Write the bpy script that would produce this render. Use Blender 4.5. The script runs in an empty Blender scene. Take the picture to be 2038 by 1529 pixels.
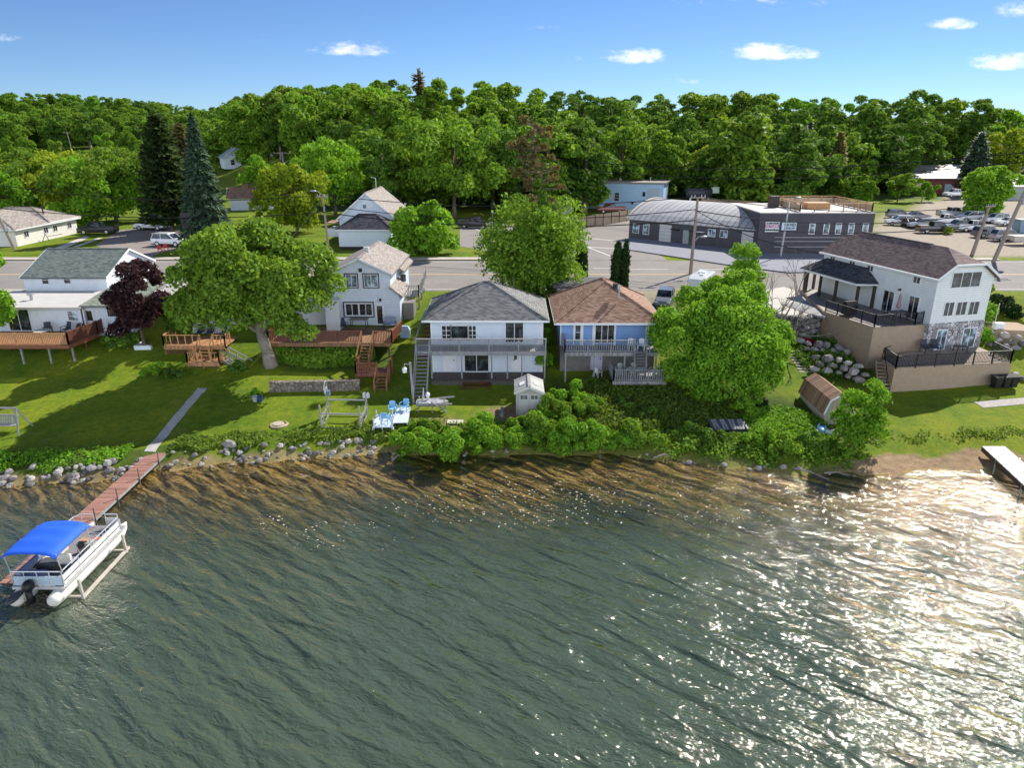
SKYTINT = (.78, .94, 1.14); SKYS = .064; CLOUD = 13; SUNS = 4.6; EXPO = .74; BACK_FILL = 33
SKYMAX = (6.5, 9.0, 12.0); WAVE = .38; WBODY = (.056, .08, .054); WREF = 1.9
import bpy, math, random
import numpy as np
from mathutils import Vector, Matrix
R = random.Random(11)
NP = np.random.default_rng(5)
SC = bpy.context.scene
COL = SC.collection
# ---------------------------------------------------------------- camera geometry (used to measure the place)
CAMH, F = 19.5, 1400.0
PIT = math.atan(495/1400); cp, sp = math.cos(PIT), math.sin(PIT)
def fd(py):
    t = (py-765)/F
    return cp-t*sp, sp+t*cp
def G(px, py, z):
    f, d = fd(py); h = CAMH-z; y = h*f/d
    return ((px-1019)/F*(y*cp+h*sp), y)
def ZH(py, y):
    f, d = fd(py); return CAMH-y*d/f
def XH(px, y, z): return (px-1019)/F*(y*cp+(CAMH-z)*sp)
def PW(px, py, y):
    z = ZH(py, y); return XH(px, y, z), z
def PXU(x, y, z):
    Z = y*cp+(CAMH-z)*sp
    return 1019+F*x/Z, 765+F*((CAMH-z)*cp-y*sp)/Z
# ---------------------------------------------------------------- terrain
SHP = [(-400,44),(-60,34),(-40,36),(-30.1,37),(-23.5,38),(-22,39.2),(-16.5,40.3),(-8.8,41.5),(-.6,41.3),(7,41.4),(12,40),(16.7,38.9),(22,38.5),(27.4,39.2),(31.8,39.6),(60,42),(400,50)]
SHX = np.array([p[0] for p in SHP], float); SHY = np.array([p[1] for p in SHP], float)
def sstep(a, b, v):
    t = np.clip((v-a)/(b-a), 0, 1); return t*t*(3-2*t)
def tzv(x, y):
    x = np.asarray(x, float); y = np.asarray(y, float)
    sh = np.interp(x, SHX, SHY)+.25*np.sin(x*1.3)+.15*np.sin(x*3.1+1)
    d = y-sh
    bed = -np.minimum(3.2, .04+(.07-.02*sstep(-2, -18, x))*np.maximum(-d, 0))
    lip = np.interp(d, [0, .5, 1.3, 3], [0, .18, .55, .78])
    beach = sstep(20.5, 23.5, x)
    lip = lip*(1-beach)+beach*np.interp(d, [0, 3, 4], [0, .35, .6])
    up = np.interp(y, [42, 50, 53, 56.5, 60, 67], [.55, 1.35, 1.75, 2.7, 3.6, 5.0])
    land = np.minimum(np.where(d < 3, lip, 9), np.maximum(up, lip))
    land = np.where(d < 3, np.minimum(lip, up+.3), up)
    w3 = sstep(2, 4, d)
    land = np.minimum(lip, up+.3)*(1-w3)+np.maximum(up, .6)*w3
    land = land + .03*np.sin(x*.7+y*.4)*sstep(1, 4, d)*(1-sstep(60, 64, y))
    u = x/np.maximum(y, 1)
    hw = sstep(-.43, -.25, u)
    near = np.where(u > .42, 178., 140.)-0*u
    near = 140+38*sstep(.40, .5, u)
    hill = 15*sstep(0, 120, y-near)+.02*np.maximum(y-near-120, 0)
    val = 5.5*sstep(150, 430, y)+27*sstep(400, 640, y)
    land = land+np.where(y > 100, hill*hw+val*(1-hw), 0)
    return np.where(d < 0, bed, land)
def tz(x, y): return float(tzv(x, y))
def GT(px, py, z=1.0, it=6):
    """first point where the sight line through a pixel meets the ground"""
    f, d = fd(py); r = (px-1019)/F; lo = 12.0; st = lo
    while st < 1500:
        nx = st*1.02
        if CAMH-nx*d/f < tz(nx*r/f, nx): break
        st = nx
    lo, hi = st, st*1.02
    for _ in range(12):
        m = (lo+hi)/2
        if CAMH-m*d/f < tz(m*r/f, m): hi = m
        else: lo = m
    return lo*r/f, lo, tz(lo*r/f, lo)
# ---------------------------------------------------------------- materials
MATS = {}
class NT:
    def __init__(s, name):
        s.m = bpy.data.materials.new(name); s.m.use_nodes = True
        s.t = s.m.node_tree; s.t.nodes.clear()
        s.out = s.t.nodes.new('ShaderNodeOutputMaterial')
    def n(s, typ, **k):
        nd = s.t.nodes.new('ShaderNode'+typ)
        for a, b in k.items():
            if a[0] == '_':
                key = a[1:]; key = int(key) if key.isdigit() else key.replace('__', ' ')
                if isinstance(b, bpy.types.NodeSocket): s.t.links.new(b, nd.inputs[key])
                else: nd.inputs[key].default_value = b
            else: setattr(nd, a, b)
        return nd
    def math(s, op, a, b=None, clamp=False):
        nd = s.t.nodes.new('ShaderNodeMath'); nd.operation = op; nd.use_clamp = clamp
        for i, v in enumerate((a, b)):
            if v is None: continue
            if isinstance(v, bpy.types.NodeSocket): s.t.links.new(v, nd.inputs[i])
            else: nd.inputs[i].default_value = v
        return nd.outputs[0]
    def mix(s, f, a, b, blend='MIX'):
        nd = s.t.nodes.new('ShaderNodeMix'); nd.data_type = 'RGBA'; nd.blend_type = blend
        for i, v in ((0, f), (6, a), (7, b)):
            if isinstance(v, bpy.types.NodeSocket): s.t.links.new(v, nd.inputs[i])
            else: nd.inputs[i].default_value = v if i == 0 else c4(v)
        return nd.outputs[2]
    def noise(s, vec, scale, detail=3, rough=.55):
        nd = s.n('TexNoise', _Vector=vec, _Scale=scale, _Detail=detail, _Roughness=rough); return nd.outputs['Fac']
    def ramp(s, f, stops):
        nd = s.t.nodes.new('ShaderNodeValToRGB'); el = nd.color_ramp.elements
        while len(el) < len(stops): el.new(.5)
        for e, (p, c) in zip(el, stops): e.position = p; e.color = c4(c)
        s.t.links.new(f, nd.inputs[0]); return nd.outputs[0]
    def bsdf(s, col, rough=.6, metal=0, spec=.5, bump=None, bs=.3, bd=.02, **k):
        nd = s.n('BsdfPrincipled')
        for key, v in (('Base Color', col), ('Roughness', rough), ('Metallic', metal), ('Specular IOR Level', spec)):
            if isinstance(v, bpy.types.NodeSocket): s.t.links.new(v, nd.inputs[key])
            else: nd.inputs[key].default_value = c4(v) if key == 'Base Color' else v
        if bump is not None:
            b = s.n('Bump', _Strength=bs, _Distance=bd, _Height=bump); s.t.links.new(b.outputs[0], nd.inputs['Normal'])
        for kk, v in k.items(): nd.inputs[kk.replace('__', ' ')].default_value = v
        s.t.links.new(nd.outputs[0], s.out.inputs[0]); return nd
    def obj(s): return s.n('TexCoord').outputs['Object']
    def pos(s): return s.n('NewGeometry').outputs['Position']
    def xyz(s, v):
        nd = s.n('SeparateXYZ', _0=v); return nd.outputs
    def comb(s, x, y, z):
        return s.n('CombineXYZ', _0=x, _1=y, _2=z).outputs[0]
def c4(c): return (c[0], c[1], c[2], 1.0)
def sc(c, k): return tuple(min(1, max(0, v*k)) for v in c)
def mk(name, fn):
    if name not in MATS:
        t = NT(name); fn(t); MATS[name] = t.m
    return MATS[name]
def plain(name, col, rough=.6, var=.18, scale=2.5, metal=0, spec=.4, bs=.15):
    def f(t):
        o = t.obj(); a = t.noise(o, scale, 5); b = t.noise(o, scale*7, 3)
        k = t.math('ADD', t.math('MULTIPLY', a, .65), t.math('MULTIPLY', b, .35))
        t.bsdf(t.ramp(k, [(.3, sc(col, 1-var)), (.7, sc(col, 1+var))]), rough, metal, spec, bump=b, bs=bs)
    return mk(name, f)
def siding(name, col, pitch=.16, var=.1, vertical=False):
    def f(t):
        o = t.obj(); x, y, z = t.xyz(o)
        q = t.math('ADD', x, y) if vertical else z
        k = t.math('FRACT', t.math('DIVIDE', q, pitch))
        line = t.math('LESS_THAN', k, .16)
        nz = t.noise(o, 1.3, 5); n2 = t.noise(o, 14, 2)
        c = t.ramp(t.math('ADD', t.math('MULTIPLY', nz, .7), t.math('MULTIPLY', n2, .3)), [(.3, sc(col, 1-var)), (.7, sc(col, 1+var*.6))])
        c = t.mix(t.math('MULTIPLY', line, .42), c, sc(col, .35))
        t.bsdf(c, .55, bump=k, bs=.5, bd=.02)
    return mk(name, f)
def shingle(name, col, col2, row=.15, w=.3):
    def f(t):
        o = t.obj(); x, y, z = t.xyz(o)
        zz = t.math('DIVIDE', z, row*.5); xx = t.math('DIVIDE', t.math('ADD', x, y), w)
        fz = t.math('FLOOR', zz); off = t.math('MULTIPLY', fz, .37)
        fx = t.math('FLOOR', t.math('ADD', xx, off))
        wn = t.n('TexWhiteNoise', noise_dimensions='3D', _Vector=t.comb(fx, fz, 0)).outputs[0]
        line = t.math('LESS_THAN', t.math('FRACT', zz), .2)
        nz = t.noise(o, .9, 5)
        k = t.math('ADD', t.math('MULTIPLY', wn, .6), t.math('MULTIPLY', nz, .45))
        c = t.ramp(k, [(.2, col), (.8, col2)])
        c = t.mix(t.math('MULTIPLY', line, .5), c, sc(col, .35))
        t.bsdf(c, .85, spec=.2, bump=t.math('FRACT', zz), bs=.6, bd=.03)
    return mk(name, f)
def boards(name, col, axis=0, pitch=.14, var=.3, rough=.6):
    def f(t):
        o = t.obj(); q = t.xyz(o)[axis]
        k = t.math('DIVIDE', q, pitch)
        wn = t.n('TexWhiteNoise', noise_dimensions='1D', _W=t.math('FLOOR', k)).outputs[0]
        gap = t.math('LESS_THAN', t.math('FRACT', k), .13)
        nz = t.noise(o, 3, 6, .7)
        kk = t.math('ADD', t.math('MULTIPLY', wn, .55), t.math('MULTIPLY', nz, .5))
        c = t.ramp(kk, [(.2, sc(col, 1-var)), (.85, sc(col, 1+var))])
        c = t.mix(t.math('MULTIPLY', gap, .8), c, sc(col, .15))
        t.bsdf(c, rough, bump=nz, bs=.3)
    return mk(name, f)
def stonemat(name, c1, c2, mortar, scale=2.2):
    def f(t):
        o = t.obj()
        v = t.n('TexVoronoi', _Vector=o, _Scale=scale); e = t.n('TexVoronoi', feature='DISTANCE_TO_EDGE', _Vector=o, _Scale=scale)
        g = t.n('SeparateColor', _0=v.outputs['Color']).outputs[0]
        c = t.ramp(t.math('ADD', t.math('MULTIPLY', g, .7), t.math('MULTIPLY', t.noise(o, 9), .3)), [(.15, c1), (.85, c2)])
        ed = t.math('LESS_THAN', e.outputs['Distance'], .06)
        t.bsdf(t.mix(ed, c, mortar), .85, bump=e.outputs['Distance'], bs=.8, bd=.1)
    return mk(name, f)
def rockmat(name, c1, c2):
    def f(t):
        o = t.obj(); r = t.n('ObjectInfo').outputs['Random']
        k = t.math('ADD', t.math('MULTIPLY', r, .6), t.math('MULTIPLY', t.noise(o, 5, 5), .5))
        t.bsdf(t.ramp(k, [(.2, c1), (.9, c2)]), .85, bump=t.noise(o, 8, 5), bs=.6, bd=.05)
    return mk(name, f)
def leafmat(name, dark, light, trans=.3, tcol=None):
    def f(t):
        g = t.n('NewGeometry'); r = g.outputs['Random Per Island']; ob = t.n('ObjectInfo').outputs['Random']
        big = t.noise(t.obj(), .45, 2)
        k = t.math('ADD', t.math('MULTIPLY', r, .55), t.math('ADD', t.math('MULTIPLY', ob, .28), t.math('MULTIPLY', t.math('SUBTRACT', big, .3), .5)))
        c = t.ramp(k, [(.15, dark), (.9, light)])
        p = t.n('BsdfPrincipled', _Roughness=.6); t.t.links.new(c, p.inputs['Base Color']); p.inputs['Specular IOR Level'].default_value = .08
        tr = t.n('BsdfTranslucent'); tc = t.mix(.5, c, tcol or (light[0]*1.9, light[1]*1.6, light[2]*.7)); t.t.links.new(tc, tr.inputs[0])
        ms = t.n('MixShader', _0=trans, _1=p.outputs[0], _2=tr.outputs[0]); t.t.links.new(ms.outputs[0], t.out.inputs[0])
    return mk(name, f)
def glassmat(name='dark window glass', col=(.018, .022, .026)):
    def f(t):
        o = t.obj()
        t.bsdf(t.ramp(t.noise(o, 1.6, 3), [(.35, sc(col, .4)), (.5, col), (.68, sc(col, 4.5))]), .05, spec=.55)
    return mk(name, f)
def paint(name, col):
    def f(t):
        t.bsdf(t.ramp(t.noise(t.obj(), 2, 4), [(.3, sc(col, .93)), (.7, sc(col, 1.03))]), .28, spec=.5, Coat__Weight=.6, Coat__Roughness=.05)
    return mk(name, f)
WHITE = plain('white painted trim', (.72, .74, .76), .5, .06)
GLASS = glassmat()
GLASSL = glassmat('pale curtained window glass', (.13, .17, .2))
BLACK = plain('black painted metal', (.012, .012, .014), .45, .2)
BRNTRIM = plain('dark brown trim', (.05, .035, .03), .6, .1)
SID_BLUE = siding('pale blue white siding', (.64, .72, .82))
SID_WHITE = siding('white clapboard siding', (.68, .71, .76))
SID_BLUE2 = siding('sky blue siding', (.2, .36, .68), .14)
SID_WB = siding('bluish white siding', (.62, .69, .78), .18)
SID_CREAM = siding('cream siding', (.74, .77, .78), .18)
STUCCO = plain('white stucco', (.68, .73, .8), .8, .1, 2, bs=.3)
CONC = plain('grey concrete', (.34, .34, .33), .9, .22, 1.2, bs=.3)
CONCL = plain('pale concrete', (.5, .47, .42), .9, .15, 1.2, bs=.3)
GREYWOOD = boards('weathered grey deck boards', (.26, .25, .25), 0)
GREYW = plain('weathered grey timber', (.24, .24, .25), .8, .3, 4)
REDDECK = boards('red brown stained deck boards', (.2, .075, .04), 0)
REDW = plain('red brown stained timber', (.21, .08, .04), .6, .25, 4)
DKRED = plain('dark red stained timber', (.13, .045, .03), .6, .25, 4)
TANDECK = boards('honey stained deck boards', (.42, .22, .1), 0)
TANW = plain('honey stained timber', (.45, .24, .11), .6, .22, 4)
SHADEDECK = boards('shade darkened brown porch boards', (.07, .05, .042), 0)  # brown boards darkened, shade under the upper deck put into the colour
BRNDECK = boards('brown stained deck boards', (.24, .13, .06), 0)
BRNW = plain('brown stained timber', (.25, .12, .055), .6, .25, 4)
ROOF_GREY = shingle('grey asphalt shingles', (.11, .115, .12), (.25, .25, .24))
ROOF_BRN = shingle('red brown asphalt shingles', (.19, .105, .075), (.4, .255, .185))
ROOF_PLUM = shingle('plum brown asphalt shingles', (.12, .085, .085), (.26, .19, .18))
ROOF_GREEN = shingle('grey green asphalt shingles', (.09, .12, .12), (.2, .23, .21))
ROOF_PALEG = shingle('pale green grey shingles', (.16, .19, .15), (.27, .3, .25))
ROOF_TAN = shingle('tan grey shingles', (.22, .19, .17), (.38, .34, .31))
ROOF_DK = shingle('dark shingles', (.03, .032, .04), (.09, .09, .11))
ROOF_WHITE = plain('white membrane roof', (.5, .48, .46), .7, .1, 1)
BARK = plain('grey brown bark', (.13, .1, .075), .95, .35, 5, bs=.8)
BARKL = plain('pale grey bark', (.24, .21, .18), .95, .3, 5, bs=.8)
METAL = plain('galvanised steel', (.42, .43, .44), .4, .12, 3, metal=.7)
ALU = plain('bare aluminium', (.62, .63, .64), .35, .08, 3, metal=.6)
POLEW = plain('weathered utility pole timber', (.27, .22, .18), .9, .3, 6)
STUCTAN = plain('tan stucco', (.36, .27, .19), .9, .12, 3, bs=.5)
PLASTW = plain('white plastic', (.72, .74, .76), .45, .05)
PLASTB = plain('light blue plastic', (.2, .45, .7), .45, .1)
RUBBER = plain('black rubber', (.015, .015, .016), .8, .2)
ROCK = rockmat('granite field stone', (.09, .085, .085), (.42, .39, .37))
TILE = stonemat('cut stone veneer', (.2, .19, .2), (.62, .6, .62), (.12, .11, .12), 3.2)
# ---------------------------------------------------------------- mesh builder
SPLIT = {'post', 'leg', 'wall_lamp', 'roof_vent', 'vent_pipe', 'corner_trim', 'awning', 'side_steps', 'porch_post', 'stone', 'fascia_board', 'fascia'}
class MB:
    def __init__(s): s.v = []; s.f = []; s.X = None
    def add(s, vs, fs):
        b = len(s.v)
        if s.X is not None: vs = [tuple(s.X @ Vector(v)) for v in vs]
        s.v += [tuple(v) for v in vs]; s.f += [tuple(i+b for i in f) for f in fs]; return s
    def box(s, x0, x1, y0, y1, z0, z1):
        return s.add([(x0,y0,z0),(x1,y0,z0),(x1,y1,z0),(x0,y1,z0),(x0,y0,z1),(x1,y0,z1),(x1,y1,z1),(x0,y1,z1)],
                     [(3,2,1,0),(4,5,6,7),(0,1,5,4),(1,2,6,5),(2,3,7,6),(3,0,4,7)])
    def cb(s, c, d):
        return s.box(c[0]-d[0]/2, c[0]+d[0]/2, c[1]-d[1]/2, c[1]+d[1]/2, c[2]-d[2]/2, c[2]+d[2]/2)
    def bar(s, a, b, w, h=None, up=(0, 0, 1)):
        a, b = Vector(a), Vector(b); h = h or w; d = (b-a)
        if d.length < 1e-5: return s
        d.normalize(); u = Vector(up)
        if abs(d.dot(u)) > .98: u = Vector((0, 1, 0))
        r = d.cross(u).normalized(); q = r.cross(d)
        vs = [p+r*sx*w/2+q*sz*h/2 for p in (a, b) for sx, sz in ((-1,-1),(1,-1),(1,1),(-1,1))]
        return s.add(vs, [(3,2,1,0),(4,5,6,7),(0,1,5,4),(1,2,6,5),(2,3,7,6),(3,0,4,7)])
    def tube(s, a, b, r0, r1=None, n=8):
        a, b = Vector(a), Vector(b); r1 = r0 if r1 is None else r1; d = (b-a)
        if d.length < 1e-6: return s
        d.normalize(); u = Vector((0, 0, 1)) if abs(d.z) < .95 else Vector((1, 0, 0))
        p = d.cross(u).normalized(); q = p.cross(d); vs = []
        for c, r in ((a, r0), (b, r1)):
            for i in range(n):
                t = 2*math.pi*i/n; vs.append(c+(p*math.cos(t)+q*math.sin(t))*r)
        fs = [(i, (i+1) % n, n+(i+1) % n, n+i) for i in range(n)]+[tuple(range(n))[::-1], tuple(range(n, 2*n))]
        return s.add(vs, fs)
    def path(s, pts, r, n=6):
        for a, b in zip(pts, pts[1:]): s.tube(a, b, r, r, n)
        return s
    def prism(s, pts, z0, z1):
        n = len(pts)
        zs0 = z0 if isinstance(z0, (list, tuple)) else [z0]*n; zs1 = z1 if isinstance(z1, (list, tuple)) else [z1]*n
        vs = [(p[0], p[1], zs0[i]) for i, p in enumerate(pts)]+[(p[0], p[1], zs1[i]) for i, p in enumerate(pts)]
        return s.add(vs, [tuple(range(n))[::-1], tuple(range(n, 2*n))]+[(i, (i+1) % n, n+(i+1) % n, n+i) for i in range(n)])
    def extr(s, pts, vec):
        n = len(pts); v = Vector(vec)
        vs = [Vector(p) for p in pts]+[Vector(p)+v for p in pts]
        return s.add(vs, [tuple(range(n))[::-1], tuple(range(n, 2*n))]+[(i, (i+1) % n, n+(i+1) % n, n+i) for i in range(n)])
    def face(s, pts): return s.add(pts, [tuple(range(len(pts)))])
    def loft(s, rings, cap=True):
        n = len(rings[0]); vs = [p for r in rings for p in r]; fs = []
        for k in range(len(rings)-1):
            for i in range(n): fs.append((k*n+i, k*n+(i+1) % n, (k+1)*n+(i+1) % n, (k+1)*n+i))
        if cap: fs += [tuple(range(n))[::-1], tuple(range((len(rings)-1)*n, len(rings)*n))]
        return s.add(vs, fs)
    def lathe(s, c, prof, n=16):
        return s.loft([[(c[0]+r*math.cos(2*math.pi*i/n), c[1]+r*math.sin(2*math.pi*i/n), c[2]+z) for i in range(n)] for r, z in prof])
    def blob(s, c, r, nu=10, nv=6, jit=0, rnd=R):
        rings = []
        for j in range(1, nv):
            a = math.pi*j/nv; rings.append([(c[0]+r[0]*math.sin(a)*math.cos(2*math.pi*i/nu)*(1+rnd.uniform(-jit, jit)), c[1]+r[1]*math.sin(a)*math.sin(2*math.pi*i/nu)*(1+rnd.uniform(-jit, jit)), c[2]-r[2]*math.cos(a)*(1+rnd.uniform(-jit, jit))) for i in range(nu)])
        return s.loft(rings)
    def build(s, name, mat=None, parent=None, smooth=False, loc=None, rz=0):
        if name in SPLIT:
            par = list(range(len(s.v)))
            def fnd(i):
                while par[i] != i: par[i] = par[par[i]]; i = par[i]
                return i
            for f in s.f:
                for i in f[1:]: par[fnd(i)] = fnd(f[0])
            gr = {}
            for f in s.f: gr.setdefault(fnd(f[0]), []).append(f)
            if len(gr) > 1:
                for fs in gr.values():
                    q = MB(); ids = sorted({i for f in fs for i in f}); mp = {i: k for k, i in enumerate(ids)}
                    q.v = [s.v[i] for i in ids]; q.f = [tuple(mp[i] for i in f) for f in fs]; q.build1(name, mat, parent, smooth, loc, rz)
                return None
        return s.build1(name, mat, parent, smooth, loc, rz)
    def build1(s, name, mat=None, parent=None, smooth=False, loc=None, rz=0):
        me = bpy.data.meshes.new(name); me.from_pydata(s.v, [], s.f); me.update()
        if mat: me.materials.append(mat)
        if smooth: me.shade_smooth()
        o = bpy.data.objects.new(name, me); COL.objects.link(o)
        if parent: o.parent = parent
        if loc is not None: o.location = loc
        if rz: o.rotation_euler = (0, 0, rz)
        return o
def tag(o, label, cat, group=None):
    o['label'] = label; o['category'] = cat
    if group: o['group'] = group
    return o
def thing(name, label, cat, loc=(0, 0, 0), rz=0, group=None):
    o = bpy.data.objects.new(name, None); COL.objects.link(o); o.empty_display_size = .3
    o.location = loc; o.rotation_euler = (0, 0, rz); return tag(o, label, cat, group)
def dup(o, loc=None, rz=None, label=None, group=None, scale=None, parent=None):
    c = o.copy(); COL.objects.link(c); c.parent = parent
    if loc is not None: c.location = loc
    if rz is not None: c.rotation_euler = (0, 0, rz)
    if label: c['label'] = label
    if group: c['group'] = group
    if scale is not None: c.scale = scale if isinstance(scale, tuple) else (scale,)*3
    for ch in list(o.children): dup(ch, parent=c)
    return c
def recolor(o, frm, to):
    if o.type == 'MESH':
        for i, sl in enumerate(o.material_slots):
            if sl.material == frm: sl.link = 'OBJECT'; sl.material = to
    for c in o.children: recolor(c, frm, to)
def struct(o): o['kind'] = 'structure'; return o
def stuff(o, label=None, cat=None):
    o['kind'] = 'stuff'
    if label: tag(o, label, cat)
    return o
def rot(x, y, a): return x*math.cos(a)-y*math.sin(a), x*math.sin(a)+y*math.cos(a)
# ---- house pieces (local frame of the house)
def UX(O, u):
    u = Vector((u[0], u[1], 0)).normalized(); n = Vector((u.y, -u.x, 0))
    return Matrix(((u.x, -n.x, 0, O[0]), (u.y, -n.y, 0, O[1]), (0, 0, 1, O[2]), (0, 0, 0, 1)))
def window(par, O, u, w, h, nx=1, nz=1, mat=None, glass=None, t=.07, name='window', trim=None, d=.05):
    mat = mat or WHITE; X = UX(O, u); b = MB(); b.X = X
    b.box(-t, 0, -d, .02, -t, h+t).box(w, w+t, -d, .02, -t, h+t).box(0, w, -d, .02, h, h+t).box(0, w, -d-.03, .02, -t, 0)
    for i in range(1, nx): b.box(w*i/nx-.025, w*i/nx+.025, -d+.01, .01, 0, h)
    for i in range(1, nz):
        for k in range(nx): b.box(w*k/nx+.025, w*(k+1)/nx-.025, -d+.014, .01, h*i/nz-.02, h*i/nz+.02)
    o = b.build(name, mat, par)
    g = MB(); g.X = X; g.box(0, w, -.022, -.004, 0, h); g.build('pane', glass or GLASS, o)
    if trim:
        q = MB(); q.X = X; T = t+.09
        q.box(-T, -t, -d-.01, .02, -T, h+T).box(w+t, w+T, -d-.01, .02, -T, h+T).box(-t, w+t, -d-.01, .02, h+t, h+T).box(-t, w+t, -d-.01, .02, -T, -t)
        q.build('trim', trim, o)
    return o
def door(par, O, u, w, h, mat=None, pane=None, hs=1):
    X = UX(O, u); b = MB(); b.X = X
    b.box(-.08, 0, -.05, .02, 0, h+.08).box(w, w+.08, -.05, .02, 0, h+.08).box(0, w, -.05, .02, h, h+.08).box(0, w, -.025, -.004, 0, h)
    o = b.build('door', mat or WHITE, par)
    k = MB(); k.X = X; k.cb((w*.88 if hs > 0 else w*.12, -.06, h*.48), (.06, .07, .1)); k.build('handle', BLACK, o)
    if pane:
        g = MB(); g.X = X; g.box(w*pane[0], w*pane[1], -.034, -.026, h*pane[2], h*pane[3]); g.build('pane', GLASS, o)
    return o
def hiproof(par, x0, x1, y0, y1, z, rise, ridge=0, axis=0, mat=None, fascia=None, th=.16):
    xm, ym = (x0+x1)/2, (y0+y1)/2
    a, c = ((xm-ridge/2, ym), (xm+ridge/2, ym)) if axis == 0 else ((xm, ym-ridge/2), (xm, ym+ridge/2))
    A, B = (a[0], a[1], z+rise), (c[0], c[1], z+rise)
    P = [(x0, y0, z), (x1, y0, z), (x1, y1, z), (x0, y1, z)]
    b = MB()
    if ridge < .01:
        b.add(P+[A], [(0,1,4),(1,2,4),(2,3,4),(3,0,4),(3,2,1,0)])
    elif axis == 0: b.add(P+[A, B], [(0,1,5,4),(1,2,5),(2,3,4,5),(3,0,4),(3,2,1,0)])
    else: b.add(P+[A, B], [(0,1,4),(1,2,5,4),(2,3,5),(3,0,4,5),(3,2,1,0)])
    r = b.build('roof', mat, par)
    hc = MB()
    for p, q in ([(P[0], A), (P[1], B if axis == 0 else A), (P[2], B), (P[3], A if axis == 0 else B)]+([(A, B)] if ridge > .01 else [])):
        hc.bar((p[0], p[1], p[2]+.01), (q[0], q[1], q[2]+.01), .22, .07)
    hc.build('ridge_cap', mat, r)
    f = MB(); o = .02
    f.box(x0-o, x1+o, y0-o, y0+.1, z-th, z-.003).box(x0-o, x1+o, y1-.1, y1+o, z-th, z-.003).box(x0-o, x0+.1, y0+.1, y1-.1, z-th, z-.003).box(x1-.1, x1+o, y0+.1, y1-.1, z-th, z-.003)
    f.build('fascia', fascia or WHITE, r)
    return r
def gableroof(par, x0, x1, y0, y1, ze, zr, axis=1, mat=None, th=.14, fascia=None, xm=None):
    """axis=1: ridge along y"""
    b = MB(); f = MB()
    if axis == 1:
        xm = (x0+x1)/2 if xm is None else xm
        for xa, s in ((x0, 1), (x1, -1)):
            b.extr([(xa, y0, ze), (xm, y0, zr), (xm, y0, zr-th), (xa, y0, ze-th)], (0, y1-y0, 0))
            f.bar((xa, y0-.02, ze-.08), (xm, y0-.02, zr-.08), .04, .18); f.bar((xa, y1+.02, ze-.08), (xm, y1+.02, zr-.08), .04, .18)
        cap = ((xm, y0, zr+.01), (xm, y1, zr+.01))
    else:
        ym = (y0+y1)/2
        for ya in (y0, y1):
            b.extr([(x0, ya, ze), (x0, ym, zr), (x0, ym, zr-th), (x0, ya, ze-th)], (x1-x0, 0, 0))
            f.bar((x0-.02, ya, ze-.08), (x0-.02, ym, zr-.08), .04, .18); f.bar((x1+.02, ya, ze-.08), (x1+.02, ym, zr-.08), .04, .18)
        cap = ((x0, ym, zr+.01), (x1, ym, zr+.01))
    r = b.build('roof', mat, par); f.build('fascia', fascia or WHITE, r)
    c = MB(); c.bar(cap[0], cap[1], .22, .06); c.build('ridge_cap', mat, r); return r
def gablewalls(par, x0, x1, y0, y1, z0, ze, zr, axis=1, mat=None):
    b = MB()
    if axis == 1: b.extr([(x0,y0,z0),(x1,y0,z0),(x1,y0,ze),((x0+x1)/2,y0,zr),(x0,y0,ze)], (0, y1-y0, 0))
    else: b.extr([(x0,y0,z0),(x0,y1,z0),(x0,y1,ze),(x0,(y0+y1)/2,zr),(x0,y0,ze)], (x1-x0, 0, 0))
    return b.build('wall', mat, par)
def railing(par, pts, h=.95, gap=.13, post=1.8, mat=None, bw=.035, pw=.09, rw=.09, name='railing', posth=.08):
    b = MB()
    for a, c in zip(pts, pts[1:]):
        a, c = Vector(a), Vector(c); L = (c-a).length; up = Vector((0, 0, h)); low = Vector((0, 0, .1))
        b.bar(a+up, c+up, rw, .045); b.bar(a+low, c+low, .04, .06)
        n = max(1, int(L/gap))
        for i in range(1, n): p = a.lerp(c, i/n); b.bar(p+low, p+up-Vector((0, 0, .02)), bw)
        m = max(1, round(L/post))
        for i in range(m+1): p = a.lerp(c, i/m); b.bar(p-Vector((0, 0, .12)), p+up+Vector((0, 0, posth)), pw)
    return b.build(name, mat, par)
def stairs(par, top, bot, w, n, mat=None, side=(1, 0), name='stairs', risers=False):
    t, o = Vector(top), Vector(bot); s = Vector((side[0], side[1], 0)).normalized()*w/2; b = MB()
    for k in (-1, 1): b.bar(t+s*k-Vector((0, 0, .12)), o+s*k-Vector((0, 0, .05)), .05, .24)
    run = Vector((o.x-t.x, o.y-t.y, 0))/n
    for i in range(n):
        c = t.lerp(o, (i+.5)/n); c.z = t.z+(o.z-t.z)*(i+1)/n+.03
        b.bar(c-s, c+s, max(.22, run.length*.95), .045)
        if risers: b.bar(c-s-Vector((0, 0, .09))-run*.4, c+s-Vector((0, 0, .09))-run*.4, .02, .16)
    return b.build(name, mat, par)
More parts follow.
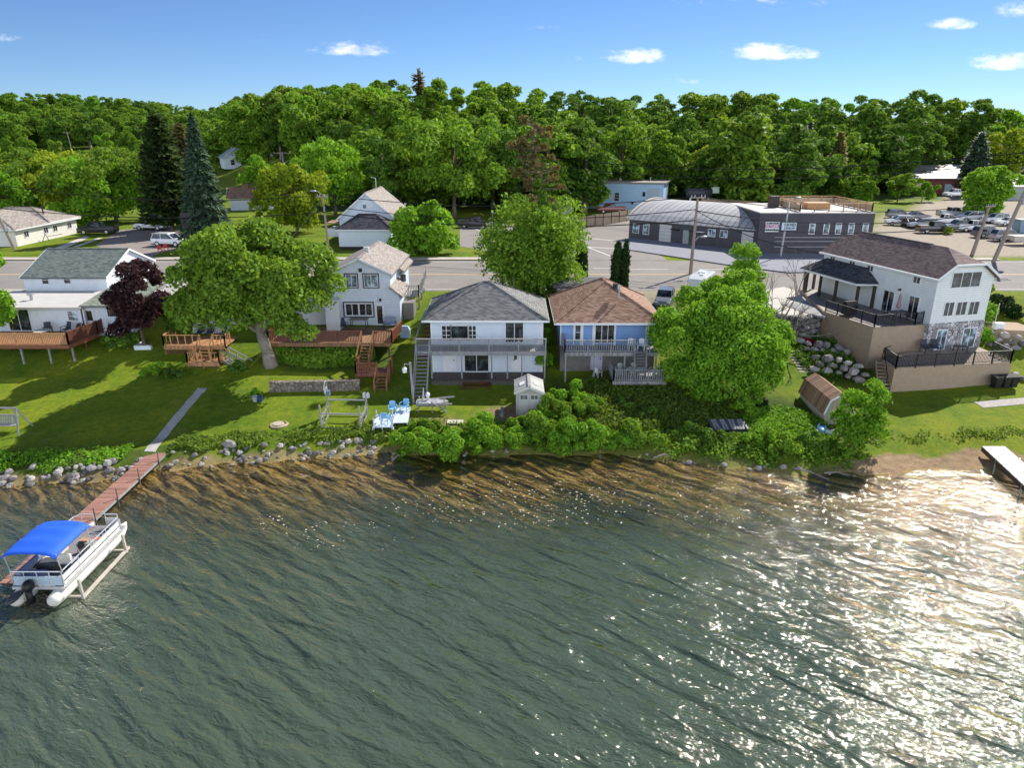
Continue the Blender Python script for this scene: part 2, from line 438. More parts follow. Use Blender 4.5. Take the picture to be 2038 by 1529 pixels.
# ================================================================ SETTING
def ground_mat(t):
    p = t.pos(); x, y, z = t.xyz(p)
    at = t.n('VertexColor', layer_name='region'); rs = t.n('SeparateColor', _0=at.outputs[0]).outputs
    n1 = t.noise(p, .22, 4); n2 = t.noise(p, 1.6, 5, .65); n3 = t.noise(p, 11, 3, .7); n4 = t.noise(p, .9, 2)
    k = t.math('ADD', t.math('MULTIPLY', n1, .45), t.math('ADD', t.math('MULTIPLY', n2, .35), t.math('MULTIPLY', n3, .3)))
    lawn = t.ramp(k, [(.36, (.045, .1, .006)), (.5, (.1, .165, .008)), (.64, (.19, .225, .012))])
    dry = t.math('MULTIPLY', t.math('GREATER_THAN', t.noise(p, .55, 5, .7), .62), .35)
    lawn = t.mix(dry, lawn, (.22, .18, .06)); lawn = t.mix(t.math('MULTIPLY', t.math('GREATER_THAN', t.math('ADD', t.math('MULTIPLY', n3, .7), t.math('MULTIPLY', t.noise(p, 3.5, 4), .35)), .58), .5), lawn, (.03, .065, .006))
    weed = t.ramp(t.math('ADD', t.math('MULTIPLY', n2, .6), t.math('MULTIPLY', n3, .4)), [(.33, (.018, .03, .007)), (.55, (.045, .085, .012)), (.72, (.1, .15, .025))])
    sand = t.ramp(t.math('ADD', t.math('MULTIPLY', n2, .6), t.math('MULTIPLY', n3, .4)), [(.3, (.13, .085, .05)), (.6, (.33, .235, .14)), (.75, (.45, .35, .23))])
    grav = t.ramp(t.math('ADD', t.math('MULTIPLY', n2, .55), t.math('MULTIPLY', n3, .45)), [(.3, (.23, .19, .15)), (.7, (.44, .385, .31))])
    c = t.mix(rs[1], lawn, weed); c = t.mix(rs[0], c, sand); c = t.mix(rs[2], c, grav)
    # lake bed: yellow sand and weed in the shallows, dark weed farther down; light lost in water painted in
    dp = t.math('MULTIPLY', z, -1)
    m = t.math('ADD', t.math('MULTIPLY', t.noise(p, .8, 6, .7), .6), t.math('MULTIPLY', t.noise(p, 5, 4, .7), .4))
    shal = t.ramp(m, [(.34, (.07, .045, .014)), (.48, (.32, .21, .07)), (.62, (.55, .42, .17))])
    deep = t.ramp(m, [(.35, (.006, .013, .007)), (.6, (.028, .047, .025)), (.75, (.06, .08, .04))])
    pn = t.math('MULTIPLY', t.math('SUBTRACT', t.noise(p, .16, 4), .5), 2.4)
    f = t.n('MapRange', interpolation_type='SMOOTHSTEP', _0=t.math('ADD', dp, pn), _1=.3, _2=1.0).outputs[0]
    bed = t.mix(f, shal, deep)
    wet = t.n('MapRange', _0=z, _1=-.02, _2=.04).outputs[0]
    c = t.mix(wet, bed, c)
    t.bsdf(c, .95, spec=.15, bump=t.math('ADD', n3, n2), bs=.5, bd=.08)
GROUND = mk('ground', ground_mat)
def axis_vals(parts): return np.unique(np.round(np.concatenate([np.arange(a, b, s) for a, b, s in parts]), 3))
ys = axis_vals([(-60, 24, 6), (24, 34, 2), (34, 46, .4), (46, 70, .8), (70, 130, 3), (130, 300, 6), (300, 1000, 20)])
xs = axis_vals([(-1000, -160, 30), (-160, -52, 4), (-52, 52, .8), (52, 160, 4), (160, 1000, 30)])
gx, gy = np.meshgrid(xs, ys); gz = tzv(gx, gy)
nx_, ny_ = len(xs), len(ys)
me = bpy.data.meshes.new('ground')
vv = np.stack([gx, gy, gz], -1).reshape(-1, 3)
ii = (np.arange(ny_-1)[:, None]*nx_+np.arange(nx_-1)[None, :]).reshape(-1)
me.from_pydata(vv.tolist(), [], np.stack([ii, ii+1, ii+1+nx_, ii+nx_], -1).tolist()); me.update()
def blobm(x, y, cx, cy, rx, ry): return np.clip(1.6*(1-((x-cx)/rx)**2-((y-cy)/ry)**2), 0, 1)
X_, Y_ = vv[:, 0], vv[:, 1]; SH_ = np.interp(X_, SHX, SHY); D_ = Y_-SH_
sand = ((D_ < 1.9+.5*np.sin(X_*1.1)) & (X_ > 20.5))*1.0+((D_ < .7) & (X_ <= 20.5))*np.where(X_ > -8, .3, .7)
sand = np.maximum(sand, blobm(X_, Y_, -.4, 46.2, 2.3, 1.2)*.9); sand = np.maximum(sand, blobm(X_, Y_, -5.3, 44.6, 2.6, 1.3)*.6)
weed = np.maximum(blobm(X_, Y_, 8.5, 47.5, 9.5, 6), blobm(X_, Y_, 16, 45, 8, 6))
weed = np.maximum(weed, blobm(X_, Y_, -15, 55.5, 6.5, 3)); weed = np.maximum(weed, np.clip((Y_-np.where(X_/np.maximum(Y_, 1) > .42, 172, 142))/8, 0, 1)*np.clip((X_/np.maximum(Y_, 1)+.36)/.06, 0, 1))
weed = np.maximum(weed, np.clip((Y_-430)/20, 0, 1)); weed = np.maximum(weed, blobm(X_, Y_, 26, 55, 3.2, 5)); weed = np.maximum(weed, np.clip((Y_-235)/15, 0, 1)*np.clip((X_/np.maximum(Y_, 1)+.5)/.08, 0, 1)); weed = np.maximum(weed, ((D_ < 2.6) & (X_ < -20))*.75)
lot = [G(*p) for p in ((1735, 470, 5), (1745, 432, 5), (1800, 420, 5), (1905, 385, 5), (2200, 385, 5), (2200, 505, 5), (1745, 520, 5))]
def inside(px, py, poly):
    r = np.zeros(len(px), bool); n = len(poly)
    for i in range(n):
        (x1, y1), (x2, y2) = poly[i], poly[(i+1) % n]
        c = ((y1 > py) != (y2 > py)) & (px < (x2-x1)*(py-y1)/(y2-y1+1e-9)+x1); r ^= c
    return r
grav = inside(X_, Y_, lot)*1.0
grav = np.maximum(grav, inside(X_, Y_, [G(*p) for p in ((1250, 612, 4.6), (1240, 575, 5), (1345, 575, 5), (1360, 612, 4.6))])*.8)
ca = me.color_attributes.new('region', 'FLOAT_COLOR', 'POINT')
ca.data.foreach_set('color', np.stack([np.clip(sand, 0, 1), np.clip(weed, 0, 1), np.clip(grav, 0, 1), np.ones(len(sand))], -1).astype(np.float32).ravel())
me.materials.append(GROUND); me.shade_smooth()
go = bpy.data.objects.new('ground', me); COL.objects.link(go); struct(go)
# ---------------------------------------------------------------- water
def water_mat(t):
    p = t.pos()
    def layer(ang, sx, sy, scale, det, dist=0):
        m = t.n('Mapping', _Vector=p); m.vector_type = 'TEXTURE'; m.inputs['Rotation'].default_value = (0, 0, math.radians(ang)); m.inputs['Scale'].default_value = (1/sx, 1/sy, 1)
        nd = t.n('TexNoise', _Vector=m.outputs[0], _Scale=scale, _Detail=det, _Roughness=.55, _Distortion=dist); return nd.outputs['Fac']
    a = layer(-36, .3, 1.1, 1.15, 1.5, .4); b = layer(-26, .5, 1.15, 2.2, 3, .5); c = layer(-14, .6, 1, 6.5, 3); g = layer(30, .5, 1, .11, 2)
    amp = t.math('ADD', .55, t.math('MULTIPLY', g, .9))
    rd = lambda v: t.math('SUBTRACT', 1.0, t.math('ABSOLUTE', t.math('SUBTRACT', t.math('MULTIPLY', v, 2.0), 1.0)))
    h = t.math('ADD', t.math('MULTIPLY', a, 1.05), t.math('ADD', t.math('MULTIPLY', rd(b), .2), t.math('MULTIPLY', c, .13)))
    bp = t.n('Bump', _Strength=1.0, _Distance=WAVE, _Height=t.math('MULTIPLY', h, amp))
    gl = t.n('BsdfGlossy', distribution='GGX', _Roughness=.05); t.t.links.new(bp.outputs[0], gl.inputs['Normal']); gl.inputs[0].default_value = (1, .96, .85, 1)
    tr = t.n('BsdfTransparent'); tr.inputs[0].default_value = (.9, .9, .82, 1)
    fr = t.n('Fresnel', _IOR=1.36); t.t.links.new(bp.outputs[0], fr.inputs['Normal'])
    df = t.n('BsdfDiffuse'); df.inputs[0].default_value = (WBODY[0], WBODY[1], WBODY[2], 1); t.t.links.new(bp.outputs[0], df.inputs['Normal'])
    x, y, z = t.xyz(p)
    yy = t.math('ADD', y, t.math('MULTIPLY', t.math('SUBTRACT', layer(0, 1, 1, .13, 3), .5), 9))
    turb = t.math('MULTIPLY', t.n('MapRange', interpolation_type='SMOOTHSTEP', _0=yy, _1=38.5, _2=28).outputs[0], .97)
    body = t.n('MixShader', _0=turb, _1=tr.outputs[0], _2=df.outputs[0])
    ms = t.n('MixShader', _0=t.math('MULTIPLY', fr.outputs[0], WREF, True), _1=body.outputs[0], _2=gl.outputs[0])
    t.t.links.new(ms.outputs[0], t.out.inputs[0])
wb = MB(); wb.face([(-900, -60, 0), (900, -60, 0), (900, 60, 0), (-900, 60, 0)])
struct(wb.build('water', mk('lake water', water_mat)))
# ---------------------------------------------------------------- roads and paved sheets
def asphalt(name, c1, c2):
    def f(t):
        p = t.pos()
        k = t.math('ADD', t.math('MULTIPLY', t.noise(p, .35, 5, .65), .6), t.math('MULTIPLY', t.noise(p, 9, 3), .4))
        c = t.ramp(k, [(.32, c1), (.68, c2)])
        v = t.n('TexVoronoi', feature='DISTANCE_TO_EDGE', _Vector=p, _Scale=.16)
        crack = t.math('LESS_THAN', t.math('ADD', v.outputs['Distance'], t.math('MULTIPLY', t.noise(p, .8, 4), .05)), .026)
        t.bsdf(t.mix(t.math('MULTIPLY', crack, .35), c, sc(c1, .35)), .9, spec=.25, bump=k, bs=.2)
    return mk(name, f)
ASPH = asphalt('worn grey asphalt', (.19, .175, .165), (.27, .25, .235))
ASPH2 = asphalt('parking asphalt', (.2, .17, .155), (.3, .265, .24))
PAINTW = plain('white road paint', (.6, .58, .54), .8, .2, 3)
PAINTY = plain('yellow road paint', (.55, .42, .2), .8, .25, 3)
PAINTC = plain('kerb concrete', (.42, .38, .33), .9, .15, 1)
ZR = 5.0
def sheet(name, pts, z, mat, structure=True):
    b = MB(); b.prism(pts, z-.06, z); o = b.build(name, mat); return struct(o) if structure else o
RN, RF = 68.6, 86.4
sheet('road', [(-260, RN), (260, RN), (260, RF), (-260, RF)], ZR+.012, ASPH)
side = [G(px, py, 5) for px, py in ((915, 491), (985, 503), (1010, 519), (1330, 519), (1262, 478), (1262, 436), (1130, 462), (1010, 446), (915, 436))]
sheet('side_street', side, ZR+.02, ASPH)
lotl = [G(px, py, 5) for px, py in ((230, 512), (190, 488), (240, 458), (330, 452), (400, 470), (400, 500), (330, 500), (300, 512))]
sheet('parking_lot', lotl, ZR+.02, ASPH2)
sheet('driveway', [G(px, py, 5) for px, py in ((95, 500), (170, 470), (178, 473), (118, 500))], ZR+.016, CONCL)
for nm, pts in (('pavement', [(-200, RF+.0), G(985, 519, 5), (G(985, 519, 5)[0], RF+2.0), (-200, RF+2.0)]),
                ('pavement', [(G(1505, 512, 5)[0], RF), (60, RF), (60, RF+1.6), (G(1505, 512, 5)[0], RF+1.6)]),
                ('pavement', [(-120, RN-1.1), (-9, RN-1.1), (-9, RN), (-120, RN)])):
    struct(sheet(nm, pts, ZR+.13, PAINTC))
A_, B_ = G(1251, 475, 5), G(1505, 503, 5)
sheet('forecourt', [G(1238, 497, 5), G(1440, 528, 5), G(1570, 545, 5), G(1700, 540, 5), (46, 91.3), (31.5, 91.3), B_, A_], ZR+.14, plain('blue grey concrete apron', (.2, .21, .25), .85, .15, .8))
lm = MB()
for a, c, w in (((-200, 77.2), (23, 77.2), .14), ((-200, 77.55), (23, 77.55), .14), ((45, 77.2), (200, 77.2), .14), ((45, 77.55), (200, 77.55), .14)):
    lm.box(a[0], c[0], a[1]-w/2, a[1]+w/2, ZR+.012, ZR+.02)
struct(lm.build('road_centre_line', PAINTY))
lm = MB()
for p0, p1, w in (((1135, 472), (1250, 482), .3), ((1165, 492), (1245, 497), .3), ((1180, 535), (1222, 535), .2), ((1255, 537), (1330, 537), .2), ((1390, 537), (1450, 537), .2), ((940, 455), (985, 470), .2), ((1150, 485), (1240, 520), .22)):
    a, c = G(*p0, 5), G(*p1, 5); lm.bar((a[0], a[1], ZR+.02), (c[0], c[1], ZR+.02), w, .012)
for yy in (RN+.8, RF-.9): lm.box(-200, -2, yy-.06, yy+.06, ZR+.012, ZR+.022); lm.box(46, 200, yy-.06, yy+.06, ZR+.012, ZR+.022)
struct(lm.build('road_markings', PAINTW))
def drape(name, pts, w, mat, lift=.03, n=40, kind=True, jit=0):
    """strip of slabs laid on the ground along a polyline"""
    b = MB(); P = [Vector((p[0], p[1], 0)) for p in pts]; seg = []
    for a, c in zip(P, P[1:]):
        m = max(2, int((c-a).length/.5)); seg += [a.lerp(c, i/m) for i in range(m)]
    seg.append(P[-1]); L = []
    for i, p in enumerate(seg):
        d = (seg[min(i+1, len(seg)-1)]-seg[max(i-1, 0)]).normalized(); nrm = Vector((-d.y, d.x, 0))*w/2*(1+R.uniform(-jit, jit))
        L.append([(q.x, q.y, tz(q.x, q.y)+lift) for q in (p-nrm, p+nrm)])
    for r0, r1 in zip(L, L[1:]):
        for q in (r0[0], r0[1], r1[1], r1[0]): pass
        b.add([r0[0], r0[1], r1[1], r1[0]]+[(v[0], v[1], v[2]-.12) for v in (r0[0], r0[1], r1[1], r1[0])], [(3,2,1,0),(4,5,6,7),(0,1,5,4),(1,2,6,5),(2,3,7,6),(3,0,4,7)])
    o = b.build(name, mat); return struct(o) if kind else o
pth = [GT(*p)[:2] for p in ((298, 900), (316, 878), (336, 853), (358, 826), (380, 800), (403, 774))]
drape('path', pth, .66, plain('grey flagstone', (.37, .365, .35), .9, .3, 1.5), .035, jit=.08)
drape('bare_track', [G(*p, 5) for p in ((150, 492), (200, 474))], .7, CONCL, .02)
# ---------------------------------------------------------------- world, sun, camera
SUN_AZ, SUN_EL = math.radians(40), math.radians(40)
w = bpy.data.worlds.new('World'); SC.world = w; w.use_nodes = True
nt = w.node_tree; nt.nodes.clear()
class WT(NT):
    def __init__(s, tree): s.t = tree
T = WT(nt)
sky = T.n('TexSky'); sky.sky_type = 'NISHITA'; sky.sun_disc = False; sky.sun_elevation = SUN_EL; sky.sun_rotation = SUN_AZ
sky.altitude = 600; sky.air_density = .75; sky.dust_density = .02; sky.ozone_density = 3.5
dirv = T.n('TexCoord').outputs['Generated']; dx, dy, dz = T.xyz(dirv)
yy = T.math('MAXIMUM', dy, .001); A = T.math('DIVIDE', dx, yy); E = T.math('DIVIDE', dz, yy)
nz1 = T.noise(T.comb(T.math('MULTIPLY', A, 1), T.math('MULTIPLY', E, 2.2), 0), 30, 7, .68)
nz2 = T.noise(T.comb(A, T.math('MULTIPLY', E, 2.5), 3), 12, 4)
tot = None
for px, py, wx, wy, dens in ((700, 100, 75, 14, .8), (742, 88, 40, 10, .55), (1262, 114, 52, 15, 1.0), (1530, 108, 78, 16, 1.0), (1893, 50, 46, 12, .9), (2000, 128, 62, 18, 1.0), (2030, 22, 55, 18, .8), (1505, 3, 60, 12, .5), (525, 66, 26, 10, .3), (15, 78, 45, 10, .45), (1070, 55, 50, 8, .25), (1370, 4, 50, 10, .35), (1362, 162, 45, 9, .35), (1130, 118, 70, 8, .2), (1660, 4, 50, 8, .2), (1820, 98, 40, 8, .2)):
    f, d = fd(py); a0 = (px-1019)/F/f; e0 = -d/f
    qa = T.math('DIVIDE', T.math('SUBTRACT', A, a0), wx*1.4/F); qe = T.math('DIVIDE', T.math('SUBTRACT', E, e0), wy*1.5/F)
    # flatter bottoms: squash the lower half
    qe = T.math('MULTIPLY', qe, T.math('ADD', 1.0, T.math('MULTIPLY', T.math('LESS_THAN', qe, 0), .7)))
    r2 = T.math('ADD', T.math('MULTIPLY', qa, qa), T.math('MULTIPLY', qe, qe))
    v = T.math('MULTIPLY', T.math('SUBTRACT', 1.0, r2, True), dens)
    tot = v if tot is None else T.math('MAXIMUM', tot, v)
msk = T.math('ADD', tot, T.math('ADD', T.math('MULTIPLY', T.math('SUBTRACT', nz1, .5), 1.9), T.math('MULTIPLY', T.math('SUBTRACT', nz2, .5), .9)))
msk = T.math('MULTIPLY', T.n('MapRange', interpolation_type='SMOOTHSTEP', _0=msk, _1=.3, _2=1.15).outputs[0], T.math('MULTIPLY', T.math('MULTIPLY', tot, 4.0, True), T.math('GREATER_THAN', dy, .01)))
skc = T.mix(1.0, sky.outputs[0], (SKYTINT[0], SKYTINT[1], SKYTINT[2]), 'MULTIPLY')
skc = T.mix(1.0, skc, SKYMAX, 'DARKEN')
cl = T.mix(T.math('MULTIPLY', msk, .8), skc, (CLOUD, CLOUD*.98, CLOUD*.98))
bk = T.math('MULTIPLY', T.n('MapRange', interpolation_type='SMOOTHSTEP', _0=dy, _1=.15, _2=-.5).outputs[0], T.n('MapRange', interpolation_type='SMOOTHSTEP', _0=T.noise(dirv, 2.2, 5), _1=.3, _2=.62).outputs[0])  # added unseen cloud glow behind the camera, fills walls and trees facing it
cl = T.mix(T.math('MULTIPLY', bk, T.math('MULTIPLY', T.n('MapRange', _0=dz, _1=-.02, _2=.06).outputs[0], T.n('MapRange', interpolation_type='SMOOTHSTEP', _0=dz, _1=.62, _2=.2).outputs[0])), cl, (BACK_FILL*.95, BACK_FILL, BACK_FILL*1.08))
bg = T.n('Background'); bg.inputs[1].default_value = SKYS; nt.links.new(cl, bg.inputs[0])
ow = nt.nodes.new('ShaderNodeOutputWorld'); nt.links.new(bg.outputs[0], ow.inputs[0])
sd = bpy.data.lights.new('sun', 'SUN'); sd.energy = SUNS; sd.angle = math.radians(.55); sd.color = (1, .94, .84)
so = bpy.data.objects.new('sun', sd); COL.objects.link(so)
sdir = Vector((math.sin(SUN_AZ)*math.cos(SUN_EL), math.cos(SUN_AZ)*math.cos(SUN_EL), math.sin(SUN_EL)))
so.rotation_euler = (-sdir).to_track_quat('-Z', 'Y').to_euler(); so.location = (60, 60, 80)
cd = bpy.data.cameras.new('camera'); cd.sensor_width = 36; cd.lens = 36*F/2038; cd.clip_end = 4000; cd.clip_start = .5
co = bpy.data.objects.new('camera', cd); COL.objects.link(co); co.location = (0, 0, CAMH); co.rotation_euler = (math.pi/2-PIT, 0, 0); SC.camera = co
SC.view_settings.view_transform = 'Standard'; SC.view_settings.look = 'None'; SC.view_settings.exposure = EXPO; SC.view_settings.gamma = 1
SC.cycles.max_bounces = 6; SC.cycles.diffuse_bounces = 4; SC.cycles.glossy_bounces = 2; SC.cycles.transmission_bounces = 3; SC.cycles.transparent_max_bounces = 8
SC.cycles.use_denoising = True; SC.cycles.sample_clamp_indirect = 4
# ================================================================ HOUSES ALONG THE SHORE
# all waterfront houses stand square to the road: local frame = world frame shifted to the base
def wrect(px0, py0, px1, py1, D, base):
    """window opening measured on a wall at distance D -> local origin, width, height"""
    zt, zb = ZH(py0, D), ZH(py1, D); zm = (zt+zb)/2
    x0, x1 = XH(px0, D, zm), XH(px1, D, zm)
    return (x0-base[0], D-base[1], zb-base[2]), x1-x0, zt-zb
# ---------------- grey hip-roofed house
B = (-2.0, 52.8, 1.4)
h = thing('lake_house', 'pale blue two storey house under a grey hip roof with a weathered grey lake deck', 'house', B)
bx = lambda m, x0, x1, y0, y1, z0, z1: m.box(x0-B[0], x1-B[0], y0-B[1], y1-B[1], z0-B[2], z1-B[2])
wx0, wx1, D = -6.3, 2.4, 52.8
m = MB(); bx(m, wx0, wx1, D, 59.6, 1.2, 6.15); m.build('wall', SID_BLUE, h)
hiproof(h, -6.9-B[0], 2.85-B[0], 52.25-B[1], 60.1-B[1], 6.17-B[2], 2.25, .5, 0, ROOF_GREY)
v = MB(); v.cb((-.1, 3.4, 6.85), (.45, .35, .3)); v.tube((1.2, 5.4, 6), (1.2, 5.4, 6.9), .06); v.build('roof_vent', BLACK, h)
v = MB(); v.tube((-3.6, 5.2, 4.7), (-3.6, 5.2, 5.6), .05).tube((2.1, 1.7, 5.3), (2.1, 1.7, 5.75), .05); v.build('vent_pipe', METAL, h)
O, w, hh = wrect(880, 649, 896.5, 677, D, B)
window(h, O, (1, 0), w, hh, 2, 3, WHITE, GLASS)
O, w, hh = wrect(898.5, 649, 931, 677, D, B); window(h, O, (1, 0), w, hh, 1, 1, WHITE, GLASS)
O, w, hh = wrect(933.5, 649, 947, 677, D, B); window(h, O, (1, 0), w, hh, 2, 3, WHITE, GLASS)
O, w, hh = wrect(1006.5, 643, 1041, 681, D, B); window(h, O, (1, 0), w, hh, 2, 1, WHITE, GLASS, name='sliding_door')
O, w, hh = wrect(884, 700, 906, 738, D, B); O = (O[0], O[1], 1.9-B[2]); door(h, O, (1, 0), w, 1.95)
O, w, hh = wrect(925, 700, 972, 739, D, B); O = (O[0], O[1], 1.92-B[2]); window(h, O, (1, 0), w, 1.9, 2, 1, WHITE, GLASS, name='sliding_door')
O, w, hh = wrect(1020, 700, 1040, 738, D, B); O = (O[0], O[1], 1.9-B[2]); door(h, O, (1, 0), w, 1.95, None, (.15, .45, .5, .95), -1)
m = MB()
for x in (wx0, wx1-.1): bx(m, x-.01, x+.12, D-.02, D+.1, 1.85, 6.0)
m.build('corner_trim', WHITE, h)
# deck
FZ, FY = 4.05, 51.15
m = MB(); bx(m, -7.3, 2.6, FY, 52.79, FZ-.06, FZ); dk = m.build('deck', GREYWOOD, h)
m = MB(); bx(m, -7.32, 2.62, FY-.05, FY-.005, FZ-.32, FZ+.02); m.build('fascia_board', GREYW, dk)
def lattice(mb, a, b, z0, z1, gap=.2, w=.045, th=.02, both=True):
    a, b = Vector((a[0], a[1], 0)), Vector((b[0], b[1], 0)); L = (b-a).length; H = z1-z0; d = (b-a)/L
    def P(s, z): q = a+d*s; return (q.x, q.y, z)
    n = int((L+H)/gap)
    for sgn in ((1, -1) if both else (1,)):
        for i in range(n+1):
            s0 = i*gap-H
            u0, u1 = max(0, s0), min(L, s0+H)
            if u1-u0 < .03: continue
            za, zb = z0+(u0-s0), z0+(u1-s0)
            if sgn < 0: za, zb = z0+z1-za, z0+z1-zb
            mb.bar(P(u0, za), P(u1, zb), w, th)
    return mb
m = MB()
for xa in (-7.25, -6.2, -4.0, -1.75, .5, 2.55):
    m.bar((xa-B[0], FY-.02-B[1], FZ-.3-B[2]), (xa-B[0], FY-.02-B[1], FZ+1.0-B[2]), .1)
m.bar((-7.3-B[0], FY-.02-B[1], FZ+.98-B[2]), (2.6-B[0], FY-.02-B[1], FZ+.98-B[2]), .16, .05); m.bar((-7.3-B[0], FY-.02-B[1], FZ+.5-B[2]), (2.6-B[0], FY-.02-B[1], FZ+.5-B[2]), .05, .07)
m.bar((-7.3-B[0], FY-B[1], FZ+.98-B[2]), (-7.3-B[0], 58-B[1], FZ+1.5-B[2]), .1, .06)
lattice(m, (-7.2-B[0], FY-.02-B[1]), (2.55-B[0], FY-.02-B[1]), FZ-B[2]+.02, FZ+.95-B[2], .22, .05, .02, True)
m.build('railing', GREYW, h)
m = MB()
for xa in (-6.15, -3.85, -1.55, -.35, .75, 2.5): m.bar((xa-B[0], FY+.05-B[1], 0), (xa-B[0], FY+.05-B[1], FZ-.3-B[2]), .11)
m.build('post', GREYW, h)
m = MB(); bx(m, -6.2, 2.5, FY-.3, 52.79, 1.78, 1.84); bx(m, -6.2, 2.5, FY-.34, FY-.3, 1.66, 1.86); m.build('porch_floor', SHADEDECK, h)
m = MB(); lattice(m, (-6.1-B[0], FY-.33-B[1]), (-3.8-B[0], FY-.33-B[1]), 0, .3, .17); lattice(m, (-1.6-B[0], FY-.33-B[1]), (2.4-B[0], FY-.33-B[1]), 0, .3, .17); m.build('lattice_skirt', GREYW, h)
stairs(h, (-2.75-B[0], FY-.3-B[1], 1.78-B[2]), (-2.75-B[0], FY-1.1-B[1], 1.3-B[2]), 2.0, 3, DKRED, (1, 0), 'porch_steps')
st = stairs(h, (-6.75-B[0], FY-.05-B[1], FZ-B[2]), (-6.75-B[0], 48.7-B[1], 1.3-B[2]), .95, 12, GREYW, (1, 0))
m = MB()
for xa in (-7.25, -6.25):
    m.bar((xa-B[0], FY-.05-B[1], FZ+.95-B[2]), (xa-B[0], 48.7-B[1], 2.15-B[2]), .06, .1)
    m.bar((xa-B[0], FY-.05-B[1], FZ-.2-B[2]), (xa-B[0], FY-.05-B[1], FZ+1.0-B[2]), .1); m.bar((xa-B[0], 48.7-B[1], 1.2-B[2]), (xa-B[0], 48.7-B[1], 2.25-B[2]), .1)
m.build('handrail', GREYW, st)
m = MB()
for k in range(10): m.cb((-6.75-B[0]-.1, 53.2+k*.55-B[1], FZ-1.0+k*.22-B[2]), (.9, .5, .06))
m.build('side_steps', DKRED, h)
# ---------------- brown hip-roofed house with blue walls
B = (7.4, 53.2, 1.4)
h = thing('lake_house', 'bright blue cottage under a red brown hip roof beside the big leafy bush', 'house', B)
D = 53.2
m = MB(); bx(m, 3.85, 11.2, D, 61.4, 3.9, 5.95); m.build('wall', SID_BLUE2, h)
m = MB(); bx(m, 3.8, 11.25, D-.02, 61.45, 1.0, 3.9); m.build('foundation', plain('grey block foundation', (.17, .16, .16), .9, .25), h)
hiproof(h, 3.25-B[0], 11.8-B[0], 52.25-B[1], 62-B[1], 5.97-B[2], 2.45, 1.2, 1, ROOF_BRN)
m = MB(); m.cb((.75, 1.7, 6.85), (.35, .35, .5)); m.build('chimney', ROOF_DK, h)
m = MB(); m.tube((1.0, 1.2, 6.0), (1.0, 1.2, 7.1), .07); m.build('vent_pipe', METAL, h)
m = MB(); m.tube((-2.9, 6.6, 5.0), (-2.6, 6.6, 5.3), .16); m.build('roof_vent', BRNTRIM, h)
m = MB(); bx(m, 4.0, 8.2, 61.5, 66, 3.5, 6.6); bx(m, 3.7, 8.5, 62.1, 66.4, 6.6, 6.8); m.build('rear_addition', plain('dark tar roof', (.09, .09, .1), .9, .2), h)
m = MB()
for a, c in ((1115, 1117), (1141, 1144), (1155, 1161), (1179, 1184), (1222, 1226), (1285, 1290)):
    x0, x1 = XH(a, D, 5), XH(c, D, 5); bx(m, x0, x1, D-.04, D+.02, 3.95, 5.85)
bx(m, 3.85, 11.2, D-.035, D+.02, 5.72, 5.9); m.build('trim', WHITE, h)
O, w, hh = wrect(1145, 648, 1156, 676, D, B); window(h, O, (1, 0), w, hh, 1, 2, WHITE, GLASS, t=.04)
O, w, hh = wrect(1185, 646, 1222, 682, D, B); window(h, O, (1, 0), w, hh, 3, 1, WHITE, GLASS, name='sliding_door', t=.05)
O, w, hh = wrect(1291, 650, 1301, 668, D, B); window(h, O, (1, 0), w, hh, 1, 1, WHITE, GLASS, t=.04)
FZ, FY = 3.95, 51.2
m = MB(); bx(m, 4.0, 11.1, FY, 53.18, FZ-.06, FZ); bx(m, 4.0, 9.3, FY-.05, FY, FZ-.28, FZ+.01); bx(m, 10.2, 11.1, FY-.05, FY, FZ-.28, FZ+.01); m.build('deck', GREYWOOD, h)
zz = FZ-B[2]
railing(h, [(4.0-B[0], 53.1-B[1], zz), (4.0-B[0], FY-B[1], zz), (9.25-B[0], FY-B[1], zz)], .95, .17, 1.6, GREYW, .05)
m = MB()
for xa in (4.1, 6.3, 8.6, 11.0): m.bar((xa-B[0], FY+.08-B[1], -.2), (xa-B[0], FY+.08-B[1], FZ-.2-B[2]), .11)
m.build('post', GREYW, h)
O, w, hh = wrect(1177, 708, 1193, 737, D, B); door(h, (O[0], O[1]-.03, .55), (1, 0), .78, 1.85, plain('pale lavender door', (.5, .48, .6), .6, .08))
st = stairs(h, (9.75-B[0], FY-.05-B[1], zz), (9.75-B[0], 49.95+.9-B[1], 2.15-B[2]), .85, 8, GREYW, (1, 0))
st2 = MB()
for xa in (9.3, 10.2): st2.bar((xa-B[0], FY-B[1], zz+.95), (xa-B[0], 50.8-B[1], 2.15+.9-B[2]), .06, .09); st2.bar((xa-B[0], FY-B[1], zz-.2), (xa-B[0], FY-B[1], zz+1.05), .1); st2.bar((xa-B[0], 50.8-B[1], .5), (xa-B[0], 50.8-B[1], 2.15+.95-B[2]), .1)
st2.build('handrail', GREYW, st)
# ---------------- lower deck in front of the brown-roofed cottage
LD = (9.5, 50.6, 2.1)
h = thing('deck_platform', 'small weathered grey lower deck on posts holding the outdoor dining set', 'deck', LD)
m = MB(); m.box(-1.95, 2.05, -.75, 1.3, -.08, 0).box(-1.97, 2.07, -.8, -.75, -.28, .02); m.build('deck', GREYWOOD, h)
railing(h, [(-1.9, 1.2, 0), (-1.9, -.72, 0), (2.0, -.72, 0), (2.0, 1.2, 0)], .9, .16, 1.35, GREYW, .06)
m = MB()
for x in (-1.6, 0, 1.7): m.bar((x, -.6, -1.3), (x, -.6, -.08), .13); m.bar((x, 1.1, -1.1), (x, 1.1, -.08), .13)
m.bar((-1.6, -.55, -.95), (1.7, -.55, -.2), .05, .14)
m.build('post', GREYW, h)
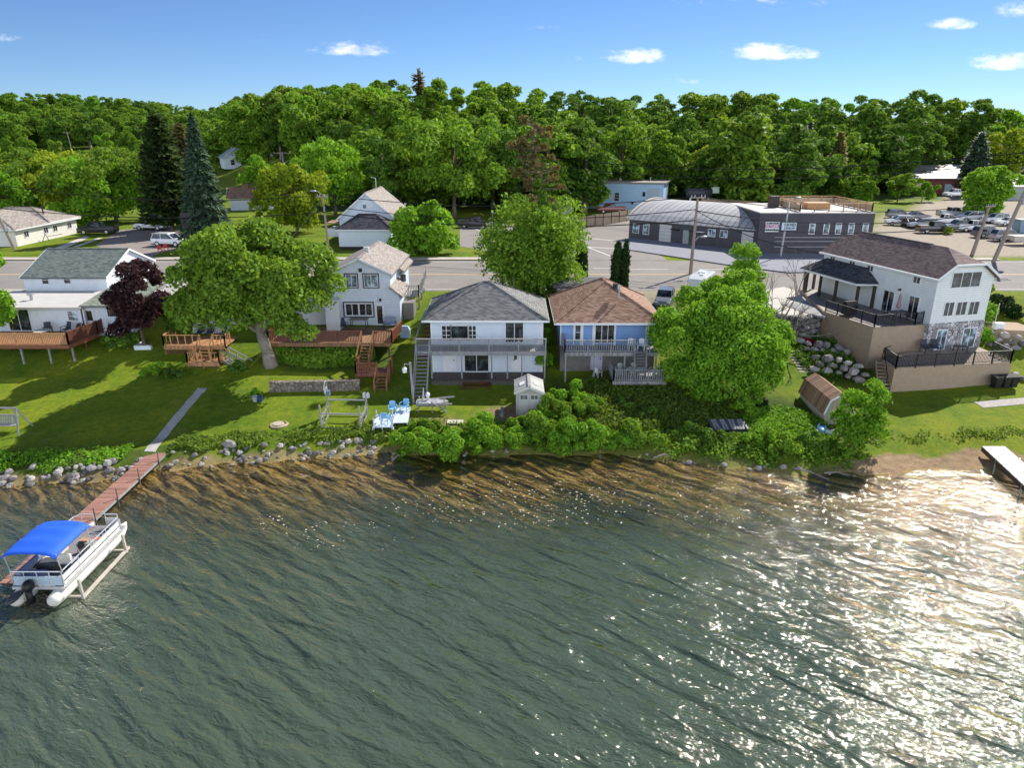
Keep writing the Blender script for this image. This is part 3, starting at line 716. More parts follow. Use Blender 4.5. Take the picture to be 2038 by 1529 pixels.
# ---------------- light blue gabled two-storey house
B = (-13.0, 60.4, 3.65)
h = thing('gabled_house', 'pale blue two storey gabled house with dark trimmed windows above the long brown deck', 'house', B)
D = 60.4
ap = ZH(515.3, 60.1); ev = ZH(541, 60.1); xl, xr = XH(656, D, 8.5), XH(775, D, 8.5)
m = MB(); xm = (xl+xr)/2
m.extr([(xl-B[0], 0, -1.2), (xr-B[0], 0, -1.2), (xr-B[0], 0, ev-B[2]-.35), (xm-B[0], 0, ap-B[2]-.12), (xl-B[0], 0, ev-B[2]-.35)], (0, 9.6, 0)); m.build('wall', SID_BLUE, h)
gableroof(h, xl-.35-B[0], xr+.35-B[0], -.35, 9.9, ev-.2-B[2], ap+.06-B[2], 1, ROOF_TAN)
m = MB(); m.box(xm-B[0]-.2, xm-B[0]+.25, 3.2, 3.6, ap-B[2]-.1, ap-B[2]+.45); m.build('chimney', plain('pale chimney block', (.5, .5, .52), .8), h)
# right lean-to
xR = XH(796, D, 5.5); zl0 = ZH(573, D); zl1 = ZH(590, D)
m = MB(); m.extr([(xr-B[0], 0, -1.2), (xR-B[0], 0, -1.2), (xR-B[0], 0, zl1-B[2]), (xr-B[0], 0, zl0-B[2])], (0, 4.2, 0)); m.build('side_wing', SID_BLUE, h)
m = MB(); m.extr([(xr-B[0], -.3, zl0-B[2]+.14), (xR+.3-B[0], -.3, zl1-B[2]+.05), (xR+.3-B[0], -.3, zl1-B[2]-.1), (xr-B[0], -.3, zl0-B[2]-.01)], (0, 4.8, 0)); m.build('wing_roof', ROOF_TAN, h)
# rear right wing with its own roof slope
xw = XH(801, 66, 7.5)
m = MB(); m.box(xr-B[0]+.01, xw-B[0], 4.21, 9.4, -1, 7.3-B[2]); m.build('rear_wing', SID_BLUE, h)
m = MB(); m.extr([(xm-B[0]+.8, 3.9, ap-B[2]-.28), (xw+.45-B[0], 3.9, 7.75-B[2]), (xw+.45-B[0], 3.9, 7.6-B[2]), (xm-B[0]+.8, 3.9, ap-B[2]-.43)], (0, 5.9, 0)); m.build('wing_roof', ROOF_TAN, h)
m = MB(); m.box(xr-B[0]+.25, xr-B[0]+.75, 4.19, 4.2, 3.1, 3.75); m.build('window', GLASS, h)
for a, c in ((688, 711), (724.5, 752.5)):
    O, w, hh = wrect(a+1, 547.5, c-1, 571, D, B); window(h, O, (1, 0), w, hh, 2, 1, WHITE, GLASSL, t=.05, trim=BRNTRIM)
for a, c in ((689, 713), (716, 740)):
    O, w, hh = wrect(a, 605.5, c, 627.5, D, B); window(h, O, (1, 0), w, hh, 2, 1, WHITE, GLASS, t=.05)
O, w, hh = wrect(686, 603, 743, 630, D, B); t_ = MB(); X = UX(O, (1, 0)); t_.X = X
t_.box(-.02, w, -.07, .0, -.1, -.02).box(-.02, w, -.07, 0, hh, hh+.09).box(-.1, -.02, -.07, 0, -.1, hh+.09).box(w, w+.08, -.07, 0, -.1, hh+.09); t_.build('trim', BRNTRIM, h)
O, w, hh = wrect(749, 604, 763, 645, D, B); door(h, (O[0], O[1], .02), (1, 0), w, hh, WHITE, (.12, .88, .08, .94))
m = MB(); m.cb((XH(756, D, 7)-B[0], -.1, ZH(597, D)-B[2]), (.16, .2, .22)); m.cb((XH(717, D, 9)-B[0], -.08, ZH(538, D)-B[2]), (.25, .14, .3)); m.build('wall_lamp', BLACK, h)
m = MB(); m.cb((XH(681, D, 6)-B[0], -.04, ZH(610, D)-B[2]), (.28, .05, .28)); m.build('house_plaque', BRNTRIM, h)
m = MB(); m.box(xl-B[0]-.3, xl-B[0]+.9, -1.5, -.02, -.6, 2.6); m.build('entry_bay', SID_WHITE, h)
# balcony at the rear right corner
bz = ZH(588, 64); bx0, bx1 = XH(794, 64, bz), XH(834, 64, bz)
m = MB(); m.box(bx0-B[0], bx1-B[0], 3.3, 5.8, bz-B[2]-.12, bz-B[2]); bal = m.build('balcony', GREYWOOD, h)
railing(bal, [(bx0-B[0]+.05, 3.35, bz-B[2]), (bx1-B[0], 3.35, bz-B[2]), (bx1-B[0], 5.8, bz-B[2]), (bx1-B[0], 9.2, bz-B[2]+.6)], .95, .15, 1.6, GREYW, .05)
m = MB()
for x, y in ((bx0+.5, 3.4), (bx1, 3.4), (bx1, 5.6), (bx1, 7.4), (bx1-.7, 3.4)): m.bar((x-B[0], y, -1.6), (x-B[0], y, bz-B[2]-.1), .12)
m.build('post', GREYW, bal)
m = MB(); m.box(xR-B[0]+.05, xR-B[0]+1.0, 1.2, 3.0, -1.2, 1.75); m.build('storage_box', plain('grey brown shed boards', (.2, .18, .16), .8, .2), h)
# ---------------- long brown deck in front of it
B = (-14.5, 57.5, 3.6)
h = thing('wooden_deck', 'long red brown stained deck with slatted railing and stairs in front of the gabled house', 'deck', B)
dl, dr, gl, gr = XH(534, 55, 3.6), XH(780, 55, 3.6), XH(720, 55, 3.6), XH(744, 55, 3.6)
m = MB(); m.box(dl-B[0], dr-B[0], -2.5, 2.85, -.08, 0); m.box(dl-B[0], dr-B[0], -2.55, -2.5, -.3, .01); m.build('deck', BRNDECK, h)
railing(h, [(dl-B[0], -.6, 0), (dl-B[0], -2.45, 0), (gl-B[0], -2.45, 0)], .95, .13, 1.9, DKRED, .06)
railing(h, [(gr-B[0], -2.45, 0), (dr-B[0], -2.45, 0), (dr-B[0]+.3, 1.0, 0)], .95, .13, 1.9, REDW, .06)
m = MB()
for i in range(6): x = dl+.3+(dr-dl-.6)*i/5; m.bar((x-B[0], -2.3, -2.4), (x-B[0], -2.3, -.08), .13)
m.build('post', DKRED, h)
sx = (gl+gr)/2
st = stairs(h, (sx-B[0], -2.55, 0), (sx-B[0], -4.75, -1.35), gr-gl-.1, 8, BRNW, (1, 0))
m = MB()
for xa in (gl, gr): m.bar((xa-B[0], -2.5, .95), (xa-B[0], -4.75, -.4), .08, .12); m.bar((xa-B[0], -2.5, -.3), (xa-B[0], -2.5, 1.0), .12); m.bar((xa-B[0], -4.75, -2), (xa-B[0], -4.75, -.3), .12)
m.build('handrail', BRNW, st)
# landing
lx0, lx1 = XH(712, 52, 2.2), XH(778, 52, 2.2); lz = -1.35
m = MB(); m.box(lx0-B[0], lx1-B[0], -6.2, -4.75, lz-.1, lz).box(lx0-B[0], lx1-B[0], -6.25, -6.2, lz-.28, lz+.01); ld = m.build('landing', REDDECK, h)
hx = XH(752, 51.5, 2.2)
railing(ld, [(lx0-B[0], -4.8, lz), (lx0-B[0], -6.2, lz), (hx-B[0], -6.2, lz)], .85, .12, 1.4, REDW, .06)
m = MB(); m.bar((lx1-B[0], -4.8, lz-1), (lx1-B[0], -4.8, lz+.9), .12); m.bar((lx1-B[0], -6.2, lz-.8), (lx1-B[0], -6.2, lz+.9), .12); m.bar((lx1-B[0], -4.8, lz+.88), (lx1-B[0], -6.2, lz+.88), .1, .06)
for x in (lx0, hx): m.bar((x-B[0], -6.15, lz-.95), (x-B[0], -6.15, lz), .13)
m.build('post', REDW, ld)
st = stairs(h, ((hx+lx1)/2-B[0], -6.25, lz), ((hx+lx1)/2-B[0], -7.9, -2.35), lx1-hx-.1, 6, BRNW, (1, 0))
m = MB()
for xa in (hx, lx1): m.bar((xa-B[0], -6.25, lz+.8), (xa-B[0], -7.7, -1.5), .08, .12); m.bar((xa-B[0], -7.7, -2.6), (xa-B[0], -7.7, -1.45), .11)
m.build('handrail', BRNW, st)
# ---------------- white house behind the maple with a sunroom
B = (-24.5, 59, 3.3)
h = thing('sunroom_house', 'low white house with a sunroom window band half hidden behind the big maple', 'house', B)
D = 59.0; x0, x1 = XH(379, D, 5), XH(445, D, 5)
m = MB(); m.box(x0-B[0], x1-B[0], 0, 4, -1.6, 2.75); m.build('wall', STUCCO, h)
m = MB(); m.box(x1-B[0]+.01, XH(655, 60.5, 4)-B[0], 1.5, 9, -1.6, 2.6); m.build('main_wall', SID_WHITE, h)
m = MB(); m.box(XH(328, 61, 4)-B[0], x0-B[0]-.01, 2, 9, -1.6, 2.4); m.build('side_wing', STUCCO, h)
gableroof(h, XH(324, 61, 4)-B[0], XH(656, 60.5, 4)-B[0]-.4, 1.0, 9.6, 2.6, 3.9, 0, ROOF_WHITE)
m = MB(); m.extr([(x0-B[0]-.3, -.35, 2.72), (x0-B[0]-.3, 4, 3.1), (x0-B[0]-.3, 4, 3.25), (x0-B[0]-.3, -.35, 2.87)], (x1-x0+.6, 0, 0)); m.build('sunroom_roof', ROOF_WHITE, h)
for a, c in ((388, 404), (406.5, 422), (424.5, 440)):
    O, w, hh = wrect(a, 605, c, 632, D, B); window(h, O, (1, 0), w, hh, 1, 2, BRNTRIM, GLASSL, t=.05)
O, w, hh = wrect(478, 610, 500, 632, 60.5, B); window(h, O, (1, 0), w, hh, 2, 1, WHITE, GLASS)
# ---------------- honey coloured deck with lattice and steps
B = (-25.4, 56.2, 3.2)
h = thing('tiered_deck', 'honey coloured two level deck with lattice skirts and steps beside the path', 'deck', B)
UZ, LZ = 0, -.85
ux0, ux1, sx0, sx1 = XH(326, 55.5, 3.2), XH(448, 55.5, 3.2), XH(399, 55.5, 3.2), XH(425, 55.5, 3.2)
m = MB(); m.box(ux0-B[0], ux1-B[0], -.7, 2.5, -.1, 0).box(ux0-B[0], ux1-B[0], -.75, -.7, -.3, .02); m.build('deck', TANDECK, h)
railing(h, [(ux0-B[0], 1.6, 0), (ux0-B[0], -.68, 0), (sx0-B[0], -.68, 0)], .9, .55, 2.2, TANW, .05, .09, .1)
railing(h, [(sx1-B[0], -.68, 0), (ux1-B[0], -.68, 0), (ux1-B[0], .4, 0)], .9, .28, 1.3, TANW, .05, .09, .1)
lx0, lx1 = XH(377, 54, 2.4), XH(440, 54, 2.4)
m = MB(); m.box(lx0-B[0], lx1-B[0], -2.6, -1.0, LZ-.1, LZ).box(lx0-B[0], lx1-B[0], -2.65, -2.6, LZ-.28, LZ+.02); ld = m.build('landing', TANDECK, h)
railing(ld, [(lx0-B[0], -1.05, LZ), (lx0-B[0], -2.58, LZ), (lx0-B[0]+1.2, -2.58, LZ-.001)], .85, .3, 1.5, TANW, .05)
railing(ld, [(lx1-B[0]-.6, -2.58, LZ), (lx1-B[0], -2.58, LZ), (lx1-B[0], -1.9, LZ)], .85, .2, 1.0, TANW, .05)
st = stairs(h, ((sx0+sx1)/2-B[0], -.72, 0), ((sx0+sx1)/2-B[0], -1.7, LZ), sx1-sx0-.1, 4, TANW, (1, 0), risers=True)
m = MB()
for xa in (sx0, sx1): m.bar((xa-B[0], -.7, .9), (xa-B[0], -1.7, LZ+.85), .1, .08); m.bar((xa-B[0], -1.7, LZ), (xa-B[0], -1.7, LZ+.9), .11)
m.build('handrail', TANW, st)
m = MB(); lattice(m, (ux0-B[0]+.1, -.66), (lx0-B[0]+.2, -.66), -1.35, -.3, .17, .03, .02); lattice(m, (lx0-B[0]+.08, -2.56), (lx1-B[0]-.1, -2.56), -1.85, LZ-.28, .17, .035, .02)
for x, y, z in ((ux0+.08, -.66, -1.5), (lx0+.05, -2.56, -1.95), (lx1-.05, -2.56, -1.95), ((lx0+lx1)/2, -2.57, -1.95), (ux1, -.6, -1.3)): m.bar((x-B[0], y, z), (x-B[0], y, -.3 if y > -1 else LZ-.1), .1)
m.build('lattice_skirt', BRNW, h)
st = stairs(h, (lx1-B[0]+.05, -1.45, LZ), (lx1-B[0]+2.1, -2.1, -1.75), .85, 6, GREYW, (.3, 1), 'side_stairs')
m = MB()
for q in (-.42, .42):
    m.bar((lx1-B[0]+.1+q*.3, -1.45+q, LZ+.85), (lx1-B[0]+2.15+q*.3, -2.1+q, -.9), .06, .09); m.bar((lx1-B[0]+.1+q*.3, -1.45+q, LZ+.45), (lx1-B[0]+2.15+q*.3, -2.1+q, -1.3), .05, .07)
    for k in (0, .35, .7, 1): c = Vector((lx1-B[0]+.1+q*.3, -1.45+q, LZ)).lerp(Vector((lx1-B[0]+2.15+q*.3, -2.1+q, -1.75)), k); m.bar(c-Vector((0, 0, .1)), c+Vector((0, 0, .9)), .08)
m.build('handrail', GREYW, st)
# ---------------- low concrete planter wall left of that deck
x0, x1 = XH(272, 56.5, 2.4), XH(334, 56.5, 2.4)
m = MB(); m.box(x0, x0+1.4, 56.2, 56.5, 1.6, 3.0).box(x0+1.4, x1, 56.2, 56.5, 1.6, 2.45).box(x0, x0+.3, 56.5, 58.5, 1.6, 3.0)
tag(m.build('garden_wall', STUCCO), 'low white painted block wall beside the lattice deck', 'wall')
# ---------------- left bungalow
B = (-40.5, 58.3, 1.9)
h = thing('lake_bungalow', 'white bungalow with grey green gable roof and flat white rear roof at the left', 'house', B)
D = 58.3; fz = 3.75
xa, xb, xc = XH(-60, D, 5), XH(166, D, 5), XH(256, D, 5)
m = MB(); bx(m, xa, xb, D, 64.6, 1.5, 5.65); m.build('wall', STUCCO, h)
m = MB(); bx(m, xb+.01, xc, D+.3, 65, .9, 5.85); m.build('entry_wall', STUCCO, h)
m = MB(); bx(m, xa-.3, xb+.12, D-.4, 64.58, 5.66, 5.86); m.build('flat_roof', ROOF_WHITE, h)
p0, p1 = PW(149, 606, D-.1), PW(270, 606, D-.1)
m = MB(); m.extr([(p0[0]-B[0]+.35, -.2, 5.95-B[2]), (p0[0]-B[0]+.35+.0, 6.6, 6.75-B[2]), (p0[0]-B[0]+.35, 6.6, 6.55-B[2]), (p0[0]-B[0]+.35, -.2, 5.8-B[2])], (xc-p0[0]+.1, 0, 0)); m.build('shed_roof', ROOF_PALEG, h)
gx0, gx1 = -45.6, -37.7; ze = 7.15; zr = 9.05
gablewalls(h, gx0+.1-B[0], gx1-B[0]-.1, 65.0-B[1], 74-B[1], 3.2-B[2], ze-B[2], zr-B[2]-.15, 0, STUCCO)
gableroof(h, gx0-B[0], gx1+.1-B[0], 64.7-B[1], 74.3-B[1], ze-.05-B[2], zr-B[2], 0, ROOF_GREEN)
for a, c, p, q in ((84, 96, 551, 565), (127.5, 139.5, 550, 564)):
    O, w, hh = wrect(a, p, c, q, 65, B); window(h, O, (1, 0), w, hh, 1, 2, WHITE, GLASS, t=.04)
window(h, (gx1-.1-B[0], 67.2-B[1], 6.0-B[2]), (0, 1), .75, 1.0, 1, 2, WHITE, GLASS, t=.05)
O, w, hh = wrect(17, 617, 60, 658, D, B); window(h, (O[0], O[1], fz-B[2]+.02), (1, 0), w, 1.9, 2, 1, WHITE, GLASS, name='sliding_door')
O, w, hh = wrect(136, 620.5, 154, 637.5, D, B); window(h, O, (1, 0), w, hh, 1, 2, WHITE, GLASSL, t=.06)
O, w, hh = wrect(168.5, 611, 187.5, 655, D+.3, B); door(h, (O[0], O[1], fz-B[2]-.2), (1, 0), w, 2.0, WHITE, (.14, .86, .5, .93))
O, w, hh = wrect(215, 613, 236, 629, D+.3, B); window(h, O, (1, 0), w, hh, 2, 1, BRNTRIM, GLASS, t=.05)
m = MB(); m.tube((XH(67, 61, 6)-B[0], 2.4, 3.9), (XH(67, 61, 6)-B[0], 2.4, 4.4), .13); m.cb((XH(67, 61, 6)-B[0], 2.4, 4.5), (.45, .4, .16)); m.build('roof_vent', METAL, h)
m = MB(); m.tube((xb-B[0]-.05, -.08, 0), (xb-B[0]-.05, -.08, 3.7), .05); m.build('downpipe', BRNTRIM, h)
m = MB(); bx(m, xb-.12, xb+.12, D-.03, D+.28, 1.5, 5.6); m.build('corner_trim', WHITE, h)
B = (-42, 56, 3.7)
h = thing('wooden_deck', 'red brown deck on tall posts along the front of the white bungalow', 'deck', B)
c0, c1, c2 = XH(-70, 54, 3.7), XH(137, 54, 3.7), XH(196, 57.4, 3.7)
pts = [(c0-B[0], -2), (c1-B[0], -2), (c2-B[0], 1.4), (c2-B[0], 2.28), (c0-B[0], 2.28)]
m = MB(); m.prism(pts, -.08, 0); m.build('deck', REDDECK, h)
m = MB(); m.bar((c0-B[0], -2.03, -.14), (c1-B[0], -2.03, -.14), .05, .3); m.bar((c1-B[0], -2.03, -.14), (c2-B[0]+.03, 1.4, -.14), .05, .3); m.build('fascia_board', REDW, h)
railing(h, [(c0-B[0], -1.95, 0), (c1-B[0]-.03, -1.95, 0)], .95, .14, 2.0, TANW, .06, .1, .12)
railing(h, [(c1-B[0]-.03, -1.95, 0), (c2-B[0]-.05, 1.4, 0), (c2-B[0]-.05, 2.2, 0)], 1.05, .11, 2.0, DKRED, .08, .1, .12)
for px, yy in ((48, 54.2), (103, 54.2), (149, 54.6), (78, 56.2), (130, 56.2), (176, 56.6), (25, 56.2)):
    x = XH(px, yy, 2.2); m = MB(); m.bar((x-B[0], yy-B[1], tz(x, yy)-.1-B[2]), (x-B[0], yy-B[1], -.1), .13); m.build('post', GREYW if yy < 55 else DKRED, h)
# ================================================================ WHITE HOUSE ON THE RIGHT WITH STONE BASE
def ray(px, py):
    f, d = fd(py); return Vector(((px-1019)/F, f, -d))
def onw(px, py, B, rz, axis, val):
    """pixel measured on a wall plane of a turned building -> local coordinate along the wall, local z"""
    n = Vector(rot(*( (1, 0) if axis == 'x' else (0, 1)), rz)+(0,)); P = Vector(B)+n*val; r = ray(px, py); o = Vector((0, 0, CAMH))
    q = o+r*((P-o).dot(n)/r.dot(n)); l = q-Vector(B); lx, ly = rot(l.x, l.y, -rz)
    return (ly if axis == 'x' else lx), l.z
RZ = math.radians(14); B = (33.0, 54.0, 3.24)
h = thing('stone_base_house', 'large white house with plum shingled roof and river stone lower storey at the right', 'house', B, RZ)
W, L = 5.25, 13.6; ZE, ZRG = 5.85, 7.8; ZS = 2.2
m = MB(); m.box(0, W, 0, L, ZS, ZE); m.extr([(0, 0, ZE), (W, 0, ZE), (W*.72, 0, ZE+1.05), (W*.28, 0, ZE+1.05)], (0, L, 0)); m.build('wall', SID_CREAM, h)
m = MB(); m.box(.0, W, .03, L, -1.9, ZS-.005); m.build('base_wall', SID_CREAM, h)
m = MB(); m.box(-.06, W+.06, -.06, .025, -.3, ZS+.02); m.box(-.06, .3, .026, .3, -.3, ZS+.02); m.build('stone_veneer', TILE, h)
# jerkinhead roof
o = .32; rz0 = 2.3
A = [(-o, -o, ZE-.12), (-o, L+o, ZE-.12), (W+o, -o, ZE-.12), (W+o, L+o, ZE-.12)]
R0, R1 = (W/2, rz0, ZRG), (W/2, L-1.5, ZRG)
k = .52; cl, cr = (-o+(W/2+o)*k, -o, ZE-.12+(ZRG-ZE+.12)*k), (W+o-(W/2+o)*k, -o, ZE-.12+(ZRG-ZE+.12)*k)
bl, br = (cl[0], L+o, cl[2]), (cr[0], L+o, cr[2])
m = MB(); V = [A[0], A[1], bl, R1, R0, cl, A[2], A[3], br, cr]
m.add(V, [(0, 5, 4, 3, 2, 1), (6, 7, 8, 3, 4, 9), (5, 9, 4), (2, 3, 8)])
rf = m.build('roof', ROOF_PLUM, h); md = rf.modifiers.new('thick', 'SOLIDIFY'); md.thickness = .14; md.offset = -1
m = MB(); m.bar(A[0], A[1], .1, .16); m.bar(A[0], cl, .06, .18); m.bar(cl, cr, .06, .16); m.bar(cr, A[2], .06, .18); m.bar(A[2], A[3], .1, .16); m.build('fascia', WHITE, rf)
m = MB(); m.bar((R0[0], R0[1]+1.6, ZRG+.02), (R1[0], R1[1], ZRG+.02), .28, .08); m.build('ridge_vent', ROOF_DK, rf)
def fw(a, b, c, d, nx, glass=GLASS, name='window', zmin=None):
    x0, z1 = onw((a+c)/2, b, B, RZ, 'y', 0); xa, za = onw(a, d, B, RZ, 'y', 0); xb, _ = onw(c, d, B, RZ, 'y', 0)
    if zmin is not None: za = zmin
    return window(h, (xa, -.002, za), (1, 0), xb-xa, z1-za, nx, 1, WHITE, glass, .06, name)
fw(1892, 543, 1947, 573, 3); fw(1876, 603, 1893.5, 629, 2); fw(1900.5, 602, 1919, 627.5, 2); fw(1925, 601.5, 1943.5, 626.5, 2)
for a, b, c, d in ((1859, 657, 1885, 697), (1911, 653, 1944, 692)):
    xa, za = onw(a, d, B, RZ, 'y', -.06); xb, zt = onw(c, b, B, RZ, 'y', -.06); window(h, (xa, -.062, .03), (1, 0), xb-xa, zt-.03, 2, 1, WHITE, GLASSL, .07, 'sliding_door')
def lw(a, b, c, d, nx, nz=1, name='window', zmin=None):
    ya, za = onw(a, d, B, RZ, 'x', 0); yb, zt = onw(c, b, B, RZ, 'x', 0); za = zmin if zmin is not None else za
    return window(h, (-.002, max(ya, yb), za), (0, -1), abs(ya-yb), zt-za, nx, nz, WHITE, GLASS, .06, name)
lw(1818, 548, 1834, 562, 2); lw(1726, 527, 1740, 538, 2); lw(1691, 519, 1703, 528, 2); lw(1653, 511, 1663, 520, 2)
lw(1754, 583, 1781, 617, 2, 1, 'sliding_door', 2.15); lw(1806, 594, 1831, 624, 2, 1, 'sliding_door', 2.2)
m = MB(); y_, z_ = onw(1793, 577, B, RZ, 'x', 0); m.cb((-.12, y_, z_), (.24, .12, .14)); m.build('wall_lamp', BLACK, h)
m = MB(); m.box(-.02, .06, -.02, .1, ZS+.03, ZE-.1).box(W-.06, W+.02, -.02, .1, ZS+.03, ZE); m.build('corner_trim', WHITE, h)
# porch roof on dark posts along the side
DZ = 5.3-B[2]
def loc(px, py, z): 
    x, y = G(px, py, z); x, y = rot(x-B[0], y-B[1], -RZ); return x, y
y0, y1 = loc(1733, 613, 5.3)[1], 14.4; xo = loc(1705, 614, 5.3)[0]-.1; ye = 2.15
m = MB()
P = [(0, y0-.3, ye+DZ+.05), (xo-.35, y0+.1, ye+DZ-.06), (xo-.35, y1, ye+DZ-.06), (0, y1+.4, ye+DZ+.05), (0, y0+1.3, ye+DZ+1.05), (0, y1-1.3, ye+DZ+1.05)]
P[0] = (-.01, y0-.35, ye+DZ-.06); P[3] = (-.01, y1+.35, ye+DZ-.06)
m.add(P, [(0, 1, 4), (1, 2, 5, 4), (2, 3, 5)]); pr = m.build('porch_roof', ROOF_DK, h); md = pr.modifiers.new('thick', 'SOLIDIFY'); md.thickness = .1; md.offset = -1
m = MB(); m.bar(P[0], P[1], .06, .18); m.bar(P[1], P[2], .06, .18); m.bar(P[2], P[3], .06, .18); m.build('fascia', WHITE, pr)
for x, y in ((-.15, y0-.1), (xo, y0+.2), (xo, y0+3.0), (xo, y0+5.2), (xo, y0+7.2), (xo+.2, y1-.3), (xo+1.5, y1+.1)):
    m = MB(); m.bar((x, y, DZ), (x, y, ye+DZ-.08), .2); m.build('porch_post', BRNTRIM, h)
# tan retaining block carrying the upper deck
c0, c1, lb, fb = G(1739, 652.5, 5.3), G(1822, 648, 5.3), G(1639, 620.7, 5.3), G(1590, 574, 5.3)
w0 = (B[0]+rot(-.02, .3, RZ)[0], B[1]+rot(-.02, .3, RZ)[1]); w1 = (B[0]+rot(-.02, 14.2, RZ)[0], B[1]+rot(-.02, 14.2, RZ)[1])
m = MB(); m.prism([c0, c1, w0, w1, fb, lb], 1.2, 5.3); td = tag(m.build('retaining_terrace', STUCTAN), 'tall tan stucco terrace block carrying the upper deck of the white house', 'terrace')
def inset(p, q, k): return (p[0]+(q[0]-p[0])*k, p[1]+(q[1]-p[1])*k)
cen = (sum(p[0] for p in (c0, c1, w0, lb))/4, sum(p[1] for p in (c0, c1, w0, lb))/4)
m = MB(); m.prism([inset(p, cen, .02) for p in (c0, c1, w0, w1, fb, lb)], 5.303, 5.33); m.build('terrace_floor', boards('grey brown composite boards', (.2, .17, .16), 0, .16), td)
x_, y_ = inset(c0, c1, .8); m = MB(); m.box(x_-.45, x_+.3, y_-.05, y_+.3, 3.2, 4.9)
rl = [inset(p, cen, .03) for p in (lb, c0, c1)]; rl = [(p[0], p[1], 5.33) for p in rl]
q1 = (w0[0]-.05, w0[1]+.4, 5.33)
railing(td, rl+[q1], .95, .12, 1.5, BLACK, .03, .08, .06)
# lower patio
p0, p1, p2, p3 = G(1780.8, 733, 3.24), G(2014, 721, 3.24), G(1975, 702, 3.24), G(1757, 716, 3.24)
hr = (B[0]+rot(W, -.07, RZ)[0], B[1]+rot(W, -.07, RZ)[1]); hl = (B[0]+rot(-.1, -.07, RZ)[0], B[1]+rot(-.1, -.07, RZ)[1])
m = MB(); m.prism([p0, p1, p2, hr, hl, (c1[0]+.05, c1[1]-.05), p3], 1.0, 3.21); pt = tag(m.build('retaining_terrace', STUCTAN), 'low tan stucco patio wall with black railing in front of the stone storey', 'terrace')
cen2 = ((p0[0]+p1[0])/2, (p0[1]+hl[1])/2)
m = MB(); m.prism([inset(p, cen2, .02) for p in (p0, p1, p2, hr, hl, p3)], 3.213, 3.24); m.build('terrace_floor', plain('tan patio paving', (.33, .26, .21), .9, .2, 2), pt)
i3 = [inset(p, cen2, .02)+(3.24,) for p in (p3, p0, p1, p2)]
railing(pt, i3, .9, .12, 1.7, BLACK, .03, .08, .06)
stairs(pt, (p3[0]-.1, p3[1]-.1, 3.2), (p3[0]-.75, p3[1]-2.3, 1.7), .9, 8, STUCTAN, (1, -.1), 'steps', True)
m = MB(); a = Vector((p3[0]-.62, p3[1]-2.2, 2.55)); c = Vector((p3[0]+.0, p3[1]+.1, 4.1)); m.bar(a, c, .05); m.bar(a-Vector((0, 0, .9)), a, .05); m.bar(c, c+Vector((.7, .35, .1)), .05); m.bar(c-Vector((0, 0, .9)), c, .05); m.build('handrail', BLACK, pt)
# ================================================================ SHEDS
B = (1.2, 45.8, tz(1.2, 46.2))
h = thing('garden_shed', 'small grey resin shed with double doors beside the shore hedge', 'shed', B)
GRS = siding('grey resin panel', (.36, .36, .34), .32, .1, True); GRR = boards('grey resin roof', (.3, .3, .3), 1, .5, .15)
m = MB(); m.extr([(-.92, 0, -.1), (.92, 0, -.1), (.92, 0, 1.75), (0, 0, 2.08), (-.92, 0, 1.75)], (0, 2.3, 0)); m.build('wall', GRS, h)
r = gableroof(h, -1.05, 1.05, -.18, 2.45, 1.76, 2.2, 1, GRR, .08, plain('light grey resin trim', (.5, .5, .48), .6, .06))
for s in (-1, 1):
    m = MB(); m.X = Matrix.Translation((s*.5, 1.0, 2.02)) @ Matrix.Rotation(s*.4, 4, 'Y'); m.cb((0, 0, 0), (.36, .6, .04)); m.build('skylight', PLASTW, r)
    m = MB(); m.box(min(0, s*.7)+.012*(s > 0), max(0, s*.7)-.012*(s < 0), -.035, -.002, 0, 1.6); d = m.build('door', plain('light grey resin door', (.42, .42, .4), .6, .08), h)
    m = MB()
    for i in range(2):
        for j in range(2): m.box(s*.36-.24+i*.25, s*.36-.24+i*.25+.21, -.042, -.034, 1.22+j*.14, 1.33+j*.14)
    m.build('pane', GLASS, d)
B = (22.25, 44.5, tz(22.2, 45))
h = thing('barn_shed', 'tan gambrel roofed shed with rust brown metal roof on the right lawn', 'shed', B)
SHT = siding('tan grey shed boards', (.4, .35, .29), .25, .1, True); SHR = boards('rust brown shingle roof', (.25, .14, .09), 1, .3, .35, .8)
pr_ = [(-1.0, .75), (-.68, 1.75), (0, 2.2), (.68, 1.75), (1.0, .75)]
m = MB(); m.extr([(-.92, 0, -.3), (.92, 0, -.3)]+[(x*.94, 0, z-.05) for x, z in pr_[::-1]], (0, 4.3, 0)); m.build('wall', SHT, h)
m = MB()
for (xa, za), (xb, zb) in zip(pr_, pr_[1:]): m.extr([(xa*1.05, -.12, za), (xb*1.05, -.12, zb+.02), (xb*1.05, -.12, zb-.05), (xa*1.05, -.12, za-.07)], (0, 4.55, 0))
r = m.build('roof', SHR, h)
m = MB()
for (xa, za), (xb, zb) in zip(pr_, pr_[1:]): m.bar((xa*1.06, -.14, za-.03), (xb*1.06, -.14, zb-.03), .04, .12)
m.build('trim', WHITE, r)
m = MB(); m.box(-.1, .7, -.04, -.002, 0, 1.5); m.build('door', SHT, h)
m = MB(); m.lathe((0, 0, 0), [(.28, -.07), (.3, 0), (.28, .07), (.14, .07), (.14, -.07)], 14); tyre = m.build('spare_tyre', RUBBER, None); tyre.location = (22.95, 44.3, tz(23, 44.3)+.28); tyre.rotation_euler = (math.radians(75), 0, .2); tag(tyre, 'black tyre leaning against the tan gambrel shed', 'tyre')
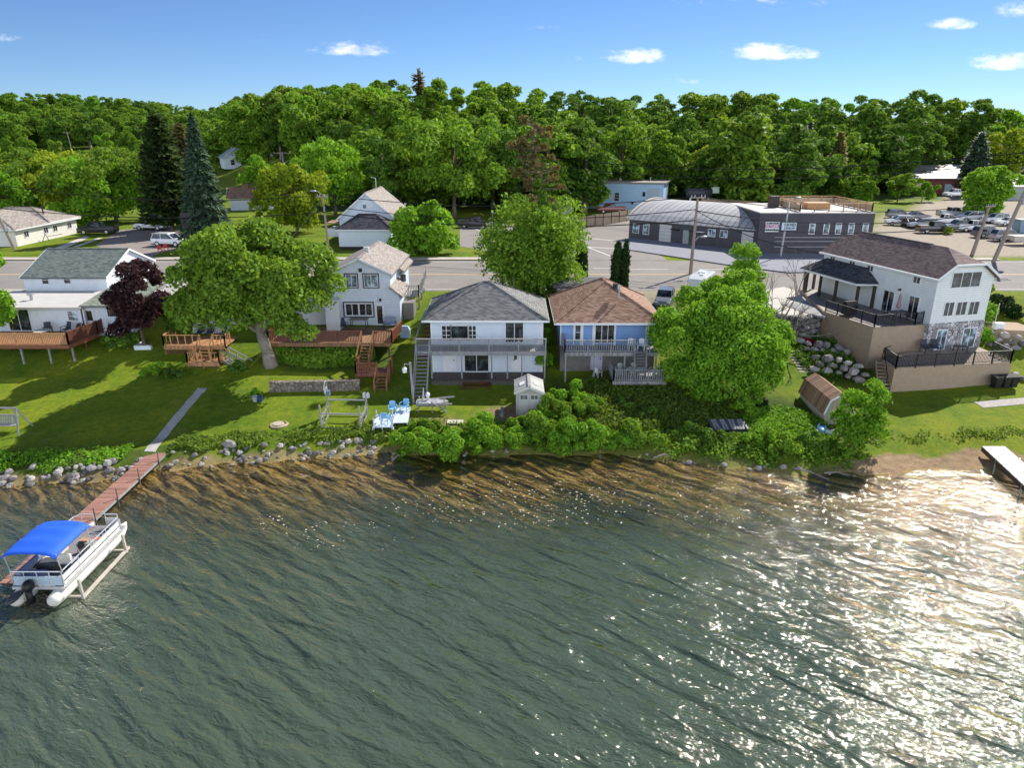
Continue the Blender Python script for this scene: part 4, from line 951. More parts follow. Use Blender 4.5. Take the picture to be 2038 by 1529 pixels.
# ================================================================ BUILDINGS BEHIND THE ROAD
# white two-part house
B = (-19.8, 95, 5)
h = thing('clapboard_house', 'white clapboard house with dark hipped front room across the road', 'house', B)
x0, x1 = XH(675, 95, 6)-B[0], XH(779, 95, 6)-B[0]
zt = ZH(457, 95)-5
m = MB(); m.box(x0, x1, 0, 4.2, .45, zt); m.build('front_room', SID_BLUE, h)
m = MB(); m.box(x0+.1, x1-.1, .1, 4.2, -.2, .45); m.build('crawl_space', BLACK, h)
hiproof(h, x0-.3, x1+.35, -.35, 5.6, zt, 1.75, 2.3, 0, ROOF_DK)
xa, xb = XH(671, 99, 8.5)-B[0], XH(789, 99, 8.5)-B[0]; ap, ev = ZH(384, 99)-5, ZH(434, 99)-5
gablewalls(h, xa+.25, xb-.25, 4.21, 16.5, -.1, ev-.05, ap-.15, 1, SID_BLUE)
gableroof(h, xa-.1, xb+.1, 3.9, 16.8, ev-.2, ap, 1, ROOF_TAN)
O, w, hh = wrect(722, 407, 728.5, 415, 99.2, B); window(h, O, (1, 0), w, hh, 1, 1, WHITE, GLASSL, .06)
m = MB(); m.box(xa-1.6, xa+.2, 5, 8, 1.1, 2.2); m.build('side_porch', SID_WHITE, h)
m = MB(); m.box(xa-1.8, xa+.3, 4.8, 8.2, 2.9, 3.02); m.build('porch_roof', ROOF_BRN, h)
m = MB(); m.tube(((xa+xb)/2-.3, 14, ap-.2), ((xa+xb)/2-.3, 14, ap+1.4), .06); m.bar(((xa+xb)/2-.3, 14, ap+1.35), ((xa+xb)/2-1.0, 14, ap+1.5), .06); m.build('mast', ALU, h)
# long white ranch at the left
B = (-68.3, 98, 5)
h = thing('ranch_house', 'long white ranch house with grey roof past the road at far left', 'house', B)
m = MB(); m.box(-13, 0, 0, 14.4, -.2, 2.35); m.build('wall', siding('cream white siding', (.7, .68, .64), .22), h)
hiproof(h, -13.4, .5, -.5, 15, 2.35, 1.9, 3, 1, ROOF_TAN)
hiproof(h, -13, .3, 7.5, 15.4, 2.5, 1.75, 4, 0, ROOF_TAN)
for y in (1.8, 6.2, 8.4, 12): window(h, (.002, y, 1.05), (0, 1), .95, .75, 2, 1, WHITE, GLASS, .06)
m = MB(); m.tube((-2, 10, 3.4), (-2, 10, 4.6), .1); m.build('flue', BLACK, h)
m = MB()
for a, c in (((.5, 4.6, .0), (.6, 5.4, 1.0)), ((.6, 5.4, 1.0), (.6, 6.0, 0)), ((.5, 6, .6), (.5, 9.4, .5))): m.tube(a, c, .04)
m.build('hand_rail', BLACK, h)
# brown roofed cottage with chimney
gx, gy = G(500, 413, 5.6); gz_ = tz(gx, gy); B = (gx, gy, gz_)
h = thing('chimney_cottage', 'pale cottage with low brown roof and square brick chimney among the trees', 'house', B, .25)
m = MB(); m.box(-4, 4.2, 0, 7, -.5, 2.6); m.build('wall', SID_BLUE, h)
gableroof(h, -4.6, 4.8, -.6, 7.6, 2.5, 4.3, 0, ROOF_BRN)
m = MB(); m.box(-1.6, -.4, 3, 4, 3.2, 5.3); m.build('chimney', plain('brown chimney brick', (.22, .13, .09), .9, .25, 4), h)
window(h, (1.6, -.002, .7), (1, 0), 1.2, 1.3, 2, 1, WHITE, GLASS)
gx, gy = G(478, 352, 6.5); B = (gx, gy, tz(gx, gy)-.2)
h = thing('blue_cottage', 'pale blue cottage with a steep gable in the far valley clearing', 'house', B, .5)
gablewalls(h, -4.5, 4.5, 0, 10, -.5, 3.2, 6.2, 1, SID_BLUE); gableroof(h, -5, 5, -.5, 10.5, 3.0, 6.35, 1, plain('blue grey metal roof', (.3, .36, .45), .5, .1))
for x in (-2.4, .8): window(h, (x, -.002, .8), (1, 0), 1.2, 1.6, 1, 2, WHITE, GLASS)
# blue flat-roofed workshop
B0 = G(1150, 412, 5.5); B1 = G(1318, 417, 5.5); B = (B0[0], B0[1], tz(*B0)-.3); rz = math.atan2(B1[1]-B0[1], B1[0]-B0[0]); Wd = math.hypot(B1[0]-B0[0], B1[1]-B0[1])
h = thing('workshop', 'flat roofed light blue block workshop at the foot of the forest', 'workshop', B, rz)
m = MB(); m.box(0, Wd, 0, 10, -1, 5.4); m.build('wall', plain('light blue painted block', (.36, .52, .72), .8, .1, 1), h)
m = MB(); m.box(-.3, Wd+.4, -.4, 10.3, 5.4, 5.65); m.build('roof', ROOF_TAN, h)
m = MB(); m.box(Wd-3.2, Wd-.7, -.05, 0, 0, 4.5); m.build('garage_door', plain('blue grey roller door', (.36, .44, .52), .7, .08), h)
for x, z, w_, hh in ((7.6, 1.9, .9, 1.6), (13.2, 2.9, .6, .9), (13.4, 1.6, .5, .6), (1.3, 1.9, .7, 1.5)): window(h, (x, -.003, z), (1, 0), w_, hh, 1, 3 if hh > 1 else 1, SID_BLUE, GLASS, .05)
for x, z in ((11.3, 1.6), (14.3, 2.1), (15.0, 2.2)):
    m = MB(); m.cb((x, -.1, z), (.4, .2, .5)); m.build('wall_box', BLACK, h)
m = MB(); m.tube((14, 5, 5.6), (14, 5, 6.4), .12); m.cb((8, 4, 5.9), (.5, .5, .5)); m.build('roof_vent', METAL, h)
# small grey garage
gx, gy = G(1110, 421, 5.5); B = (gx, gy, tz(gx, gy)-.2)
h = thing('small_garage', 'low pale grey garage behind the fence at the forest edge', 'garage', B, -.1)
m = MB(); m.box(-2.8, 2.8, 0, 5, -.3, 2.1); m.build('wall', siding('pale grey siding', (.45, .47, .5)), h); gableroof(h, -3.1, 3.1, -.3, 5.3, 2.05, 3.2, 0, ROOF_TAN)
# dark workshop with barrel roof
A3, B3 = Vector(A_+(5,)), Vector(B_+(5,)); rz = math.atan2(B3.y-A3.y, B3.x-A3.x); Wd = (B3-A3).length; B = tuple(A3)
DARKW = siding('charcoal painted block', (.062, .06, .072), .22, .3)
h = thing('barrel_roof_garage', 'long charcoal repair garage with pale barrel vaulted roof beside the intersection', 'garage', B, rz)
m = MB(); m.box(0, Wd, 0, 15, -.3, 2.95); m.build('wall', DARKW, h)
arc = [(0-.4+ (15.4)*(i/14), 2.95+2.35*math.sin(math.pi*i/14)**.8 if 0 < i < 14 else 2.95) for i in range(15)]
BARREL = boards('pale ribbed roofing', (.4, .4, .4), 0, .9, .1, .5)
m = MB(); m.extr([(-.02, y, z) for y, z in arc]+[(-.02, y, z-.14) for y, z in arc[::-1]], (Wd+.04, 0, 0)); rf = m.build('roof', BARREL, h)
m = MB(); m.extr([(0, y, z-.15) for y, z in arc], (.25, 0, 0)); m.build('end_wall', DARKW, h)
m = MB(); m.extr([(-.3, y, z+.22) for y, z in arc]+[(-.3, y, z-.1) for y, z in arc[::-1]], (.35, 0, 0)); m.build('parapet', plain('pale parapet cap', (.5, .46, .42), .8, .1), rf)
def fx(px, py): return onw(px, py, B, rz, 'y', 0)
def gw(a, b, c, d, nx, name='window', mat=WHITE, glass=GLASS, nz=1, z0=None):
    xa, za = fx(a, d); xb, zt = fx(c, b); za = za if z0 is None else z0
    return window(h, (xa, -.003, za), (1, 0), xb-xa, zt-za, nx, nz, mat, glass, .06, name)
gw(1260, 447, 1272, 463, 1, glass=GLASSL); gw(1280, 447, 1292, 466, 1, glass=GLASSL); gw(1409, 458, 1424, 470, 2, glass=GLASSL); gw(1433, 460, 1448, 472, 2, glass=GLASSL)
ROLL = siding('pale roller door', (.52, .52, .5), .5, .08)
for a, b, c, d in ((1311, 449, 1337, 485), (1473, 463, 1504, 502)):
    xa, za = fx(a, d); xb, zt = fx(c, b); m = MB(); m.box(xa, xb, -.06, -.003, 0, min(2.6, zt)); m.build('roller_door', ROLL, h)
xa, za = fx(1358, 488); m = MB(); m.box(xa, xa+.9, -.06, -.003, 0, 2.0); m.build('door', plain('grey green door', (.3, .34, .32)), h)
for a in (1345, 1395, 1382): xa, za = fx(a, 465); m = MB(); m.cb((xa, -.3, 2.0), (1.2, .6, .1)); m.build('awning', PLASTW if a == 1395 else BLACK, h)
# flat roofed charcoal block with terrace fence and signs
B = (31.6, 91.5, 5)
h = thing('flat_roof_store', 'two storey charcoal block store with roof terrace fence and two painted signs', 'store', B)
Wd2 = 14.6
m = MB(); m.box(0, Wd2, 0, 13, -.3, 5.15); m.build('wall', DARKW, h)
m = MB(); m.box(-.1, Wd2+.1, -.1, 13.1, 5.15, 5.3); m.build('roof', ROOF_WHITE, h)
for px in (1616, 1644.5, 1668.5, 1694, 1722): 
    O, w, hh = wrect(px-4.5, 446, px+4.5, 465, 91.5, B); window(h, O, (1, 0), w, hh, 1, 2, WHITE, GLASSL, .1)
m = MB()
for z in (.9, 1.6, 2.1): m.box(2.2, 12, -.08, -.003, z, z+.1)
m.build('shelf_rail', plain('grey rail', (.3, .3, .32)), h)
rails = [(5.2, .6), (Wd2-.2, .6), (Wd2-.2, 12), (5.2, 12), (5.2, .6)]
m = MB()
for (xa, ya), (xb, yb) in zip(rails, rails[1:]):
    a, c = Vector((xa, ya, 5.3)), Vector((xb, yb, 5.3)); m.bar(a+Vector((0, 0, 1.05)), c+Vector((0, 0, 1.05)), .1, .1); n = max(2, int((c-a).length/1.6))
    for i in range(n+1): m.bar(a.lerp(c, i/n), a.lerp(c, i/n)+Vector((0, 0, 1.1)), .12)
m.build('terrace_rail', TANW, h)
m = MB()
for (xa, ya), (xb, yb) in zip(rails[1:], rails[2:]): m.bar((xa, ya+.05, 5.75), (xb, yb, 5.75), .03, .8)
m.build('terrace_screen', plain('tan board screen', (.46, .34, .22), .8, .2), h)
m = MB(); m.box(3.3, 4.4, 6, 7.2, 5.3, 6.8); m.build('stair_head', BRNTRIM, h)
m = MB(); m.box(7.5, 10.5, 4, 6, 5.3, 6.1); m.build('roof_bench', TANW, h)
def text(s, size, loc, par, mat, name='lettering', sx=1):
    c = bpy.data.curves.new(name, 'FONT'); c.body = s; c.size = size; c.extrude = .012; c.align_x = 'CENTER'; c.align_y = 'CENTER'; c.offset = .012
    o = bpy.data.objects.new(name, c); COL.objects.link(o); dg = bpy.context.evaluated_depsgraph_get(); me = bpy.data.meshes.new_from_object(o.evaluated_get(dg))
    bpy.data.objects.remove(o); me.materials.append(mat); o = bpy.data.objects.new(name, me); COL.objects.link(o); o.parent = par; o.location = loc; o.rotation_euler = (math.pi/2, 0, 0); o.scale = (sx, 1, 1); return o
def pw2(px, py): x, z = PW(px, py, 91.4); return x-B[0], z-5
(xa, zb), (xb, zt) = pw2(1522, 462), pw2(1552, 442)
m = MB(); m.box(xa, xb, -.12, -.02, zb, zt); s1 = m.build('sign_board', PLASTW, h); mx = (xa+xb)/2; H = zt-zb
m = MB(); m.box(xa+.01, xb-.01, -.128, -.121, zb+H*.42, zb+H*.72); m.build('sign_band', plain('crimson sign band', (.45, .06, .2), .5, .05), s1)
text('CLUMP HUGEN', .26, (mx, -.14, zb+H*.85), s1, BLACK, sx=.9); text('RX BALEDER', .34, (mx, -.145, zb+H*.57), s1, PLASTW, sx=.8); text('BUCK Y CORCLIR', .28, (mx, -.14, zb+H*.2), s1, BLACK, sx=.75)
(xa, zb), (xb, zt) = pw2(1555, 458.5), pw2(1586, 443.5)
m = MB(); m.box(xa, xb, -.12, -.02, zb, zt); s2 = m.build('sign_board', plain('pale blue sign board', (.58, .74, .78), .5, .05), h); mx = (xa+xb)/2; H = zt-zb
text('OSTED', .5, (mx+.1, -.14, zb+H*.7), s2, BLACK, sx=.95); text('AZHD.PP', .34, (mx+.05, -.14, zb+H*.25), s2, plain('dark blue lettering', (.03, .06, .2)), sx=1.0)
# red brick building and pale roof at far right
B0 = G(1815, 386, 5.4); B = (B0[0], B0[1], tz(*B0)-.6)
h = thing('brick_warehouse', 'low red brick warehouse with pale metal roof beyond the parking lot', 'warehouse', B, -.05)
m = MB(); m.box(0, 18, 0, 14, -1, 4.6); m.build('wall', plain('dark red brick', (.13, .045, .04), .9, .25, 3), h)
m = MB(); m.extr([(-.6, -.9, 4.5), (-.6, 15, 7.2), (-.6, 15, 7.4), (-.6, -.9, 4.7)], (19.4, 0, 0)); m.build('roof', boards('pale standing seam roof', (.34, .32, .3), 0, 1.2, .1, .5), h)
m = MB(); m.box(7.8, 10, -.08, -.003, .4, 3.2); m.build('door', plain('blue grey door', (.3, .36, .4)), h)
m = MB(); m.box(0.4, 3.4, -.06, -.003, 1.2, 3.6); m.build('boarded_bay', plain('tan bay panel', (.38, .3, .24)), h)
B0 = G(2000, 398, 5.4); B = (B0[0], B0[1]+4, tz(*B0)-.5)
h = thing('metal_shed', 'white roofed metal shed cut by the right picture edge', 'warehouse', B)
m = MB(); m.box(0, 20, 0, 12, -.5, 3.6); m.build('wall', plain('grey green metal wall', (.3, .34, .33)), h)
m = MB(); m.extr([(-.5, -.6, 3.5), (-.5, 6, 5.4), (-.5, 12.6, 3.5), (-.5, 12.6, 3.65), (-.5, 6, 5.6), (-.5, -.6, 3.65)], (21, 0, 0)); m.build('roof', ROOF_WHITE, h)
# fences
def fence(name, label, pts, hgt, mat, pm, gap=2.5, th=.06):
    h = thing(name, label, 'fence', pts[0]); o = Vector(pts[0]); m = MB()
    for a, c in zip(pts, pts[1:]):
        a, c = Vector(a)-o, Vector(c)-o; m.bar(a+Vector((0, 0, hgt/2)), c+Vector((0, 0, hgt/2)), th, hgt)
    m.build('panel', mat, h)
    for a, c in zip(pts, pts[1:]):
        a, c = Vector(a)-o, Vector(c)-o; n = max(1, round((c-a).length/gap))
        for i in range(n): q = MB(); p = a.lerp(c, i/n); q.bar(p+Vector((0, -.07, -.2)), p+Vector((0, -.07, hgt+.12)), .13); q.build('post', pm, h)
    return h
TANP = plain('tan privacy slats', (.45, .34, .24), .85, .15, 2)
fence('privacy_fence', 'tan privacy fence curving along the side street to the barrel roof', [G(px, py, 5)+(5,) for px, py in ((1118, 462), (1150, 457), (1200, 449), (1262, 438))], 1.9, TANP, BRNTRIM)
fence('privacy_fence', 'weathered tan board fence behind the barrel roofed garage', [G(px, py, 5)+(5,) for px, py in ((1395, 422), (1455, 424), (1502, 428), (1520, 436))], 2.5, plain('weathered tan boards', (.38, .27, .18), .85, .25), TANW, 3.5)
# round fuel tank stand behind the garage
gx, gy = G(1390, 421, 5); h = thing('storage_tank', 'raised dark tank on white legs behind the barrel roofed garage', 'tank', (gx, gy, 5))
m = MB(); m.tube((-2.6, 0, 3.6), (2.2, 0, 3.6), .9, .9, 14); m.build('tank', plain('dark tank steel', (.06, .06, .08), .5), h, True)
m = MB(); m.cb((3, 0, 4.2), (1.3, 1.2, 1.2)); m.build('tank_box', plain('pale green box', (.55, .66, .6)), h)
for x in (-2, .4, 1.6): m = MB(); m.bar((x, 0, -.1), (x+.2, 0, 3.2), .3); m.build('leg', PLASTW, h)
# ================================================================ VEGETATION
def quads_mesh(name, P, mat):
    """P: (n,4,3)"""
    n = len(P); me = bpy.data.meshes.new(name); me.vertices.add(n*4); me.vertices.foreach_set('co', P.astype(np.float32).ravel())
    me.loops.add(n*4); me.loops.foreach_set('vertex_index', np.arange(n*4, dtype=np.int32)); me.polygons.add(n)
    me.polygons.foreach_set('loop_start', np.arange(0, n*4, 4, dtype=np.int32)); me.polygons.foreach_set('loop_total', np.full(n, 4, np.int32))
    me.update(calc_edges=True); me.materials.append(mat); return me
def leaves(rng, C, Rr, n, size, jit=.75, shell=.62, up=.25, squash=.85, low=-.45, long=1.5):
    """leaf diamonds on lobes: C (k,3) centres, Rr (k,) radii"""
    C = np.asarray(C, float); Rr = np.asarray(Rr, float); w = Rr**2; w = w/w.sum()
    k = rng.choice(len(Rr), n, p=w); d = rng.normal(size=(n, 3)); d[:, 2] += up; d /= np.linalg.norm(d, axis=1)[:, None]
    d[:, 2] = np.where(d[:, 2] < low, -d[:, 2], d[:, 2])
    rad = Rr[k]*(shell+(1.05-shell)*rng.random(n)**.6+.3*rng.random(n)**5); ctr = C[k]+d*rad[:, None]*np.array([1, 1, squash])
    nrm = d+rng.normal(size=(n, 3))*jit; nrm /= np.linalg.norm(nrm, axis=1)[:, None]
    a = np.cross(nrm, rng.normal(size=(n, 3))); a /= np.linalg.norm(a, axis=1)[:, None]; b = np.cross(nrm, a)
    s = size*(.55+.8*rng.random(n))
    a *= (s*.5*long)[:, None]; b *= (s*.5)[:, None]; bend = nrm*(s*.12)[:, None]
    return np.stack([ctr-a, ctr-b*.8+bend, ctr+a*.9, ctr+b*.8+bend], 1)
def limbs(m, base, H, r0, ends, rng, lean=(0, 0)):
    """trunk with tapered limbs reaching into the crown"""
    p = Vector(base); top = Vector((base[0]+lean[0], base[1]+lean[1], base[2]+H)); n = 5; pts = []
    for i in range(n+1):
        q = p.lerp(top, i/n)+Vector((rng.normal()*.06*r0*3, rng.normal()*.06*r0*3, 0))*(i > 0); pts.append(q)
    for i in range(n): m.tube(pts[i], pts[i+1], r0*(1-.13*i)*(1.25 if i == 0 else 1), r0*(1-.13*(i+1)), 7)
    for e in ends:
        e = Vector(e); s = pts[min(n, max(2, int(n*min(1, max(.3, (e.z-base[2])/H*.75)))))]
        mid = s.lerp(e, .5)+Vector((0, 0, .08*(e-s).length)); m.tube(s, mid, r0*.38, r0*.22, 5); m.tube(mid, e, r0*.22, r0*.06, 5)
def lobes(rng, k, rx, ry, rz, cz, rl=(.24, .42), flat=0):
    C = []; Q = []
    for i in range(k):
        d = rng.normal(size=3); d /= np.linalg.norm(d); f = (.32+.66*rng.random())
        C.append((d[0]*rx*f, d[1]*ry*f, cz+d[2]*rz*f)); Q.append(min(rx, rz)*rng.uniform(*rl))
    return C, Q
LN, LS = 1.9, .74
L_MAPLE = leafmat('maple leaves', (0.0671, 0.146, 0.0171), (0.232, 0.378, 0.0427))
L_DARK = leafmat('deep green leaves', (.04, .1, .016), (.16, .3, .04))
L_MID = leafmat('mid green leaves', (.06, .145, .016), (.24, .41, .042))
L_YEL = leafmat('yellow green leaves', (0.11, 0.195, 0.0122), (0.366, 0.464, 0.0366))
L_BRIGHT = leafmat('bright green leaves', (0.0811, 0.198, 0.0185), (0.255, 0.487, 0.0371))
L_PURPLE = leafmat('purple brown leaves', (0.0243, 0.0121, 0.0149), (0.115, 0.0607, 0.0607), .22, (0.176, 0.0675, 0.0675))
L_SPRUCE = leafmat('blue green needles', (0.0278, 0.0603, 0.0325), (0.127, 0.198, 0.116), .12)
L_PINE = leafmat('brown green pine needles', (.06, .06, .022), (.24, .21, .08), .25)
L_PINE2 = leafmat('dark pine needles', (.022, .045, .014), (.1, .15, .045), .2)
L_CEDAR = leafmat('dark cedar sprays', (0.0135, 0.0324, 0.0081), (0.0473, 0.0878, 0.0216), .12)
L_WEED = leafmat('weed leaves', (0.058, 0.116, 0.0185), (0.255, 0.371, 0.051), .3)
L_WEED2 = leafmat('shaded weed leaves', (0.0366, 0.0732, 0.0122), (0.159, 0.244, 0.0366), .4)  # darker copy of the weed leaves, slope shade put into the colour
L_RUST = leafmat('rusty dying leaves', (.09, .1, .03), (.28, .28, .08), .3)
SKX = [0, 150, 300, 420, 470, 560, 700, 850, 1000, 1200, 1350, 1420, 1600, 1750, 1850, 1950, 2038, 2200]; SKL = [182, 185, 200, 218, 190, 172, 160, 152, 165, 172, 190, 180, 190, 182, 178, 190, 212, 215]
def cap(x, y, z): return ZH(float(np.interp(PXU(x, y, z+15)[0], SKX, SKL)), y)-z
def tree_meshes(name, seed, H, rx, rz, k, n, leaf, mat, trunk=BARK, ry=None, r0=None, rl=(.2, .38), open_=.0, jit=.75):
    rng = np.random.default_rng(seed); ry = ry or rx; cz = H-rz
    C, Q = lobes(rng, k, rx, ry, rz, cz, rl)
    C0 = list(C); Cn, Qn = list(C), list(Q)
    for i in range(k*2):
        j = rng.integers(0, k); d = rng.normal(size=3); d /= np.linalg.norm(d); Cn.append(tuple(np.array(C[j])+d*Q[j]*.8)); Qn.append(Q[j]*rng.uniform(.3, .55))
    me = quads_mesh('crown', leaves(rng, Cn, Qn, int(n*LN), leaf*LS, jit+.12), mat)
    m = MB(); limbs(m, (0, 0, -.4), H*.78+.4, r0 or H*.022, [C[i] for i in rng.choice(k, min(k, 9), replace=False)], rng)
    mt = bpy.data.meshes.new('trunk'); mt.from_pydata(m.v, [], m.f); mt.update(); mt.shade_smooth(); mt.materials.append(trunk)
    return me, mt
def conifer_meshes(seed, H, Rb, n, leaf, mat, droop=.35, pw=.9, z0=.06, trunk=BARK):
    rng = np.random.default_rng(seed); P = []; whorls = int(H/.42)
    f = rng.random(n)**.62; zz = H*(1-f*(1-z0)); wi = np.round(zz/.42)*.42; zz = wi*.75+zz*.25
    ang = (np.floor(rng.random(n)*9)+.35*rng.normal(size=n))/9*2*np.pi+wi*1.7
    rmax = Rb*np.clip((H-zz)/H, 0.01, 1)**pw*(.8+.25*np.sin(ang*3+wi*5)); t = rng.random(n)**.6; r = rmax*t
    c = np.stack([r*np.cos(ang), r*np.sin(ang), zz-droop*r*(.4+.6*t)+rng.normal(size=n)*.08], 1)
    out = np.stack([np.cos(ang), np.sin(ang), -droop*np.ones(n)], 1)+rng.normal(size=(n, 3))*.35; out /= np.linalg.norm(out, axis=1)[:, None]
    sd = np.cross(out, np.array([0, 0, 1.]))+rng.normal(size=(n, 3))*.4; sd /= np.linalg.norm(sd, axis=1)[:, None]
    s = leaf*(.6+.8*rng.random(n)); a = out*(s*.9)[:, None]; b = sd*(s*.32)[:, None]; dn = np.array([0, 0, -1])*(s*.2)[:, None]
    me = quads_mesh('crown', np.stack([c-a*.6, c-b+dn, c+a, c+b+dn], 1), mat)
    m = MB(); m.tube((0, 0, -.3), (0, 0, H*.6), H*.018, H*.01, 7); m.tube((0, 0, H*.6), (0, 0, H*1.0), H*.01, .02, 6)
    mt = bpy.data.meshes.new('trunk'); mt.from_pydata(m.v, [], m.f); mt.update(); mt.materials.append(trunk); return me, mt
def put_tree(name, label, meshes, loc, s=1.0, rz=None, group=None, cat='tree'):
    o = thing(name, label, cat, loc, R.uniform(0, 6.28) if rz is None else rz, group); o.scale = s if isinstance(s, tuple) else (s, s, s)
    for me, nm in zip(meshes, ('crown', 'trunk')):
        c = bpy.data.objects.new(nm, me); COL.objects.link(c); c.parent = o
    return o
def at_px(px, py, guess=5):
    x, y, z = GT(px, py, guess); return x, y, z
def hpx(py, y, z): return ZH(py, y)-z
# ---- the big maple
x, y, z = at_px(541, 727, 1.8)
rng = np.random.default_rng(3); Ht = hpx(414, y, z)
C, Q = [], []
for i in range(46):
    d = rng.normal(size=3); d /= np.linalg.norm(d); f = .45+.5*rng.random(); C.append((d[0]*5.9*f-.6, d[1]*4.8*f, 7.0+d[2]*4.3*f*(1 if d[2] > 0 else .8))); Q.append(rng.uniform(1.0, 1.75))
C += [(3.6, -1.5, 5.6), (4.6, 0, 6.4), (-5.6, -.5, 4.8), (-4.6, -1.5, 4.0), (2.5, -2.6, 3.9), (-1.5, -2, 4.2), (3.4, -2.8, 3.4)]; Q += [1.5, 1.3, 1.3, 1.2, 1.1, 1.3, .9]
for i in range(90):
    j = rng.integers(0, 46); d = rng.normal(size=3); d /= np.linalg.norm(d); C.append(tuple(np.array(C[j])+d*Q[j]*.8)); Q.append(rng.uniform(.4, .8))
me = quads_mesh('crown', leaves(rng, C, Q, 62000, .25, .85), L_MAPLE)
m = MB(); limbs(m, (0, 0, -.5), 7.6, .5, [C[i] for i in range(0, 46, 4)], rng, (-1.3, .3))
mt = bpy.data.meshes.new('trunk'); mt.from_pydata(m.v, [], m.f); mt.update(); mt.shade_smooth(); mt.materials.append(BARKL)
k = Ht/(7.0+4.3*.95+1.3); put_tree('maple_tree', 'big spreading maple with pale trunk between the honey deck and the brown deck', (me, mt), (x, y, z), (1.08, 1.08, k), 0)
# ---- near trees
def bl(name, label, px, pb, ptop, wpx, n, leaf, mat, seed, k=26, zr=.42, guess=5, trunk=BARK, sq=1.0, rl=(.2, .37), jit=.75, cat='tree'):
    x, y, z = at_px(px, pb, guess); H = hpx(ptop, y, z); w = XH(px+wpx/2, y, z+H/2)-XH(px-wpx/2, y, z+H/2)
    k = int(k*1.4); mm = tree_meshes(name, seed, H, w/2*1.08, H*zr, k, n, leaf, mat, trunk, w/2*sq, rl=rl, jit=jit)
    return put_tree(name, label, mm, (x, y, z), 1, 0, cat=cat)
bl('plum_tree', 'dark purple leaved ornamental tree beside the bungalow', 288, 694, 512, 118, 7500, .3, L_PURPLE, 21, 24, .46, 2)
bl('edge_tree', 'leafy green tree cut by the left picture edge in front of the bungalow', -14, 716, 440, 112, 9000, .32, L_BRIGHT, 22, 26, .44, 2)
bl('shade_shrub', 'dark green shrub tree beside the sunroom windows', 362, 672, 590, 62, 3500, .22, L_DARK, 23, 14, .48, 3, cat='shrub')
bl('round_bush_tree', 'broad bushy tree on the grass island beside the hipped front room', 856, 506, 398, 154, 9000, .5, L_BRIGHT, 24, 44, .54, 5)
bl('yellow_tree', 'yellow green broad tree left of the clapboard house', 592, 462, 325, 165, 9000, .55, L_YEL, 25, 30, .46, 5)
bl('street_tree', 'tall broad tree with visible trunk behind the parked black pickup', 905, 432, 232, 205, 11000, .7, L_MID, 26, 40, .42, 5)
bl('leafy_tree', 'green leafy tree behind the clapboard house', 668, 428, 262, 140, 8000, .6, L_BRIGHT, 27, 30, .45, 5)
bl('slim_tree', 'slim green tree above the brown roofed cottage', 530, 412, 300, 68, 4000, .55, L_BRIGHT, 28, 18, .45, 5)
bl('yard_tree', 'olive green yard tree above the white ranch house', 60, 436, 288, 185, 10000, .55, L_MAPLE, 29, 34, .44, 5)
bl('yard_tree', 'dark spreading yard tree above the parked white cars', 232, 442, 284, 205, 11000, .55, L_MAPLE, 30, 36, .44, 5)
bl('yard_tree', 'small yard tree at the left edge behind the leaning pole', -8, 440, 275, 90, 6000, .55, L_MID, 31, 24, .45, 5)
bl('yard_tree', 'broad light green yard tree left of the big conifers', 140, 436, 300, 150, 9000, .55, L_YEL, 81, 40, .5, 5)
bl('yard_tree', 'low leafy yard tree behind the black shaded pickup', 285, 440, 318, 110, 7000, .5, L_BRIGHT, 82, 34, .52, 5)
bl('yard_tree', 'bushy yard tree just behind the ranch house roof', 20, 446, 335, 110, 7000, .5, L_BRIGHT, 83, 34, .54, 5)
bl('yard_tree', 'fresh green yard tree between the ranch house and the parked pickup', 185, 446, 322, 130, 8000, .5, L_BRIGHT, 84, 34, .54, 5)
bl('globe_tree', 'small pale green globe tree in front of the blue workshop', 1187, 416, 371, 48, 3500, .32, L_YEL, 32, 14, .5, 5)
bl('lot_tree', 'green tree with reddish tips beside the parking lot', 1960, 434, 338, 108, 7000, .55, L_BRIGHT, 33, 36, .53, 5)
bl('orchard_tree', 'pale green tree at the grass edge, left of the orchard pair', 1705, 412, 345, 66, 3500, .55, L_MID, 34, 18, .48, 5)
bl('orchard_tree', 'pale spreading tree on the grass before the warehouse', 1786, 402, 342, 78, 4000, .5, L_MID, 35, 18, .45, 5, rl=(.2, .34))
bl('orchard_tree', 'small bright green tree beside the warehouse end wall', 1834, 402, 360, 52, 3000, .45, L_BRIGHT, 36, 16, .45, 5)
bl('round_tree', 'full round green tree standing in front of the forest at right', 1757, 375, 253, 112, 7500, .7, L_BRIGHT, 37, 32, .48, 6)
bl('gold_tree', 'yellow tipped tree at the right edge beyond the parking lot', 1990, 385, 255, 90, 5000, .7, L_YEL, 38, 22, .46, 6)
for i, (px, pb, pt, w_, mt_, lb) in enumerate(((1320, 398, 268, 92, L_MID, 'dense green tree right behind the blue workshop'), (1395, 400, 300, 80, L_YEL, 'yellowish tree behind the storage tank'), (1440, 402, 285, 90, L_MID, 'green tree above the barrel roof'), (1503, 402, 305, 78, L_YEL, 'yellow green tree behind the tan board fence'), (1548, 402, 330, 66, L_YEL, 'small yellowish tree beside the store stair head'), (1588, 400, 288, 74, L_BRIGHT, 'slender green tree behind the store roof terrace'), (1640, 402, 300, 88, L_DARK, 'deep green tree behind the store roof terrace'), (770, 430, 268, 78, L_DARK, 'dark tree behind the transformer pole'), (1010, 425, 250, 100, L_DARK, 'deep green tree left of the dead pine top'), (1125, 420, 262, 80, L_BRIGHT, 'light green tree right of the dead pine top'), (1235, 405, 240, 100, L_MID, 'tall tree directly over the blue workshop roof'))):
    bl('wood_edge_tree', lb, px, pb, pt, w_, 5000, .7, mt_, 60+i, 26, .47, 5)
